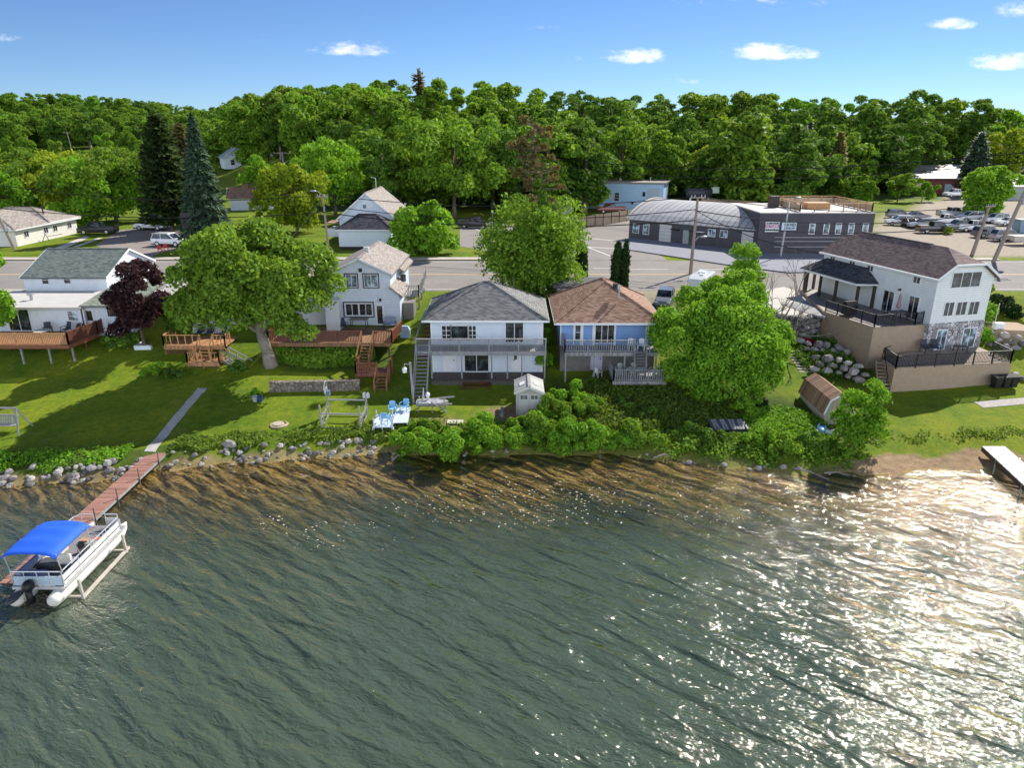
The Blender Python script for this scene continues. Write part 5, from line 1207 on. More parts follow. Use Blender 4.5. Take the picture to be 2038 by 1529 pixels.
# small tree beside the right shed, poplar, bushes
bl('shore_sapling', 'bright green young tree leaning beside the gambrel shed at the shore', 1708, 895, 758, 96, 5200, .2, L_BRIGHT, 41, 40, .55, .6, rl=(.18, .34))
bl('narrow_tree', 'narrow bright green tree with a pointed top behind the big bush', 1476, 640, 480, 58, 6000, .26, L_BRIGHT, 42, 44, .52, 4, rl=(.4, .62))
x, y, z = at_px(1450, 800, 1.6)
rng = np.random.default_rng(44); C = []; Q = []
for px, py, dy, r in ((1345, 690, .5, 1.5), (1330, 640, 3, 1.3), (1400, 640, 2, 1.7), (1375, 600, 5, 1.3), (1450, 610, 2.5, 1.7), (1500, 640, 1, 1.6), (1520, 690, -.5, 1.5), (1480, 700, -1, 1.9), (1420, 720, -.5, 1.9), (1380, 750, 0, 1.5), (1450, 770, -1.5, 1.7), (1510, 755, -1.5, 1.4), (1540, 700, 1, 1.2), (1340, 740, 1, 1.2), (1430, 680, 1, 2.0), (1490, 590, 4, 1.3), (1420, 580, 6, 1.2), (1550, 660, 2, 1.0), (1460, 650, .5, 1.7), (1360, 660, 2, 1.5), (1535, 735, -1, 1.1), (1400, 780, -1.2, 1.1), (1310, 665, 2.5, .9), (1470, 560, 6, 1.0)):
    yy_ = y+dy+1.2; zz_ = ZH(py, yy_); C.append((XH(px, yy_, zz_)-x, yy_-y, zz_-z)); Q.append(r*.92)
for i in range(80):
    j = rng.integers(0, 24); d = rng.normal(size=3); d /= np.linalg.norm(d); d[1] = -abs(d[1])*.6; C.append(tuple(np.array(C[j])+d*Q[j]*.85)); Q.append(rng.uniform(.35, .7))
me = quads_mesh('crown', leaves(rng, C, Q, 52000, .19, .85, low=-.6), L_BRIGHT)
m = MB()
for e in range(0, 24, 3): m.tube((R.uniform(-.6, .6), R.uniform(0, 1), -.4), C[e], .12, .03, 6)
mt = bpy.data.meshes.new('trunk'); mt.from_pydata(m.v, [], m.f); mt.update(); mt.materials.append(BARK)
put_tree('bush_tree', 'huge bright green many stemmed bush tree right of the brown roofed cottage', (me, mt), (x, y, z), 1, 0)
# leafy mass and dead pine wrapped in vine
bl('thicket_tree', 'dense leafy tree mass at the foot of the vine covered dead pine', 1070, 588, 400, 178, 16000, .34, L_MID, 45, 60, .55, 4.6, rl=(.28, .42))
x, y, z = at_px(1098, 592, 4.6); Hp = hpx(232, y, z); tx = XH(1062, y, z+Hp)-x
h = thing('dead_pine', 'tall half dead brown pine with a vine covered trunk beside the grey roofed house', 'tree', (x, y-.3, z))
m = MB(); rng = np.random.default_rng(8); tp = lambda f: Vector((tx*f+.15*math.sin(f*6), 0, Hp*f))
for i in range(10): m.tube(tp(i/10), tp((i+1)/10), .3*(1-i/11), .3*(1-(i+1)/11), 7)
P = []; C = []; Q = []
for i in range(70):
    f = rng.uniform(.42, .99); b = tp(f); a = rng.uniform(0, 6.28); L_ = rng.uniform(1.2, 3.3)*(1.15-.65*f)*1.35; e = b+Vector((math.cos(a)*L_, math.sin(a)*L_, rng.uniform(-.3, .6))); m.tube(b, e, .05, .012, 4)
    for q in range(3): s = b.lerp(e, rng.uniform(.4, 1)); m.tube(s, s+Vector((rng.normal()*.5, rng.normal()*.5, rng.normal()*.3)), .018, .006, 3)
    if f > .5: C.append(tuple(b.lerp(e, .85))); Q.append(rng.uniform(.25, .55))
m.build('trunk', BARK, h)
o = bpy.data.objects.new('crown', quads_mesh('crown', leaves(rng, C, Q, 3800, .21, .9, .2), L_PINE)); COL.objects.link(o); o.parent = h
C = [tuple(tp(f)+Vector((rng.normal()*.12, rng.normal()*.12, 0))) for f in np.linspace(.22, .66, 26)]; Q = [.62-.3*i/26 for i in range(26)]
o = bpy.data.objects.new('vine', quads_mesh('vine', leaves(rng, C, Q, 4200, .22, .7), L_MID)); COL.objects.link(o); o.parent = h
# spruces and pines
def con(name, label, px, pb, pt, w_, n, leaf, mat, seed, droop=.35, pw=.9, guess=5, z0=.06):
    x, y, z = at_px(px, pb, guess); H = hpx(pt, y, z); w2 = XH(px+w_/2, y, z+H*.3)-XH(px-w_/2, y, z+H*.3)
    put_tree(name, label, conifer_meshes(seed, H, w2/2*1.15, n, leaf, mat, droop, pw, z0), (x, y, z), 1, 0)
con('spruce_tree', 'tall blue green spruce standing behind the big maple', 418, 496, 226, 118, 11000, .62, L_SPRUCE, 51, .5, .95)
con('pine_tree', 'dark bushy pine left of the tall spruce', 345, 468, 226, 104, 9000, .9, L_PINE2, 52, .05, .5, z0=.12)
con('pine_tree', 'brownish pine standing behind the tall spruce', 385, 452, 245, 90, 7000, .8, L_PINE, 53, .1, .6, z0=.15)
con('pine_tree', 'slender pine with rusty top in the forest edge at right', 1655, 398, 262, 60, 4500, .9, L_RUST, 54, .2, .7)
con('pine_tree', 'dark conifer beside the metal shed at the right edge', 1930, 388, 262, 76, 4500, .9, L_SPRUCE, 55, .2, .7, 6)
for i, (px, pb, pt, w_, lb) in enumerate(((1149, 572, 492, 12, 'short dark cedar column left in the left pair'), (1160, 574, 487, 17, 'dark cedar column right in the left pair'), (1226, 575, 481, 25, 'wide dark cedar column behind the brown roof'), (1242, 577, 474, 16, 'thin tall cedar column behind the brown roof'))):
    x, y, z = at_px(px, pb, 4.8); H = hpx(pt, y, z); w2 = XH(px+w_/2, y, z)-XH(px-w_/2, y, z); rng = np.random.default_rng(70+i)
    f = np.linspace(.03, .97, 26); rad = (w2/2)*np.minimum(1, 1.15*np.sqrt(np.clip(1-f**2.2, .02, 1)))*.92
    C = np.stack([rng.normal(size=26)*.05, rng.normal(size=26)*.05, f*H], 1)
    me = quads_mesh('crown', leaves(rng, C, rad, 3000, .2, .45, .75, .8), L_CEDAR); m = MB(); m.tube((0, 0, -.3), (0, 0, H*.8), .09, .04); mt = bpy.data.meshes.new('trunk'); mt.from_pydata(m.v, [], m.f); mt.update(); mt.materials.append(BARK)
    put_tree('cedar_tree', lb, (me, mt), (x, y, z), 1, 0)
# bare tree by the drive
def branch(m, p, d, L_, r, lv, rng):
    q = p+d*L_; m.tube(p, q, r, r*.65, 5 if lv > 1 else 4)
    if lv == 0: return
    for _ in range(rng.integers(2, 4)):
        nd = (d+Vector((rng.normal(), rng.normal(), rng.normal()*.6+.1))*.48).normalized(); branch(m, p.lerp(q, rng.uniform(.55, 1)), nd, L_*rng.uniform(.6, .85), r*.6, lv-1, rng)
x, y, z = at_px(1512, 682, 4.2); h = thing('bare_tree', 'leafless grey tree with forking branches beside the paved drive', 'tree', (x, y, z)); m = MB(); rng = np.random.default_rng(17)
for d in ((.1, 0, 1), (.55, -.1, .8), (.8, .1, .65), (-.3, .2, .9), (.95, -.2, .42)): branch(m, Vector((0, 0, -.4)), Vector(d).normalized(), R.uniform(2.3, 3.0), .13, 4, rng)
m.build('branches', BARKL, h)
# ---- forest on the hill: eight kinds of crown, each tree an object
FK = []
for i, (H, rx, zr, mt_, k) in enumerate(((18, 5.2, .42, L_MID, 30), (20, 4.6, .44, L_DARK, 30), (16, 5.0, .45, L_MID, 26), (19, 5.6, .4, L_DARK, 34), (17, 4.4, .46, L_BRIGHT, 26), (21, 5.0, .42, L_MID, 34), (15, 4.6, .46, L_MAPLE, 26), (18, 5.6, .42, L_DARK, 30))):
    FK.append((H, tree_meshes('forest_tree', 100+i, H, rx, H*(zr+.09), k+16, 4600, .8, mt_, BARKL, rl=(.17, .37))))
CK = [(22, conifer_meshes(130, 22, 4.0, 3600, 1.25, L_SPRUCE, .2, .75)), (24, conifer_meshes(131, 24, 3.4, 3600, 1.2, L_PINE, .1, .7))]
ADJ = ('deep green', 'rounded', 'fresh green', 'broad crowned', 'light green', 'tall', 'olive green', 'dark domed')
zones = ((-9, -.38, 'on the far left hill'), (-.38, -.2, 'above the valley clearing'), (-.2, -.02, 'above the clapboard house'), (-.02, .12, 'above the dead pine'), (.12, .28, 'above the blue workshop'), (.28, .46, 'above the charcoal store'), (.46, 9, 'above the parking lot'))
def zone(u): return next(t for a, b, t in zones if a <= u < b)
cnt = {}
rows = [(146, 9.5), (155, 10), (165, 10), (176, 10.5), (188, 11), (202, 11.5), (218, 12), (236, 13), (258, 12), (270, 11), (284, 11), (300, 11), (318, 11), (338, 11), (360, 11), (385, 11)]
nfor = 0
for ri, (Y, spc) in enumerate(rows):
    u = -.40
    while u < (.80 if ri < 8 else -.14):
        x = u*Y+R.uniform(-2, 2); y = Y+R.uniform(-3.5, 3.5); u += spc*R.uniform(.85, 1.2)/Y
        uu = x/y
        if uu > .42 and y < 178+12*(uu > .6): continue
        if uu < -.20 and y < 150+(-.2-uu)*450: continue
        if 17 < x < 36 and y < 166: continue
        if uu > .56 and y < 205: continue
        zt = cap(x, y, tz(x, y))
        if R.random() < .05: H, mm = CK[R.randint(0, 1)]; nm = 'forest_conifer'; a = 'pointed dark conifer'
        else: ki = R.randint(0, 7); H, mm = FK[ki]; nm = 'forest_tree'; a = ADJ[ki]+' tree'
        hgt = max(9, min(zt*R.uniform(.9, 1.03), 25)) if 5 <= ri < 8 else min(zt, R.uniform(15, 21) if ri >= 8 else R.uniform(12, 20))
        s = hgt/H; z = tz(x, y)-.2
        pos = 'skyline' if ri >= 5 else ('front row' if ri < 2 else 'middle')
        put_tree(nm, f'{a} in the forest {pos} {zone(uu)}', mm, (x, y, z), (s*R.uniform(1.1, 1.5), s*R.uniform(1.1, 1.5), s), None, f'{a}s of the forest {pos} {zone(uu)}'); nfor += 1
# valley at the left: scattered yard trees, then the wooded far hill
for px, py, hgt, ki in ((60, 322, 13, 2), (115, 330, 10, 6), (215, 335, 14, 4), (262, 325, 15, 0), (305, 318, 12, 6), (18, 318, 11, 2), (330, 310, 16, 3), (255, 292, 15, 5), (290, 288, 16, 1), (40, 288, 16, 7), (85, 285, 17, 0), (200, 283, 15, 2), (345, 300, 17, 7), (400, 300, 18, 1), (440, 300, 17, 3), (0, 345, 9, 4), (170, 345, 8, 6), (470, 305, 17, 1), (445, 330, 14, 4), (560, 318, 16, 1), (600, 330, 16, 0), (130, 290, 9, 6), (235, 352, 10, 6), (285, 350, 12, 2), (510, 300, 17, 7), (540, 296, 18, 3)):
    x, y, z = at_px(px, py, 7); H, mm = FK[ki]; s = hgt/H
    put_tree('valley_tree', f'{ADJ[ki]} tree in the valley fields at upper left', mm, (x, y, z-.2), s, None, f'{ADJ[ki]} valley trees')
for Y in (425, 445, 468, 495, 525, 560, 600, 645):
    u = -.86
    while u < -.30:
        x = u*Y+R.uniform(-4, 4); y = Y+R.uniform(-8, 8); u += R.uniform(11, 15)/Y; ki = R.randint(0, 7); H, mm = FK[ki]; s = max(7, min(R.uniform(15, 21), cap(x, y, tz(x, y))))/H
        put_tree('hill_tree', f'{ADJ[ki]} tree on the wooded far left hill', mm, (x, y, tz(x, y)-.5), (s*1.4, s*1.4, s), None, f'{ADJ[ki]} trees on the far hill')
x, y, z = at_px(835, 300, 12); put_tree('tall_pine', 'thin ragged pine rising above the forest skyline', conifer_meshes(140, 1, .16, 500, .06, L_PINE, .1, .5, .3), (XH(838, 205, 20), 205, tz(XH(838, 205, 20), 205)), hpx(140, 205, tz(XH(838, 205, 20), 205)))
# ---------------------------------------------------------------- shrubs
def shrub(name, label, px, pb, w, hgt, mat, seed, n=1800, leaf=.2, dep=.8, guess=1, group=None, dz=0):
    x, y, z = at_px(px, pb, guess); rng = np.random.default_rng(seed); k = 12
    w *= 1.2; hgt *= 1.08; C, Q = lobes(rng, k, w/2, w/2*dep, hgt*.5, hgt*.5, (.3, .5)); Q = [min(w, hgt)*.5*q/(min(w/2, hgt*.5)) for q in Q]
    me = quads_mesh(name, leaves(rng, C, Q, n, leaf, .75, low=-.7), mat); o = bpy.data.objects.new(name, me); COL.objects.link(o); o.location = (x, y+w*dep*.3, z+dz-.1); tag(o, label, 'shrub', group); return o
HP = 15
for i, (px, pb, w, hh, t) in enumerate(((815, 895, 2.4, 1.7, 'left end shrub of the shore hedge beside the blue dock sections'), (868, 915, 3.0, 2.3, 'rounded hedge shrub hanging over the water'), (848, 868, 2.6, 1.4, 'bright hedge shrub below the aluminium boat pile'), (958, 890, 2.8, 2.0, 'hedge shrub just right of the overhanging one'), (1010, 890, 2.4, 1.7, 'hedge shrub below the grey resin shed'), (1060, 880, 2.8, 2.0, 'hedge shrub right below the resin shed doors'), (1115, 885, 3.0, 2.0, 'wide hedge shrub in the middle of the shore hedge'), (1170, 888, 2.6, 1.9, 'hedge shrub near the right end of the shore hedge'), (1215, 885, 2.0, 1.5, 'low last shrub of the shore hedge'), (1280, 905, 2.9, 2.2, 'separate round willow shrub at the water edge'), (1130, 812, 3.0, 1.6, 'yellow green shrub right of the grey resin shed'), (1095, 838, 2.4, 1.4, 'bright shrub touching the grey resin shed'), (1080, 745, 1.5, 2.6, 'tall shrub between the two lake cottages'), (1085, 690, 1.0, 1.3, 'leafy plant on the deck corner between the cottages'), (1165, 835, 2.2, 1.4, 'shrub on the weedy slope behind the hedge'))):
    shrub('shrub', t, px, pb+(HP if pb > 860 and i != 9 else 0), w, hh, (L_BRIGHT, L_BRIGHT, L_MID)[i % 3] if i != 9 else L_MID, 200+i, 5200 if w > 2 else 2600, .16)
for i, (px, pb, w, hh, t) in enumerate(((838, 905, 2.2, 1.5, 'hedge shrub wedged between the left end shrub and the overhanging one'), (912, 903, 2.2, 1.4, 'hedge shrub filling the gap right of the overhanging shrub'), (985, 898, 2.2, 1.4, 'hedge shrub in the gap left of the resin shed'), (1035, 895, 2.2, 1.4, 'hedge shrub at the foot of the resin shed'), (1088, 897, 2.4, 1.5, 'hedge shrub right of the resin shed foot'), (1143, 898, 2.4, 1.4, 'hedge shrub filling the middle right gap of the hedge'), (1195, 900, 2.2, 1.3, 'hedge shrub before the right end of the hedge'), (1242, 902, 1.8, 1.1, 'low shrub joining the hedge to the willow shrub'), (1120, 850, 3.0, 1.3, 'leafy shrub behind the middle of the hedge'), (1060, 862, 2.4, 1.2, 'leafy shrub directly in front of the resin shed doors'))):
    shrub('shrub', t, px, pb, w, hh, L_BRIGHT if i % 2 else L_MID, 280+i, 4600, .15)
for i, (px, pb, w, hh, mt_, t) in enumerate(((242, 700, 2.4, 1.5, L_DARK, 'dark low shrub under the plum tree'), (215, 695, 1.8, 1.2, L_DARK, 'dark shrub beside the bungalow deck posts'), (300, 752, 2.4, .9, L_BRIGHT, 'bright low shrub on the lawn below the planter wall'), (340, 755, 1.4, .7, L_DARK, 'dark low shrub left of the lattice skirt'), (470, 745, 1.6, .9, L_DARK, 'dark fern clump at the foot of the grey side stairs'), (1565, 905, 2.2, 1.4, L_MID, 'grey green shrub at the shore left of the sapling'), (1640, 905, 2.4, 1.3, L_DARK, 'dark shrub under the leaning sapling'), (1700, 918, 2.0, 1.0, L_MID, 'low shrub on the bank below the sapling'), (1500, 900, 2.2, 1.2, L_BRIGHT, 'bright shrub on the shore near the lumber stack'), (1430, 895, 2.0, 1.1, L_DARK, 'dark shrub on the shore below the lumber stack'), (1360, 880, 2.2, 1.0, L_DARK, 'dark weedy shrub near the willow shrub'), (1960, 660, 1.9, 2.6, L_BRIGHT, 'bright shrub beside the right wall of the stone base house'), (1965, 700, 1.7, 1.6, L_BRIGHT, 'lower bright shrub beside the patio rail'), (1990, 625, 1.6, 1.6, L_CEDAR, 'dark spiky evergreen beyond the stone base house'), (2030, 640, 1.8, 1.6, L_CEDAR, 'dark evergreen cut by the right edge'), (1965, 590, 1.2, 1.2, L_YEL, 'pale shrub at the back right of the stone base house'), (1560, 690, 1.4, 1.4, L_MID, 'green shrub at the top of the timber steps'), (1612, 668, 1.0, .55, L_YEL, 'golden yellow flower cushion on the boulder terrace'), (1613, 690, 1.1, .7, leafmat('red flowers', (.12, .01, .02), (.4, .05, .08)), 'round crimson flower cushion on the boulder terrace'), (1650, 690, 1.2, .7, L_DARK, 'dark low juniper on the boulder terrace'), (1622, 712, .9, .5, L_YEL, 'small yellow flower clump on the lower boulder terrace'), (1652, 715, 1.3, .7, L_WEED, 'pale grassy clump on the lower boulder terrace'), (1675, 722, 1.3, .8, L_DARK, 'dark shrub against the terrace wall'), (1495, 838, 2.4, 1.3, L_BRIGHT, 'tall bright weeds beside the lumber stack'), (1890, 468, 1.2, 1.4, L_YEL, 'small roadside shrub behind the stone base house roof'), (505, 790, .9, .5, L_BRIGHT, 'trailing plant beside the blue flower pot'), (1240, 825, 1.8, .9, L_DARK, 'dark weeds below the lower deck'), (1290, 840, 2.4, .9, L_DARK, 'dark weeds under the big bush'), (1180, 775, 1.8, .8, L_DARK, 'dark weeds in front of the blue cottage foundation'))):
    shrub('shrub', t, px, pb, w, hh, mt_, 240+i, 2600 if w > 1.5 else 1500, .14, guess=2)
# ---------------------------------------------------------------- ground cover (stuff)
def cover(name, label, fn, n, size, mat, seed, hgt=.35):
    rng = np.random.default_rng(seed); pts = fn(rng, n); z = tzv(pts[:, 0], pts[:, 1]); n = len(pts)
    ctr = np.stack([pts[:, 0], pts[:, 1], z+rng.random(n)*hgt], 1); nrm = rng.normal(size=(n, 3))*.6+np.array([0, -.2, .7]); nrm /= np.linalg.norm(nrm, axis=1)[:, None]
    a = np.cross(nrm, rng.normal(size=(n, 3))); a /= np.linalg.norm(a, axis=1)[:, None]; b = np.cross(nrm, a); s = size*(.5+rng.random(n)); a *= s[:, None]*.7; b *= s[:, None]*.35
    o = bpy.data.objects.new(name, quads_mesh(name, np.stack([ctr-a, ctr-b, ctr+a, ctr+b], 1), mat)); COL.objects.link(o); return stuff(o, label, 'plants')
def ell(cx, cy, rx, ry):
    def f(rng, n):
        a = rng.random(n)*6.283; r = np.sqrt(rng.random(n)); return np.stack([cx+rx*r*np.cos(a), cy+ry*r*np.sin(a)], 1)
    return f
def shoreband(x0, x1, d0, d1):
    def f(rng, n):
        x = x0+(x1-x0)*rng.random(n); y = np.interp(x, SHX, SHY)+d0+(d1-d0)*rng.random(n)+.3*np.sin(x*2.3); k = (np.sin(x*1.7)+np.sin(x*.6+1)+rng.normal(size=n)*.8) > -.6; return np.stack([x, y], 1)[k]
    return f
cover('bank_weeds', 'weeds and long grass along the left shore bank', shoreband(-40, -24, 1.1, 3.2), 9000, .15, L_BRIGHT, 301, .3)
cover('bank_weeds', 'weeds between the dock and the hedge on the shore bank', shoreband(-21.8, -7, 1.3, 3.0), 6500, .17, L_WEED, 302, .3)
cover('bank_weeds', 'weedy shore strip under the hedge and willow', shoreband(-7, 21, .5, 3.4), 18000, .15, L_MID, 303, .4)
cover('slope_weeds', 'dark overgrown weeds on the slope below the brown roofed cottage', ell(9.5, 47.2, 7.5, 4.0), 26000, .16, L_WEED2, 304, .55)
cover('slope_weeds', 'tall weeds and ferns behind the block retaining wall', ell(-15.4, 55.0, 4.2, 1.4), 7000, .22, L_MID, 305, .7)
cover('slope_weeds', 'bright meadow weeds left of the gambrel shed', ell(18.6, 43.4, 2.9, 3.4), 9000, .17, L_BRIGHT, 306, .35)
cover('beach_weeds', 'sparse weeds on the sandy beach edge', shoreband(22.5, 40, 3.2, 4.2), 1800, .14, L_WEED, 307, .2)

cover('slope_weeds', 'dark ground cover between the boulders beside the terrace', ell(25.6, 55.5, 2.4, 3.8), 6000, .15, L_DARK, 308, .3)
# ================================================================ VEHICLES
CP = {'white': paint('white car paint', (.72, .73, .75)), 'silver': paint('silver car paint', (.38, .4, .43)), 'grey': paint('grey car paint', (.16, .17, .19)), 'black': paint('black car paint', (.012, .012, .015)), 'red': paint('dark red car paint', (.2, .02, .03)), 'blue': paint('slate blue car paint', (.09, .13, .2)), 'brown': paint('dark brown car paint', (.04, .02, .015))}
LAMPG = plain('clear lamp lens', (.6, .62, .65), .2, .05); LAMPR = plain('red lamp lens', (.35, .02, .02), .25, .05)
def ring(x, w, z0, z1, r=.12, wt=None):
    wt = w if wt is None else wt
    return [(x, -w+r, z0), (x, w-r, z0), (x, w, z0+r), (x, w, (z0+z1)/2), (x, wt, z1-r), (x, wt-r, z1), (x, -wt+r, z1), (x, -wt, z1-r), (x, -w, (z0+z1)/2), (x, -w, z0+r)]
def make_car(kind, base, loc, rz, label, cat):
    h = thing(base, label, cat, loc, rz); m = MB(); P = CP['white']
    if kind == 'suv': L, W, sec, cab, roof = 4.75, .93, [(-2.37, .8, .45, .95), (-2.3, .9, .3, 1.08), (-1.4, .93, .25, 1.08), (1.0, .93, .25, 1.08), (1.9, .9, .28, .98), (2.3, .84, .32, .85), (2.38, .75, .42, .75)], [(-2.25, .82, .7), (-1.9, .84, .74), (.35, .84, .74), (1.15, .8, .6)], 1.72
    elif kind == 'sedan': L, W, sec, cab, roof = 4.7, .9, [(-2.35, .78, .42, .9), (-2.25, .86, .28, .98), (-1.2, .9, .22, .96), (1.0, .9, .22, .95), (1.9, .86, .25, .86), (2.28, .8, .3, .74), (2.36, .7, .38, .66)], [(-1.75, .78, .5), (-1.0, .8, .66), (.2, .8, .66), (1.15, .78, .5)], 1.42
    else: L, W, sec, cab, roof = 5.7, .98, [(-2.85, .9, .5, 1.0), (-2.8, .96, .4, 1.18), (-.9, .98, .35, 1.18), (1.2, .98, .35, 1.18), (2.2, .95, .38, 1.12), (2.7, .9, .4, 1.0), (2.8, .82, .5, .9)], [(-.75, .86, .78), (-.6, .88, .8), (.7, .88, .8), (1.45, .85, .62)], 1.85
    m.loft([ring(x, w, z0, z1, .1, w*.95) for x, w, z0, z1 in sec]); b = m.build('body', P, h, False)
    if kind == 'pickup':
        m = MB(); m.box(-2.75, -.85, -.82, .82, 1.12, 1.186); m.build('truck_bed', BLACK, h)
        m = MB(); m.box(-2.82, -2.74, -.95, .95, 1.1, 1.24).box(-2.74, -.8, -.96, -.86, 1.1, 1.24).box(-2.74, -.8, .86, .96, 1.1, 1.24); m.build('bed_wall', P, h)
    zt = 1.02 if kind == 'suv' else (.9 if kind == 'sedan' else 1.14)
    x0, x1, x2, x3 = cab[0][0], cab[1][0], cab[2][0], cab[3][0]; wb, wt = cab[1][1], cab[1][2]
    lo = [(x0, -wb, zt), (x3, -wb*.97, zt), (x3, wb*.97, zt), (x0, wb, zt)]; hi = [(x1, -wt, roof-.05), (x2, -wt, roof-.05), (x2, wt, roof-.05), (x1, wt, roof-.05)]
    m = MB(); m.add(lo+hi, [(3, 2, 1, 0), (4, 5, 6, 7), (0, 1, 5, 4), (1, 2, 6, 5), (2, 3, 7, 6), (3, 0, 4, 7)]); m.build('windows', GLASS, h)
    m = MB(); m.loft([[(x1-.04, -wt-.02, roof-.06), (x1-.04, wt+.02, roof-.06), (x1-.02, wt-.05, roof+.01), (x1-.02, -wt+.05, roof+.01)], [((x1+x2)/2, -wt-.03, roof-.05), ((x1+x2)/2, wt+.03, roof-.05), ((x1+x2)/2, wt-.06, roof+.04), ((x1+x2)/2, -wt+.06, roof+.04)], [(x2+.05, -wt-.02, roof-.06), (x2+.05, wt+.02, roof-.06), (x2, wt-.05, roof+.01), (x2, -wt+.05, roof+.01)]])
    for s in (-1, 1):
        for a, c in ((lo[0], hi[0]), (lo[1], hi[1])): m.bar((a[0], abs(a[1])*s, a[2]), (c[0], abs(c[1])*s, c[2]), .07)
        xm = (x1+x2)/2; m.bar((xm, (wb+.005)*s, zt), (xm, (wt+.005)*s, roof-.05), .07)
    m.build('roof', P, h)
    for sx in (-.29, .3):
        for s in (-1, 1):
            m = MB(); X = sx*L; m.X = Matrix.Translation((X, s*(W-.1), .36)) @ Matrix.Rotation(math.pi/2, 4, 'X'); m.lathe((0, 0, 0), [(.2, -.11), (.35, -.12), (.37, 0), (.35, .12), (.2, .11)], 14); wh = m.build('wheel', RUBBER, h)
            m = MB(); m.X = Matrix.Translation((X, s*(W-.1), .36)) @ Matrix.Rotation(math.pi/2, 4, 'X'); m.lathe((0, 0, 0), [(.02, -.125), (.22, -.122), (.22, .122), (.02, .125)], 10); m.build('rim', ALU, wh)
    for s in (-1, 1):
        xf, xr = sec[-2][0], sec[0][0]
        m = MB(); m.cb((xf+.03, s*.62, sec[-2][3]-.12), (.12, .32, .14)); m.build('headlight', LAMPG, h)
        m = MB(); m.cb((xr+.0, s*.68, sec[1][3]-.16), (.1, .18, .24)); m.build('taillight', LAMPR, h)
    m = MB(); m.box(-L/2+.1, L/2-.1, -W-.01, W+.01, .24, .4); m.build('sill', BLACK, h)
    return h
PROT = {}
def car(kind, color, px, py, deg, label, cat, z=5.0, s=1.0, group=None):
    x, y = G(px, py, z); loc = (x, y, z+.03); nm = {'suv': 'parked_car', 'sedan': 'parked_car', 'pickup': 'pickup_truck'}[kind]
    if kind not in PROT: PROT[kind] = o = make_car(kind, nm, loc, math.radians(deg), label, cat)
    else: o = dup(PROT[kind], loc, math.radians(deg), label); o['category'] = cat
    if 'group' in o: del o['group']
    if group: o['group'] = group
    o.scale = (s, s, s); PAINTS.append((o, color)); return o
PAINTS = []
LOT = 'cars in the gravel lot'
car('suv', 'white', 302, 458, 178, 'white suv at the back of the parking lot left of the spruce', 'car', s=1.08)
car('suv', 'white', 340, 490, -12, 'white suv with dark roof in front of the other white one', 'car', s=1.02)
car('pickup', 'black', 196, 466, 185, 'black pickup in the shade beside the white ranch house', 'truck')
car('pickup', 'black', 945, 454, -12, 'black pickup parked on the side street behind the bushy tree', 'truck', s=.95)
car('pickup', 'red', 1215, 424, 186, 'dark red pickup parked in front of the blue workshop', 'truck', 5.4, s=.95)
car('suv', 'grey', 1322, 607, -108, 'grey suv parked beside the brown roofed cottage', 'car', 4.7, s=.82)
car('suv', 'white', 1352, 423, 10, 'white suv behind the barrel roof ridge', 'car', 5.2, group=None)
car('sedan', 'blue', 1425, 423, 5, 'slate car behind the barrel roof beside the tank', 'car', 5.2)
for kind, col, zx, zy, deg, lb, cat in (('suv', 'grey', 330, 785, -12, 'dark grey suv, first at the left end of the gravel lot', 'car'), ('suv', 'white', 330, 880, 172, 'white crossover nearest the gravel lot entrance', 'car'), ('sedan', 'brown', 480, 905, -95, 'dark brown car seen end on between two white cars', 'car'), ('sedan', 'grey', 585, 800, -10, 'grey sedan behind the row of the gravel lot', 'car'), ('suv', 'silver', 650, 925, 174, 'silver suv behind the black pickup in the gravel lot', 'car'), ('pickup', 'black', 815, 985, -4, 'black pickup at the front of the gravel lot', 'truck'), ('pickup', 'white', 960, 870, -8, 'white pickup in the middle of the gravel lot', 'truck'), ('pickup', 'grey', 1150, 960, 184, 'dark grey pickup right of the black pickup', 'truck'), ('pickup', 'silver', 1050, 765, 3, 'silver pickup at the back of the gravel lot beside the tree', 'truck'), ('suv', 'white', 1300, 815, 184, 'white suv below the lot tree', 'car'), ('suv', 'white', 1640, 850, 188, 'large white suv at the back right of the gravel lot', 'car'), ('sedan', 'white', 1815, 885, 188, 'white sedan at the right end of the gravel lot', 'car'), ('pickup', 'white', 1345, 965, -6, 'white pickup beside the short utility pole', 'truck'), ('suv', 'grey', 1535, 1045, 4, 'grey suv between the two utility poles', 'car'), ('suv', 'silver', 1790, 1090, 2, 'silver wagon right of the tall utility pole', 'car')):
    car(kind, col, 1740+zx/6.84, 320+zy/6.84, deg, lb, cat, 5.02, .94, LOT)
car('pickup', 'white', 1740+1090/6.84, 320+495/6.84, 190, 'white pickup in front of the brick warehouse', 'truck', 5.6)
for o, c in PAINTS: recolor(o, CP['white'], CP[c])
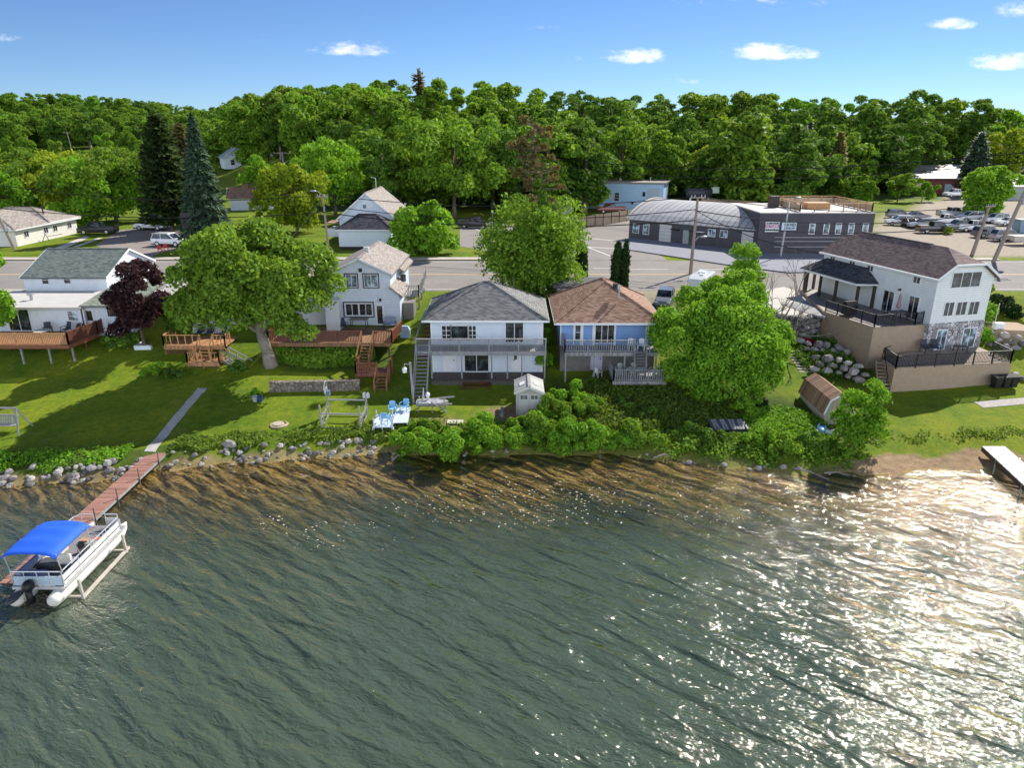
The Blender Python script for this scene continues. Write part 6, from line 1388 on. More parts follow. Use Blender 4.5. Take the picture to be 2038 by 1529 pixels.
# utility trailer, dumpster, camper
gx, gy = G(2032, 488, 5); h = thing('utility_trailer', 'pale flatbed trailer cut by the right edge of the gravel lot', 'trailer', (gx, gy, 5.03))
m = MB(); m.box(-1.8, 2.5, -1, 1, .6, 1.3); m.build('bed', plain('pale trailer boards', (.5, .46, .4), .8), h)
m = MB(); m.X = Matrix.Translation((0, -1.02, .36)) @ Matrix.Rotation(math.pi/2, 4, 'X'); m.lathe((0, 0, 0), [(.2, -.1), (.36, -.1), (.36, .1), (.2, .1)], 14); m.build('wheel', RUBBER, h)
m = MB(); m.bar((-1.8, 0, .7), (-3, 0, .55), .1); m.build('tow_bar', BLACK, h)
gx, gy = G(2036, 462, 5); h = thing('dumpster', 'blue grey steel dumpster at the right edge of the gravel lot', 'dumpster', (gx, gy, 5))
m = MB(); m.extr([(-1.2, -1, 0), (1.8, -1, 0), (2, -1, 1.9), (-1.4, -1, 1.9)], (0, 2, 0)); m.build('body', plain('blue grey steel', (.2, .3, .38), .6), h)
m = MB(); m.box(-1.45, 2.05, -1.05, 1.05, 1.9, 2.0); m.build('lid', BLACK, h)
gx, gy = G(1392, 586, 4.7); h = thing('camper_van', 'white camper with rounded roof box parked behind the big bush', 'camper', (gx, gy, 4.72), math.radians(-118)); h.scale = (.8, .8, .8)
m = MB(); m.loft([[(x, -w, z0), (x, w, z0), (x, w, z1), (x, w*.85, z1+.15), (x, -w*.85, z1+.15), (x, -w, z1)] for x, w, z0, z1 in ((-3, 1.05, .5, 2.3), (1.8, 1.05, .5, 2.35), (2.5, 1.0, .5, 2.1), (2.9, .9, .5, 1.2), (3.2, .8, .5, 1.0))]); m.build('body', CP['white'], h)
m = MB(); m.cb((-.6, 0, 2.62), (1.0, .8, .25)); m.cb((1.0, .3, 2.6), (.5, .5, .18)); m.build('roof_unit', PLASTW, h)
for x in (-2, -.6): window(h, (x, -1.052, 1.4), (1, 0), .8, .6, 1, 1, BLACK, GLASS, .04)
for s in (-1, 1): window(h, (s*-1.0, s*1.052, 1.4), (-s, 0) if s > 0 else (1, 0), .8, .5, 1, 1, BLACK, GLASS, .04)
for x in (-1.8, 2.0):
    for s in (-1, 1): m = MB(); m.X = Matrix.Translation((x, s*.95, .36)) @ Matrix.Rotation(math.pi/2, 4, 'X'); m.lathe((0, 0, 0), [(.2, -.1), (.36, -.1), (.36, .1), (.2, .1)], 12); m.build('wheel', RUBBER, h)
# ================================================================ POLES AND WIRES
def pole(label, px, pb, ptop, arms=(), lean=0, r=.15, z=None, box=None, mat=POLEW, lamp=None, ang=0, base='utility_pole'):
    x, y, zz = at_px(px, pb, 5); H = hpx(ptop, y, zz); h = thing(base, label, 'pole', (x, y, zz)); t = Vector((lean, 0, H))
    m = MB(); m.tube((0, 0, -.3), t, r*1.15, r*.75, 10); m.build('pole', mat, h)
    for f, w in arms:
        c = t*f; m = MB(); d = Vector((math.cos(ang)*w/2, math.sin(ang)*w/2, 0)); m.bar(c-d+Vector((0, -r, 0)), c+d+Vector((0, -r, 0)), .1, .13); a = m.build('cross_arm', POLEW, h)
        m = MB()
        for k in (-.9, -.45, .45, .9): q = c+d*k+Vector((0, -r, .06)); m.tube(q, q+Vector((0, 0, .22)), .06, .04, 6)
        m.build('insulators', plain('grey porcelain', (.45, .46, .48), .3), a)
    if box: f, s = box; c = t*f; m = MB(); m.tube(c+Vector((.38, -.15, -s)), c+Vector((.38, -.15, s)), .3, .3, 12); m.build('transformer', plain('grey transformer steel', (.4, .42, .44), .5), h)
    if lamp: 
        c = t*lamp[0]; m = MB(); e = c+Vector((lamp[1], -.3, .7)); m.path([c, c+Vector((lamp[1]*.5, -.15, .6)), e], .05); m.build('lamp_arm', METAL, h); m = MB(); m.blob(e+Vector((.1*lamp[1], 0, -.05)), (.4, .18, .12)); m.build('lamp_head', METAL, h)
    return Vector((x, y, zz)), t
pL = pole('leaning weathered utility pole at the left edge', 30, 496, 362, ((.97, 1.6),), -2.3, .2, box=(.3, .25))
pA = pole('slim utility pole with crossarm beside the clapboard house', 655, 505, 388, ((.97, 1.4),), -.2, .14, lamp=(.98, -1.0))
pB = pole('utility pole with transformer behind the clapboard house', 800, 422, 308, ((.98, 4.0), (.8, 2.4)), -.3, .2, box=(.64, .6))
pC = pole('utility pole with crossarm in the valley behind the yellow tree', 566, 345, 303, ((.95, 4.5),), 0, .22)
pD = pole('pale steel pole beside the dead pine', 1060, 420, 298, ((.9, 1.8),), 0, .2, box=(.3, .7), mat=METAL)
pE = pole('street pole with lamp arm in front of the charcoal garage', 1374, 546, 392, ((.99, 1.6),), .1, .17, lamp=(.42, .9))
pF = pole('pale pole carrying a lamp in front of the painted signs', 1553, 512, 402, (), .3, .12, mat=METAL, lamp=(.98, .8))
pG = pole('short stout utility pole behind the stone base house', 1934, 508, 408, ((.97, 1.2),), .9, .22)
pH = pole('tall utility pole at the right edge of the road', 1976, 522, 292, ((.93, 2.4), (.86, 1.8)), 3.0, .22, box=(.55, .55))
pI = pole('thin pole left of the blue workshop', 1152, 418, 362, (), 0, .1, mat=METAL)
pJ = pole('thin pole in the upper left valley', 148, 318, 262, ((.95, 3),), -1.0, .2)
def wire(label, a, b, sag=1.0, r=.045):
    a, b = Vector(a), Vector(b); pts = []
    for i in range(15): t = i/14; p = a.lerp(b, t); p.z -= sag*4*t*(1-t); pts.append(p-a)
    m = MB(); m.path(pts, r, 5); o = m.build('power_line', BLACK, None, loc=a); return tag(o, label, 'cable')
tp_ = lambda p, f, dx=0: p[0]+p[1]*f+Vector((dx, -.1, .2))
wire('top power line from the left pole to the slim pole', tp_(pL, .97), tp_(pA, .97), 1.4)
wire('top power line from the slim pole to the street lamp pole', tp_(pA, .97, .4), tp_(pE, .98), 1.2)
wire('second power line from the slim pole to the street lamp pole', tp_(pA, .8), tp_(pE, .82), 1.4)
wire('lowest cable from the slim pole to the street lamp pole', tp_(pA, .68), tp_(pE, .68), 1.2, .06)
wire('power line from the street lamp pole to the short stout pole', tp_(pE, .98), tp_(pG, .97), 1.2)
wire('second cable from the street lamp pole to the short stout pole', tp_(pE, .8), tp_(pG, .82), 1.4, .055)
wire('lowest cable from the street lamp pole to the short stout pole', tp_(pE, .66), tp_(pG, .6), 1.2, .055)
wire('high line from the transformer pole to the pale steel pole', tp_(pB, .98), tp_(pD, .9), 1.5, .06)
wire('high line from the pale steel pole to the tall right pole', tp_(pD, .92), tp_(pH, .95), 2.5, .065)
wire('second high line from the pale steel pole to the tall right pole', tp_(pD, .8), tp_(pH, .87), 2.6, .065)
wire('service drop from the lamp pole to the stone base house roof', tp_(pE, .8), (30.2, 66.5, 8.9), .8, .04)
wire('service drop from the slim pole toward the maple', tp_(pA, .95), (-24, 68, 8.2), .8, .04)
wire('lower cable from the left pole to the slim pole', tp_(pL, .6), tp_(pA, .68), 1.0, .055)
# ================================================================ DOCK, BOAT, LIFT
B = (-22.45, 41, .55)
h = thing('dock', 'long red brown plank dock running from the path out beside the pontoon boat', 'dock', B)
DOCKM = boards('faded red dock planks', (.33, .17, .13), 1, .16, .35)
m = MB(); n = 0
y = .6
while y > -14.2: m.box(-.56, .56, y-.145, y, -.04, 0); y -= .158
m.build('planks', DOCKM, h)
m = MB(); m.box(-.58, -.5, -14.2, .6, -.18, -.045).box(.5, .58, -14.2, .6, -.18, -.045); m.build('frame', GREYW, h)
for y in (-1.6, -4.0, -6.4, -8.6, -11.2, -13.8):
    for s in (-1, 1): m = MB(); m.tube((s*.62, y, -1.6 if y < -2 else -.5), (s*.62, y, .62), .035, .035, 6); m.build('post', plain('rusty pipe', (.15, .11, .09), .7, .3), h)
B = (31.5, 39.6, .75)
x0, y0 = G(1955, 889, .75); x1, y1 = G(2000, 889, .75); x2, y2 = G(2110, 985, .75)
h = thing('dock', 'pale grey boat dock section at the right edge of the beach', 'dock', (x0, y0, .75)); w_ = x1-x0; d = Vector((x2-x1, y2-y1, 0))
m = MB(); m.prism([(0, 0), (w_, 0), (w_+d.x, d.y), (d.x, d.y)], -.07, 0); m.build('planks', boards('pale dock panels', (.5, .46, .45), 1, .9, .1), h)
m = MB(); m.prism([(-.03, 0), (.03, 0), (d.x+.03, d.y), (d.x-.03, d.y)], -.32, -.075); m.prism([(w_-.03, 0), (w_+.03, 0), (w_+d.x+.03, d.y), (w_+d.x-.03, d.y)], -.32, -.075); m.build('frame', BRNTRIM, h)
for f in (.3, .8):
    for q in (0, w_): m = MB(); m.tube((d.x*f+q, d.y*f, -1.2), (d.x*f+q, d.y*f, .05), .04); m.build('post', METAL, h)
# pontoon boat
B = (-20.75, 28.6, .55)
h = thing('pontoon_boat', 'white and blue grey pontoon boat under a bright blue canopy beside the red dock', 'boat', B)
TUB = plain('cream painted pontoon', (.62, .6, .54), .4, .1, 2); PANEL = plain('blue grey boat panel', (.4, .5, .58), .45, .08); CARP = plain('grey boat carpet', (.2, .19, .2), .95, .15)
for s in (-1, 1):
    m = MB(); rings = []
    for y, r, zz in ((-3.1, .16, -.12), (-2.95, .28, -.14), (-2.5, .33, -.14), (1.9, .33, -.14), (2.5, .3, -.09), (2.95, .2, 0), (3.25, .05, .1)):
        rings.append([(s*.82+r*math.cos(t), y, zz+r*math.sin(t)) for t in [2*math.pi*i/14 for i in range(14)]])
    m.loft(rings); m.build('pontoon', TUB, h, True)
m = MB(); m.box(-1.12, 1.12, -2.5, 2.65, .2, .28); m.build('deck', CARP, h)
m = MB(); m.box(-1.15, 1.15, -2.53, -2.5, .16, .3).box(-1.15, -1.12, -2.5, 2.65, .16, .3).box(1.12, 1.15, -2.5, 2.65, .16, .3); m.build('deck_edge', ALU, h)
WP = plain('white boat panel', (.58, .58, .56), .4, .06)
for nm, x0, x1, y0, y1, mt_ in (('side_panel', 1.08, 1.11, -2.4, 2.2, WP), ('side_panel', -1.11, -1.08, -2.4, .6, WP), ('side_panel', -1.11, -1.08, 1.4, 2.2, WP), ('stern_panel', -1.05, 1.05, -2.46, -2.43, PANEL), ('bow_panel', .35, 1.05, 2.4, 2.43, WP)):
    m = MB(); m.box(x0, x1, y0, y1, .32, .78); p_ = m.build(nm, mt_, h)
    if x1-x0 < .1: m = MB(); m.box(x0-.006 if x0 < 0 else x1, x0 if x0 < 0 else x1+.006, y0, y1, .5, .55); m.build('stripe', plain('dark stripe', (.05, .06, .1), .5), p_)
m = MB(); z = 1.02
for a, c in (((1.1, -2.45, z), (1.1, 2.2, z)), ((1.1, 2.2, z), (.9, 2.5, z)), ((.9, 2.5, z), (.3, 2.5, z)), ((-.3, 2.5, z), (-.9, 2.5, z)), ((-.9, 2.5, z), (-1.1, 2.2, z)), ((-1.1, 2.2, z), (-1.1, 1.4, z)), ((-1.1, .6, z), (-1.1, -2.45, z)), ((-1.1, -2.45, z), (1.1, -2.45, z)), ((1.1, -2.45, .8), (1.1, 2.2, .8)), ((.9, 2.5, .8), (.3, 2.5, .8))): m.tube(a, c, .028, .028, 6)
for x, y in ((1.1, -2.45), (1.1, -1.2), (1.1, 0), (1.1, 1.1), (1.1, 2.2), (.9, 2.5), (.3, 2.5), (-.3, 2.5), (-.9, 2.5), (-1.1, 2.2), (-1.1, 1.4), (-1.1, .6), (-1.1, -.9), (-1.1, -2.45), (0, -2.45), (.55, -2.45), (-.55, -2.45)): m.tube((x, y, .28), (x, y, z), .022, .022, 6)
m.build('railing', ALU, h)
def cush(m, x0, x1, y0, y1, z0, z1, r=.06): m.loft([[(x0+r, y0+r, z), (x1-r, y0+r, z), (x1-r, y1-r, z), (x0+r, y1-r, z)] if e else [(x0, y0, z), (x1, y0, z), (x1, y1, z), (x0, y1, z)] for z, e in ((z0, 0), (z1-r, 0), (z1, 1))])
SEATB = plain('slate blue vinyl', (.16, .2, .3), .6, .12); SEATC = plain('cream vinyl', (.62, .58, .5), .55, .08); DKV = plain('dark grey vinyl', (.07, .075, .08), .6, .15)
m = MB(); cush(m, -1.0, .0, -2.35, -1.75, .3, .7); cush(m, -1.0, -.75, -2.35, .2, .7, .95); m.build('bench_seat', SEATB, h)
m = MB(); cush(m, -.75, .1, -1.35, -.75, .3, .68); m.build('cooler_seat', DKV, h)
m = MB(); cush(m, -.9, -.45, -.9, .5, .3, .62); m.build('lounge_seat', SEATC, h)
c = MB(); cush(c, .2, .75, -1.1, -.6, .45, .62); ch = c.build('captain_chair', SEATB, h); c = MB(); cush(c, .2, .75, -1.22, -1.08, .6, 1.1); c.build('chair_back', SEATC, ch); c = MB(); c.tube((.47, -.85, .28), (.47, -.85, .46), .06); c.build('chair_post', ALU, ch)
m = MB(); m.extr([(.35, -.1, .3), (.35, .45, .3), (.35, .45, .85), (.35, .1, 1.0), (.35, -.1, .95)], (.65, 0, 0)); co_ = m.build('console', plain('grey console', (.35, .33, .3), .5), h)
m = MB(); m.X = Matrix.Translation((.62, -.16, .9)) @ Matrix.Rotation(1.1, 4, 'X'); m.lathe((0, 0, 0), [(.14, -.015), (.17, 0), (.14, .015)], 14); m.build('steering_wheel', BLACK, co_)
m = MB(); m.box(.45, .85, .0, .3, 1.0, 1.04); m.build('dash', plain('tan dash', (.4, .25, .16), .5), co_)
m = MB(); m.blob((.5, 1.0, .4), (.25, .3, .1)); o = m.build('life_vest', plain('orange life vest', (.7, .13, .05), .7), None, True, loc=B); tag(o, 'orange life vest lying on the pontoon boat deck', 'life vest')
# canopy
CAN = plain('bright blue canvas', (.01, .1, .62), .75, .12, 2)
nx2, ny2 = 12, 14; V = []; FS = []
for lay in (0, 1):
    for j in range(ny2+1):
        for i in range(nx2+1):
            u, v = i/nx2*2-1, j/ny2*2-1; x = u*1.18; y = -1.35+v*1.35
            zz = 2.02+.17*(1-abs(u)**3)*(1-.15*v*v)-.1*abs(v)**8-.03*math.cos(v*9)*(1-u*u)*1.8-(.05*lay)
            if abs(u) > .99: zz -= .09
            V.append((x, y, zz))
N1 = (nx2+1)*(ny2+1)
for j in range(ny2):
    for i in range(nx2):
        a = j*(nx2+1)+i; q = (a, a+1, a+nx2+2, a+nx2+1); FS += [q, tuple(k+N1 for k in q[::-1])]
def edge(a, b): FS.append((a, a+N1, b+N1, b))
for i in range(nx2): edge(i, i+1); a = ny2*(nx2+1)+i; FS.append((a+1, a+1+N1, a+N1, a))
for j in range(ny2): a = j*(nx2+1); FS.append((a+nx2+1, a+nx2+1+N1, a+N1, a)); b = a+nx2; edge(b, b+nx2+1)
m = MB(); m.add(V, FS); m.build('canopy', CAN, h, True)
for x, y0, y1 in ((1.12, -2.4, -2.55), (-1.12, -2.4, -2.55), (1.12, -.2, -.2), (-1.12, -.2, -.2), (1.12, -1.0, -1.4), (-1.12, -1.0, -1.4)):
    m = MB(); m.tube((x, y0, .95), (x*1.02, y1, 1.98), .02, .02, 6); m.build('canopy_pole', ALU, h)
for mx, mr in ((-.25, .05), ):
    m = MB(); m.blob((mx, -2.75, .5), (.22, .3, .28), 12, 8); m.box(mx-.1, mx+.1, -2.9, -2.65, -.35, .3); mo = m.build('outboard_motor', BLACK, h, True)
    m = MB(); m.cb((mx, -2.6, .15), (.3, .25, .3)); m.build('motor_bracket', ALU, mo)
m = MB(); m.blob((-.75, -3.05, .12), (.2, .5, .16), 12, 8); m.cb((-.75, -2.6, .1), (.3, .5, .1)); m.build('swim_step', plain('dark weathered plastic', (.06, .065, .07), .5), h, True)
# boat lift at the water
B = (-19.25, 28.5, 0)
h = thing('boat_lift', 'weathered white steel boat lift rail and posts along the pontoon boat', 'boat lift', B)
LM = plain('rusty white steel', (.42, .38, .33), .7, .25, 4)
m = MB(); m.bar((.12, -2.1, .06), (.12, 1.9, .1), .12); m.build('rail', LM, h)
for y in (-2.1, 1.6):
    m = MB(); m.bar((.18, y, -1.0), (.1, y, 1.0), .1); m.build('post', LM, h)
    m = MB(); m.bar((.1, y+.1, .03), (-1.2, y+.1, .03), .1); m.build('cross_beam', LM, h)
# boat lift frame standing on the lawn
pts = [at_px(*p) for p in ((640, 855), (718, 857), (731, 829), (655, 828))]
B = (sum(p[0] for p in pts)/4, sum(p[1] for p in pts)/4, sum(p[2] for p in pts)/4)
h = thing('boat_lift', 'dry boat lift frame with hand wheel standing on the lawn', 'boat lift', B); P = [Vector(p)-Vector(B) for p in pts]
LW = plain('dull galvanised lift steel', (.3, .3, .29), .55, .2, 4, metal=.3)
for i, p in enumerate(P): m = MB(); m.bar(p-Vector((0, 0, .1)), p+Vector((0, 0, 1.75 if i != 3 else 2.0)), .1); m.build('post', LW, h)
for a, c, z in ((0, 1, .1), (2, 3, .12), (0, 1, 1.15), (2, 3, 1.2), (0, 3, .1), (1, 2, .1), (0, 3, .75), (1, 2, .75)):
    m = MB(); m.bar(P[a]+Vector((0, 0, z)), P[c]+Vector((0, 0, z)), .07, .09); m.build('beam', LW, h)
for a, c in ((1, 2), (0, 3)): m = MB(); m.bar(P[a]+Vector((0, 0, .1)), P[c]+Vector((0, 0, 1.2)), .05); m.build('brace', LW, h)
m = MB(); c = P[3]+Vector((-.05, -.12, 2.1)); seg = [c+Vector((.08*math.sin(t)*0, .36*math.cos(t), .48*math.sin(t))) for t in [6.2832*i/18 for i in range(19)]]; m.path(seg, .035, 6)
for t in (0, 2.09, 4.19): m.tube(c, c+Vector((0, .36*math.cos(t), .48*math.sin(t))), .022)
m.build('hand_wheel', ALU, h).rotation_euler = (0, 0, 0)
m = MB(); m.cb(P[3]+Vector((.05, 0, 1.7)), (.3, .3, .35)); m.build('winch', plain('blue grey winch', (.12, .16, .24), .5), h)
# ================================================================ GARDEN OBJECTS
def chair_plastic(name, label, loc, rz, mat=PLASTW, group=None):
    h = thing(name, label, 'chair', loc, rz, group)
    m = MB(); m.prism([(-.24, -.22), (.24, -.22), (.22, .24), (-.22, .24)], .4, .44); m.build('seat', mat, h)
    m = MB(); V = []
    for i in range(7):
        a = -.8+1.6*i/6
        V.append([(.27*math.sin(a), .2+.1*math.cos(a)-.05, .42), (.3*math.sin(a), .27+.1*math.cos(a)-.05, .86-.1*abs(a)**2), (.3*math.sin(a), .3+.1*math.cos(a)-.05, .86-.1*abs(a)**2), (.27*math.sin(a), .23+.1*math.cos(a)-.05, .42)])
    m.loft(V); m.build('backrest', mat, h)
    for s in (-1, 1): m = MB(); m.path([(s*.27, .25, .62), (s*.3, -.15, .64), (s*.28, -.22, .42)], .025, 6); m.build('armrest', mat, h)
    for x, y in ((-.23, -.21), (.23, -.21), (-.21, .24), (.21, .24)): m = MB(); m.bar((x, y, .42), (x*1.15, y*1.15, 0), .05); m.build('leg', mat, h)
    return h
x, y = XH(1257, 51.75, 4.3), 51.85
c1 = chair_plastic('plastic_chair', 'white plastic armchair on the blue cottage deck, left of three', (x, y, 3.95), .1, PLASTW, 'white plastic deck chairs')
dup(c1, (XH(1275, 52, 4.3), 51.8, 3.95), -.25, 'white plastic armchair on the blue cottage deck, middle of three'); dup(c1, (XH(1292, 51.8, 4.3), 51.7, 3.95), -.9, 'white plastic armchair on the blue cottage deck, right of three at the steps')
gx, gy, gz2 = at_px(1189, 752, 1.5); dup(c1, (gx, gy, gz2+.05), 2.4, 'white plastic armchair on the ground before the lavender door')
GP = plain('sage green resin', (.42, .48, .42), .5, .08)
lc = chair_plastic('patio_chair', 'sage green patio chair at the far left of the lower deck table', (LD[0]-1.1, LD[1]+.75, LD[2]), .3, GP, 'lower deck patio chairs')
dup(lc, (LD[0]-.1, LD[1]+.85, LD[2]), 0, 'sage green patio chair behind the lower deck table'); dup(lc, (LD[0]-1.35, LD[1]-.05, LD[2]), 1.3, 'sage green patio chair at the left rail of the lower deck'); dup(lc, (LD[0]+1.3, LD[1]+.35, LD[2]), -1.0, 'pale patio chair at the right end of the lower deck')
h = thing('patio_table', 'pale green oval patio table on the lower deck', 'table', (LD[0]-.05, LD[1]+.15, LD[2]))
m = MB(); m.lathe((0, 0, 0), [(.02, .68), (.62, .68), (.64, .7), (.62, .73), (.02, .73)], 18); m.build('table_top', GP, h).scale = (1.2, .8, 1)
for a in range(4): m = MB(); m.bar((.3*math.cos(a*1.57+.78), .3*math.sin(a*1.57+.78), .69), (.42*math.cos(a*1.57+.78), .42*math.sin(a*1.57+.78), 0), .05); m.build('leg', GP, h)
def dark_chair(label, loc, rz, group, proto=[None], sc_=1):
    if proto[0]: return dup(proto[0], loc, rz, label, group)
    h = thing('deck_chair', label, 'chair', loc, rz, group); FR = plain('dark slate sling fabric', (.035, .045, .065), .7, .15)
    m = MB(); m.box(-.27, .27, -.25, .27, .38, .42); m.build('seat', FR, h)
    m = MB(); m.extr([(-.27, .24, .42), (.27, .24, .42), (.25, .42, .98), (-.25, .42, .98)], (0, .03, 0)); m.build('backrest', FR, h)
    for s in (-1, 1):
        m = MB(); m.path([(s*.3, .3, .62), (s*.3, -.24, .62), (s*.3, -.27, 0)], .02, 6); m.build('armrest', BLACK, h); m = MB(); m.tube((s*.3, .25, .62), (s*.3, .33, 0), .02); m.build('leg', BLACK, h)
    proto[0] = h; return h
dark_chair('dark sling chair facing the table on the bungalow deck', (XH(93, 57, 4), 57.2, 3.72), .5, 'dark sling chairs')
dark_chair('dark sling chair with its back to the bungalow window', (XH(127, 57, 4), 57.3, 3.72), -.4, 'dark sling chairs')
dark_chair('dark sling chair under the first sunroom window', (XH(398, 58.2, 3.5), 58.2, 3.22), 0, 'dark sling chairs'); dark_chair('dark sling chair under the middle sunroom window', (XH(418, 58.2, 3.5), 58.2, 3.22), .1, 'dark sling chairs'); dark_chair('dark sling chair under the last sunroom window', (XH(443, 58, 3.5), 58.0, 3.22), -.4, 'dark sling chairs')
for i, (px, lb) in enumerate(((1843, 'dark sling chair on the stone patio beside the left sliding door'), (1862, 'dark sling chair on the stone patio between the sliding doors'))): dark_chair(lb, (XH(px, 53.4, 3.5), 53.4+i*.1, 3.25), .2-.4*i, 'dark sling chairs')
dark_chair('dark sling chair left of the terrace table', (30.4, 55.6, 5.34), .9, 'dark sling chairs'); dark_chair('dark sling chair right of the terrace table', (32.2, 56.0, 5.34), -1.2, 'dark sling chairs')
dark_chair('dark sling chair beside the gabled house entry', (XH(684, 59, 4), 59.0, 3.62), .6, 'dark sling chairs')
def table(name, label, loc, w, d, hgt, top, leg, rz=0, rnd=False):
    h = thing(name, label, 'table', loc, rz); m = MB()
    if rnd: m.lathe((0, 0, 0), [(.02, hgt-.04), (w/2, hgt-.04), (w/2, hgt), (.02, hgt)], 18)
    else: m.box(-w/2, w/2, -d/2, d/2, hgt-.05, hgt)
    m.build('table_top', top, h)
    for x in (-1, 1):
        for y in (-1, 1): q = MB(); k = .55 if rnd else .9; q.bar((x*w/2*k, y*d/2*k, 0), (x*w/2*k*.85, y*d/2*k, hgt-.05), .05); q.build('leg', leg, h)
    return h
table('patio_table', 'pale round table on the bungalow deck', (XH(83, 56.6, 4), 56.7, 3.7), 1.3, 1.3, .5, CONCL, BLACK, 0, True)
table('patio_table', 'glass topped metal table under the gabled house window', (XH(715, 59.6, 4), 59.5, 3.62), 1.6, .8, .85, plain('grey slatted table top', (.2, .18, .17), .5), BLACK)
table('patio_table', 'dark dining table on the upper terrace', (31.3, 55.8, 5.34), 1.5, .8, .7, plain('dark table slats', (.05, .045, .045), .5), BLACK, .2)
table('patio_table', 'low dark table on the stone patio', (35.6, 53.6, 3.25), .9, .6, .5, plain('dark table slats', (.05, .045, .045), .5), BLACK)
h = thing('patio_umbrella', 'folded mauve patio umbrella above the terrace table', 'umbrella', (31.3, 55.8, 5.34)); m = MB(); m.tube((0, 0, 0), (0, 0, 2.1), .025); m.build('pole', POLEW, h)
m = MB(); m.lathe((0, 0, 0), [(.1, .95), (.2, 1.05), (.13, 1.6), (.09, 2.0), (.02, 2.2)], 9); m.build('canopy', plain('mauve canvas', (.3, .2, .19), .85), h)
h = thing('grill', 'black covered barbecue grill on the upper terrace corner', 'grill', (28.15, 57.4, 5.34), .3); m = MB(); m.box(-.55, .55, -.3, .3, .1, .85); m.build('cabinet', BLACK, h); m = MB(); m.extr([(-.55, -.3, .86), (-.55, .3, .86), (-.55, .22, 1.15), (-.55, -.2, 1.2)], (1.1, 0, 0)); m.build('lid', BLACK, h)
h = thing('grill', 'dark round kettle grill on the bungalow deck corner', 'grill', (XH(162, 57, 4), 57.0, 3.72)); m = MB(); m.blob((0, 0, .75), (.32, .32, .3), 12, 8); m.build('kettle', BLACK, h, True)
for a in (0, 2.1, 4.2): m = MB(); m.tube((.1*math.cos(a), .1*math.sin(a), .55), (.3*math.cos(a), .3*math.sin(a), 0), .02); m.build('leg', ALU, h)
h = thing('glider_bench', 'blue fabric glider frame beside the screen door of the gabled house', 'bench', (XH(775, 59, 4), 59.2, 3.62)); m = MB(); m.box(-.5, .5, -.25, .25, .4, .46); m.build('seat', SEATB, h); m = MB(); m.extr([(-.5, .25, .46), (.5, .25, .46), (.5, .35, 1.05), (-.5, .35, 1.05)], (0, .04, 0)); m.build('backrest', plain('slate mesh', (.25, .3, .4), .7), h)
m = MB()
for s in (-1, 1): m.path([(s*.52, -.25, 0), (s*.52, -.25, .65), (s*.52, .3, .65), (s*.52, .3, 0)], .025, 6)
m.build('frame', BLACK, h)
h = thing('grill', 'light blue covered grill at the right end of the brown deck', 'grill', (XH(806, 58.5, 4), 58.5, 2.9)); m = MB(); m.loft([[(-.4, -.3, 0), (.4, -.3, 0), (.4, .3, 0), (-.4, .3, 0)], [(-.42, -.32, .9), (.42, -.32, .9), (.42, .32, .9), (-.42, .32, .9)], [(-.25, -.15, 1.2), (.25, -.15, 1.2), (.25, .15, 1.2), (-.25, .15, 1.2)]]); m.build('cover', plain('light blue tarp', (.35, .45, .6), .6, .2), h)
# wooden porch swing on A-frame at the left edge
x, y, z = at_px(8, 858, .9); h = thing('garden_swing', 'weathered wooden bench swing hanging in an A frame at the left edge', 'swing', (x, y, z), -.05)
m = MB(); m.bar((-1.3, 0, 1.65), (1.25, 0, 1.65), .1); m.build('top_beam', GREYW, h)
for s in (-1, 1):
    for q in (-.75, .75): m = MB(); m.bar((s*1.2, 0, 1.7), (s*1.2+.35*s, q, -.05), .09); m.build('leg', GREYW, h)
m = MB(); m.box(-.95, .95, -.25, .25, .42, .47); m.build('seat', GREYW, h)
m = MB()
for i in range(12): m.bar((-.9+i*.164, .25, .45), (-.9+i*.164, .4, 1.0), .1, .03)
m.bar((-.95, .4, 1.0), (.95, .4, 1.0), .07); m.build('backrest', GREYW, h)
for s in (-1, 1): m = MB(); m.tube((s*.9, -.2, .5), (s*.9, 0, 1.62), .015); m.build('chain', METAL, h)
# fire ring
x, y, z = at_px(556, 846, .9); h = thing('fire_ring', 'round stone ringed fire pit cover set in the sunny lawn', 'fire pit', (x, y, z)); m = MB(); m.lathe((0, 0, 0), [(.5, -.1), (.62, -.05), (.62, .04), (.5, .07), (.44, .02)], 20); m.build('stone_ring', plain('tan ring stone', (.38, .3, .22), .9, .25), h); m = MB(); m.lathe((-.08, .03, 0), [(.02, .09), (.36, .09), (.38, .06), (.36, .02)], 20); m.build('lid', plain('grey tan lid', (.42, .36, .3), .8), h)
# block retaining wall
x0, y0, z0 = at_px(537, 782, 1.4); x1, y1, z1 = at_px(716, 778, 1.4)
m = MB(); m.prism([(x0, y0), (x1, y1), (x1, y1+.35), (x0, y0+.35)], .9, [z0+.72, z1+.72, z1+.72, z0+.72]); m.prism([(x0-.02, y0-.03), (x1, y1-.03), (x1, y1+.38), (x0-.02, y0+.38)], [z0+.723]*4, [z0+.8]*4)
tag(m.build('retaining_wall', stonemat('weathered wall block', (.12, .1, .085), (.3, .25, .2), (.07, .06, .05), 4.5)), 'low weathered block retaining wall holding the weedy bed beside the landing', 'wall')
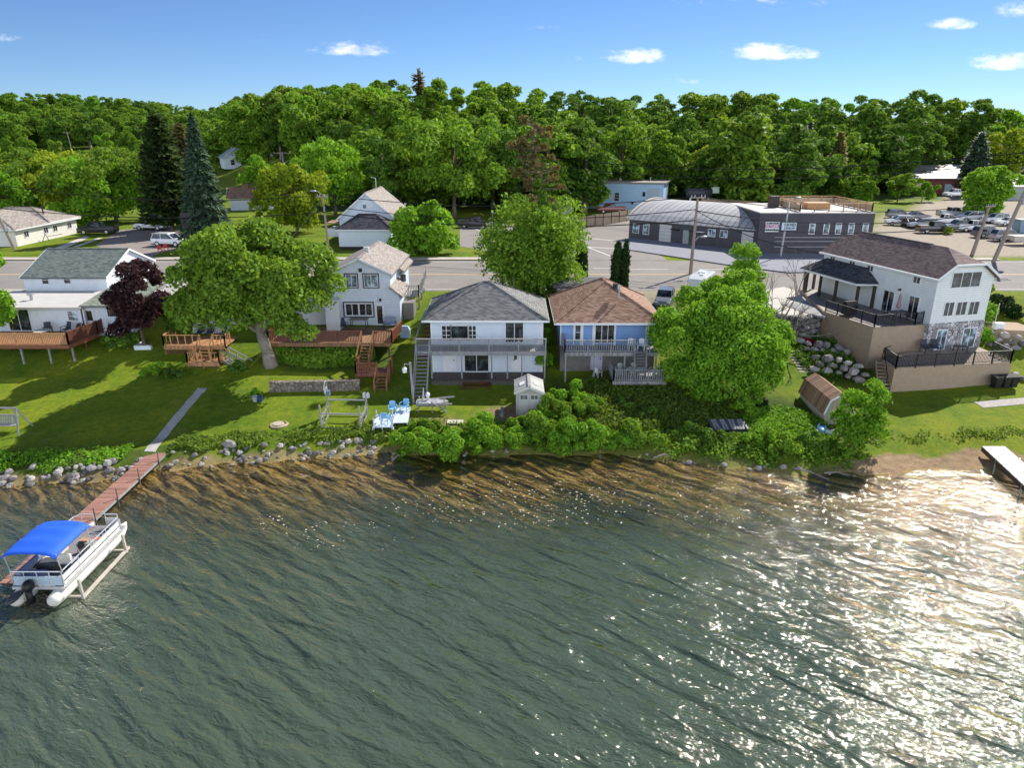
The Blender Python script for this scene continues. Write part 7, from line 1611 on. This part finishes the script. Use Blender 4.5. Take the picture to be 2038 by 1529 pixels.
# white and blue dock sections stacked on the lawn
x, y, z = at_px(780, 852, .9); h = thing('dock_sections', 'pile of white dock sections with blue benches beside the hedge', 'dock section', (x, y, z), .05)
for i, (dx, dy, dz, L_, W_, t) in enumerate(((-.55, .3, .35, 1.5, 1.35, .15), (.6, .9, .5, 2.4, 1.0, .05), (-.5, -.25, .15, 1.3, 1.4, -.35))):
    m = MB(); m.X = Matrix.Translation((dx, dy, dz)) @ Matrix.Rotation(t, 4, 'X')
    k = 0
    while k < L_: m.box(-W_/2, W_/2, -L_/2+k, -L_/2+k+.13, 0, .04); k += .15
    m.box(-W_/2, -W_/2+.06, -L_/2, L_/2, -.14, -.005); m.box(W_/2-.06, W_/2, -L_/2, L_/2, -.14, -.005); m.build('section', plain('white blue dock boards', (.55, .62, .72), .7, .12), h)
for dx, dy in ((-1.1, -.75), (.1, -.75), (-1.1, .75), (.0, .75), (-.55, -.75)): m = MB(); m.tube((dx, dy, -.1), (dx, dy, 1.0), .04); m.build('leg', plain('pale blue pipe', (.5, .6, .72), .5), h)
bc = PLASTB
for i, (dx, dy, r_, lb) in enumerate(((-.1, 1.3, .2, 'light blue plastic chair on the far end of the dock sections'), (.65, 1.75, -.3, 'light blue plastic chair on the right dock section'), (-.35, -.3, 3.0, 'light blue plastic chair tipped over on the near dock section'))):
    c_ = dup(c1, (x+dx, y+dy, z+.5), r_, lb, 'light blue plastic chairs'); recolor(c_, PLASTW, PLASTB)
# aluminium boat and odds on a trestle
x, y, z = at_px(858, 822, 1.1); h = thing('work_trestle', 'weathered trestle frame holding the aluminium rowing boat', 'trestle', (x, y, z))
for a, c in (((-.9, 0, 0), (-.9, 0, .95)), ((.1, -.1, 0), (.1, -.1, .9)), ((.95, 0, 0), (.95, 0, 1.15)), ((-.9, .8, 0), (-.9, .8, .9)), ((.95, .8, 0), (.95, .8, .9))): m = MB(); m.bar(a, c, .08); m.build('leg', GREYW, h)
m = MB(); m.bar((-1.0, 0, .62), (1.5, 0, .66), .1, .08); m.bar((-1.0, .8, .65), (1.6, .8, .9), .1, .08); m.bar((-.95, 0, .6), (-.95, .8, .6), .08); m.bar((.98, 0, .6), (.98, .8, .6), .08); m.bar((.1, -.15, .8), (1.2, -.2, .1), .07); m.build('beams', GREYW, h)
h = thing('rowing_boat', 'small aluminium rowing boat lying on the trestle by the lamp post', 'boat', (x-.1, y+.4, z+.72)); m = MB()
rings = []
for xx, w_, d_ in ((-.95, .42, .3), (-.4, .5, .32), (.4, .48, .32), (.95, .3, .3), (1.3, .05, .25)): rings.append([(xx, -w_, .0), (xx, -w_*.8, -d_*.1), (xx, -w_*.75, .06-.02), (xx, w_*.75, .04), (xx, w_*.8, -d_*.1), (xx, w_, 0), (xx, w_*.6, -d_), (xx, -w_*.6, -d_)])
m.loft(rings); m.build('hull', ALU, h); m = MB(); m.box(-.35, -.1, -.4, .4, .02, .07); m.box(.4, .6, -.36, .36, .02, .07); m.build('thwart', ALU, h)
h = thing('outboard_motor', 'small cream outboard motor set upright on the aluminium boat', 'motor', (x-.25, y+.5, z+.8)); m = MB(); m.blob((0, 0, .35), (.16, .22, .2), 10, 7); m.build('cowl', PLASTW, h, True); m = MB(); m.bar((0, 0, .2), (.05, 0, -.1), .12); m.tube((-.35, .1, 0), (-.3, .1, .85), .09, .02); m.build('shaft', CONCL, h)
# lamp pole
x, y, z = at_px(823, 805, 1.2); H = hpx(722, y, z); tx = XH(816, y, z+H)-x
h = thing('lamp_post', 'leaning wooden yard lamp post with a caged lamp by the grey stairs', 'lamp', (x, y, z)); m = MB(); m.bar((0, 0, -.2), (tx, 0, H), .13); m.build('post', GREYW, h)
m = MB(); m.path([(tx, 0, H-.15), (tx-.4, 0, H-.1), (tx-.42, 0, H-.35)], .03); m.build('lamp_arm', METAL, h); m = MB(); m.lathe((tx-.42, 0, H-.75), [(.05, .4), (.17, .3), (.15, 0), (.05, -.02)], 10); m.build('lamp_shade', PLASTW, h)
# pots by the lawn corner, milk cans, boulder in the lawn
x, y, z = at_px(512, 800, 1.3)
for i, (dx, r_, c_, lb) in enumerate(((-.15, .2, (.35, .36, .38), 'grey plant pot at the dark lawn corner by the wall'), (.25, .18, (.03, .06, .2), 'blue glazed plant pot at the dark lawn corner by the wall'))):
    m = MB(); m.lathe((0, 0, 0), [(r_*.7, 0), (r_, .4), (r_*1.08, .42), (r_*.9, .42), (r_*.85, .36)], 14); tag(m.build('plant_pot', plain('pot '+str(c_[0]), c_, .4), loc=(x+dx, y, z)), lb, 'pot')
x, y, z = at_px(725, 792, 1.4)
for i in range(2): m = MB(); m.lathe((0, 0, 0), [(.12, 0), (.12, .3), (.06, .38), (.06, .42)], 10); tag(m.build('white_jug', PLASTW, loc=(x+i*.3, y, z)), ('left' if i == 0 else 'right')+' white jug of the pair below the landing', 'jug')
x, y, z = at_px(906, 842, .9); m = MB(); m.box(-.55, .55, -.3, .3, 0, .08); tag(m.build('paving_slab', CONCL, loc=(x, y, z+.01)), 'pale concrete slab lying on the lawn above the hedge', 'slab')
x, y, z = at_px(985, 822, 1.1); m = MB(); m.box(-.1, .1, -.9, .5, 0, .25); tag(m.build('timber', GREYW, loc=(x+.5, y, z)), 'grey timber edging beside the resin shed', 'timber')
# lumber stack, kayaks, bins at right
x, y, z = at_px(1448, 858, .9); h = thing('lumber_stack', 'stack of weathered grey dock boards lying in the weeds below the big bush', 'lumber', (x, y, z), .02)
for i in range(13): m = MB(); m.X = Matrix.Translation((-1.15+i*.19, 0, .45)) @ Matrix.Rotation(R.uniform(-.12, .12), 4, 'Z') @ Matrix.Rotation(.25, 4, 'X'); m.box(-.08, .08, -.55, .55, 0, .04); m.build('board', GREYW if i % 3 else DKV, h)
m = MB(); m.box(-1.3, 1.3, -.45, .45, .02, .14); m.box(-1.25, 1.25, -.4, -.3, .16, .3); m.build('pallet', DKV, h)
x, y, z = at_px(1638, 868, .7)
for i, (dx, dy, r_, c_, lb) in enumerate(((-.35, -.1, .4, PLASTW, 'white overturned kayak lying by the sapling'), (.45, -.15, -.3, PLASTW, 'second white kayak lying nearer the sapling'), (.0, .35, 1.2, PLASTB, 'pale blue kayak tilted on the two white ones'))):
    h = thing('kayak', lb, 'kayak', (x+dx, y+dy, z+.2+.12*i), r_)
    m = MB(); m.loft([[(xx, w*math.cos(t), .18*w/.3*math.sin(t)*1.2) for t in [6.2832*k/10 for k in range(10)]] for xx, w in ((-.8, .04), (-.6, .18), (-.2, .3), (.2, .3), (.6, .17), (.8, .04))]); m.build('hull', c_, h, True); m = MB(); m.lathe((0, 0, .2), [(.2, 0), (.22, .03), (.16, .03)], 12); m.build('cockpit_rim', BLACK, h)
x, y, z = at_px(1992, 768, 1.6)
for i, (dx, lb) in enumerate(((-.8, 'black wheeled bin at the left of the three against the patio wall'), (-.1, 'black wheeled bin in the middle against the patio wall'), (.55, 'black wheeled bin at the right end against the patio wall'))):
    h = thing('wheeled_bin', lb, 'bin', (x+dx, y-.55+.1*i, z), .1, 'black bins at the patio wall'); m = MB(); m.loft([[(-.22, -.25, .05), (.22, -.25, .05), (.22, .25, .05), (-.22, .25, .05)], [(-.29, -.33, .85), (.29, -.33, .85), (.29, .33, .85), (-.29, .33, .85)]]); m.build('body', BLACK, h); m = MB(); m.extr([(-.31, -.36, .86), (-.31, .34, .9), (-.31, .34, .96), (-.31, -.36, .92)], (.62, 0, 0)); m.build('lid', RUBBER, h)
# driftwood branches on the shore
for i, (p, q, lb) in enumerate((((1575, 932), (1650, 955), 'pale driftwood branch lying in the shallows below the shrubs'), ((1640, 942), (1690, 946), 'forked thin driftwood branch reaching over the water'), ((1300, 912), (1340, 905), 'short driftwood branch under the willow shrub'), ((780, 918), (800, 905), 'broken branch at the waterline below the hedge'))):
    a, c = Vector(G(*p, .12)+(.12,)), Vector(G(*q, .2)+(.2,)); m = MB(); d = c-a; m.tube((0, 0, 0), d*.5+Vector((0, 0, .12)), .07, .05); m.tube(d*.5+Vector((0, 0, .12)), d, .05, .015); m.tube(d*.5+Vector((0, 0, .12)), d*.8+Vector((.1, -.5, .1)), .035, .01); tag(m.build('driftwood', BARKL, loc=a), lb, 'branch')
# sign board on two posts at the left lot, red chairs, mailbox-like posts
x, y, z = at_px(386, 500, 5); h = thing('roadside_sign', 'tall dark blank sign board on white posts beside the spruce', 'sign', (x, y, z), .2); m = MB(); m.box(-1.0, 1.0, -.08, .08, 1.6, 5.0); m.build('sign_board', plain('dark sign back', (.035, .035, .04), .6), h)
for s in (-.7, .7): m = MB(); m.bar((s, 0, -.2), (s, 0, 1.6), .14); m.build('post', PLASTW, h)
RC = plain('red plastic', (.6, .03, .02), .5)
for i, (px, pb, lb) in enumerate(((319, 503, 'red lawn chair at the road, left one'), (331, 499, 'red lawn chair at the road, right one'))):
    x, y, z = at_px(px, pb, 5); c_ = dup(c1, (x, y, z+.02), .6, lb, 'red lawn chairs by the road'); recolor(c_, PLASTW, RC)
for px, pb, pt, lb in ((972, 502, 481, 'small mailbox on a post on the grass island'), (808, 430, 408, 'small white sign on a post behind the bushy tree'), (980, 441, 424, 'grey mailbox beside the black pickup')):
    x, y, z = at_px(px, pb, 5); H = hpx(pt, y, z); h = thing('mailbox', lb, 'mailbox', (x, y, z)); m = MB(); m.bar((0, 0, -.2), (0, 0, H), .1); m.build('post', GREYW, h); m = MB(); m.box(-.2, .2, -.3, .3, H, H+.35); m.build('box', PLASTW if 'white' in lb else METAL, h)
# ac unit on a stand at the right neighbour, low block wall
x, y, z = at_px(1995, 690, 3); h = thing('equipment_stand', 'white utility box on a legged stand beside the right neighbour wall', 'stand', (x, y+1.0, z+.2)); m = MB(); m.cb((0, 0, 1.3), (.7, .5, .55)); m.build('utility_box', PLASTW, h)
for s in (-.3, .3): m = MB(); m.bar((s, 0, -.4), (s, 0, 1.05), .07); m.build('leg', METAL, h)
m = MB(); m.tube((-.35, .1, 0), (-.3, .1, 3.2), .04); m.build('mast', METAL, h)
x0, y0 = G(1985, 668, 3.6); x1, y1 = G(2070, 672, 3.6); m = MB(); m.prism([(x0, y0), (x1, y1), (x1, y1+3), (x0, y0+3)], 1.5, 4.1); tag(m.build('garden_wall', STUCTAN), 'tan block garden wall behind the boulders at the right edge', 'wall')
# ================================================================ BOULDERS
RK = []
for i in range(6):
    m = MB(); rr = random.Random(40+i); m.blob((0, 0, 0), (.5, .42, .36), 7, 5, .2, rr); me = bpy.data.meshes.new('boulder'); me.from_pydata(m.v, [], m.f); me.update(); me.materials.append(ROCK); RK.append(me)
def rock(x, y, z, s, label, group):
    o = bpy.data.objects.new('boulder', RK[R.randint(0, 5)]); COL.objects.link(o); o.location = (x, y, z); o.rotation_euler = (R.uniform(-.3, .3), R.uniform(-.3, .3), R.uniform(0, 6.28)); o.scale = (s*R.uniform(.8, 1.25), s*R.uniform(.8, 1.2), s*R.uniform(.75, 1.1)); return tag(o, label, 'boulder', group)
def size(s): return 'large' if s > .5 else ('medium' if s > .34 else 'small')
for x0, x1, n, where, wt in ((-34, -22.9, 120, 'in the riprap left of the dock', .8), (-21.6, -8.4, 105, 'in the riprap between the dock and the hedge', .7), (-8, 6, 14, 'under the hedge at the waterline', .7), (8, 21, 14, 'along the weedy waterline right of the willow', .7)):
    for i in range(n):
        x = R.uniform(x0, x1); d = R.uniform(-.15, 1.35 if n > 20 else .5); y = float(np.interp(x, SHX, SHY))+d; s = R.choice((.26, .3, .36, .42, .5, .7))*wt
        rock(x, y, tz(x, y)+s*.12, s, f'{size(s)} grey shore boulder {where}', f'{size(s)} boulders {where}')
rock(*[v+o_ for v, o_ in zip(at_px(458, 889, .7), (0, 0, .15))], .9, 'lone pale boulder on the lawn edge above the riprap', 'lone lawn boulder')
def rockwall(pts, zf, rowsn, s, where):
    for a, c in zip(pts, pts[1:]):
        a, c = Vector(a), Vector(c); L_ = (c-a).length; n = max(1, int(L_/(s*.85)))
        for r_ in range(rowsn):
            for i in range(n):
                p = a.lerp(c, (i+.5*(r_ % 2)+R.uniform(-.15, .15))/n); ss = s*R.uniform(.75, 1.15)
                rock(p.x+R.uniform(-.1, .1), p.y+.12*r_, p.z+.3*s+r_*s*.6, ss, f'rounded grey boulder {where}', f'boulders {where}')
def q3(px, py, z): return GT(px, py, z)
rockwall([q3(1622, 742, 1.9), q3(1668, 748, 1.8), q3(1728, 768, 1.7)], 0, 3, .8, 'in the lowest boulder wall below the flower beds')
rockwall([q3(1600, 700, 3.0), q3(1655, 704, 3.0), q3(1690, 722, 2.6)], 0, 2, .75, 'in the middle boulder row between the flower beds')
e_ = [Vector(G(px, py, 5.0)+(0,)) for px, py in ((1548, 626), (1592, 632), (1638, 620))]
rockwall([(q.x-.1, q.y-.9, 3.0) for q in e_], 0, 2, .75, 'in the lower course of the top boulder wall below the drive')
rockwall([(q.x-.05, q.y-.55, 3.9) for q in e_], 0, 3, .7, 'in the upper course of the top boulder wall below the drive')
rockwall([q3(1970, 690, 2.8), q3(2000, 696, 2.8), q3(2045, 702, 2.6)], 0, 3, .75, 'in the right neighbour boulder wall')
rockwall([q3(2005, 742, 1.7), q3(2045, 765, 1.5)], 0, 1, .6, 'in the low boulder edge beyond the bins')
# raised bed soil behind the boulder walls, timber steps, drive
soil = plain('dark bark mulch', (.05, .035, .025), .95, .4, 4)
def bed(name, pix, z, lab, mat=soil):
    pts = [G(px, py, z) for px, py in pix]; m = MB(); m.prism(pts, z-2.2, z); return tag(m.build(name, mat), lab, 'planting bed')
h = thing('garden_steps', 'pale timber garden steps climbing between the bush and the boulders', 'steps', GT(1600, 742, 1.8)); o_ = Vector(h.location)
a, c = Vector(q3(1606, 742, 1.8))-o_, Vector(q3(1576, 696, 3.9))-o_
for i in range(9):
    p = a.lerp(c, i/8); m = MB(); m.box(p.x-.55, p.x+.5, p.y, p.y+.5, p.z-.25, p.z+.05); m.build('step', plain('pale timber step', (.4, .36, .32), .85, .2), h)
b = MB(); b.prism([G(px, py, 5.0) for px, py in ((1590, 632), (1640, 618), (1592, 582), (1560, 572), (1475, 585), (1455, 600), (1530, 622))], 2.2, 5.03); struct(b.build('driveway', CONCL))
b = MB(); b.prism([G(px, py, 5.06) for px, py in ((1555, 606), (1600, 600), (1650, 618), (1642, 632), (1600, 622))], 4.9, 5.07); struct(b.build('paved_apron', plain('grey concrete apron', (.27, .27, .28), .9, .15)))
drape('gravel_patch', [G(1950, 796, 1.5), G(2060, 790, 1.5)], .9, plain('pale gravel', (.4, .37, .34), .95, .3, 6), .03)

# pale seed fluff and petals drifting on the water
rng = np.random.default_rng(77); pts = []
for cx, cy, rx, ry, n in ((0, 34.5, 7, 2.2, 260), (-9, 31.5, 4, 1.6, 60), (4, 37, 7, 1.5, 160), (14, 35, 7, 2.5, 200), (-13, 33, 1.2, .8, 30)):
    for _ in range(n):
        a = rng.random()*6.28; r_ = math.sqrt(rng.random()); pts.append((cx+rx*r_*math.cos(a), cy+ry*r_*math.sin(a)))
pts = np.array(pts); n = len(pts); ang = rng.random(n)*6.28; sz = .018+.04*rng.random(n)**2
a_ = np.stack([np.cos(ang)*sz*1.5, np.sin(ang)*sz, np.zeros(n)], 1); b_ = np.stack([-np.sin(ang)*sz, np.cos(ang)*sz, np.zeros(n)], 1); c_ = np.stack([pts[:, 0], pts[:, 1], np.full(n, .03)], 1)
o = bpy.data.objects.new('floating_petals', quads_mesh('floating_petals', np.stack([c_-a_, c_-b_, c_+a_, c_+b_], 1), plain('pale petals', (.6, .54, .42), .8, .1))); COL.objects.link(o); stuff(o, 'pale petals and seed fluff drifting on the lake surface', 'petals')
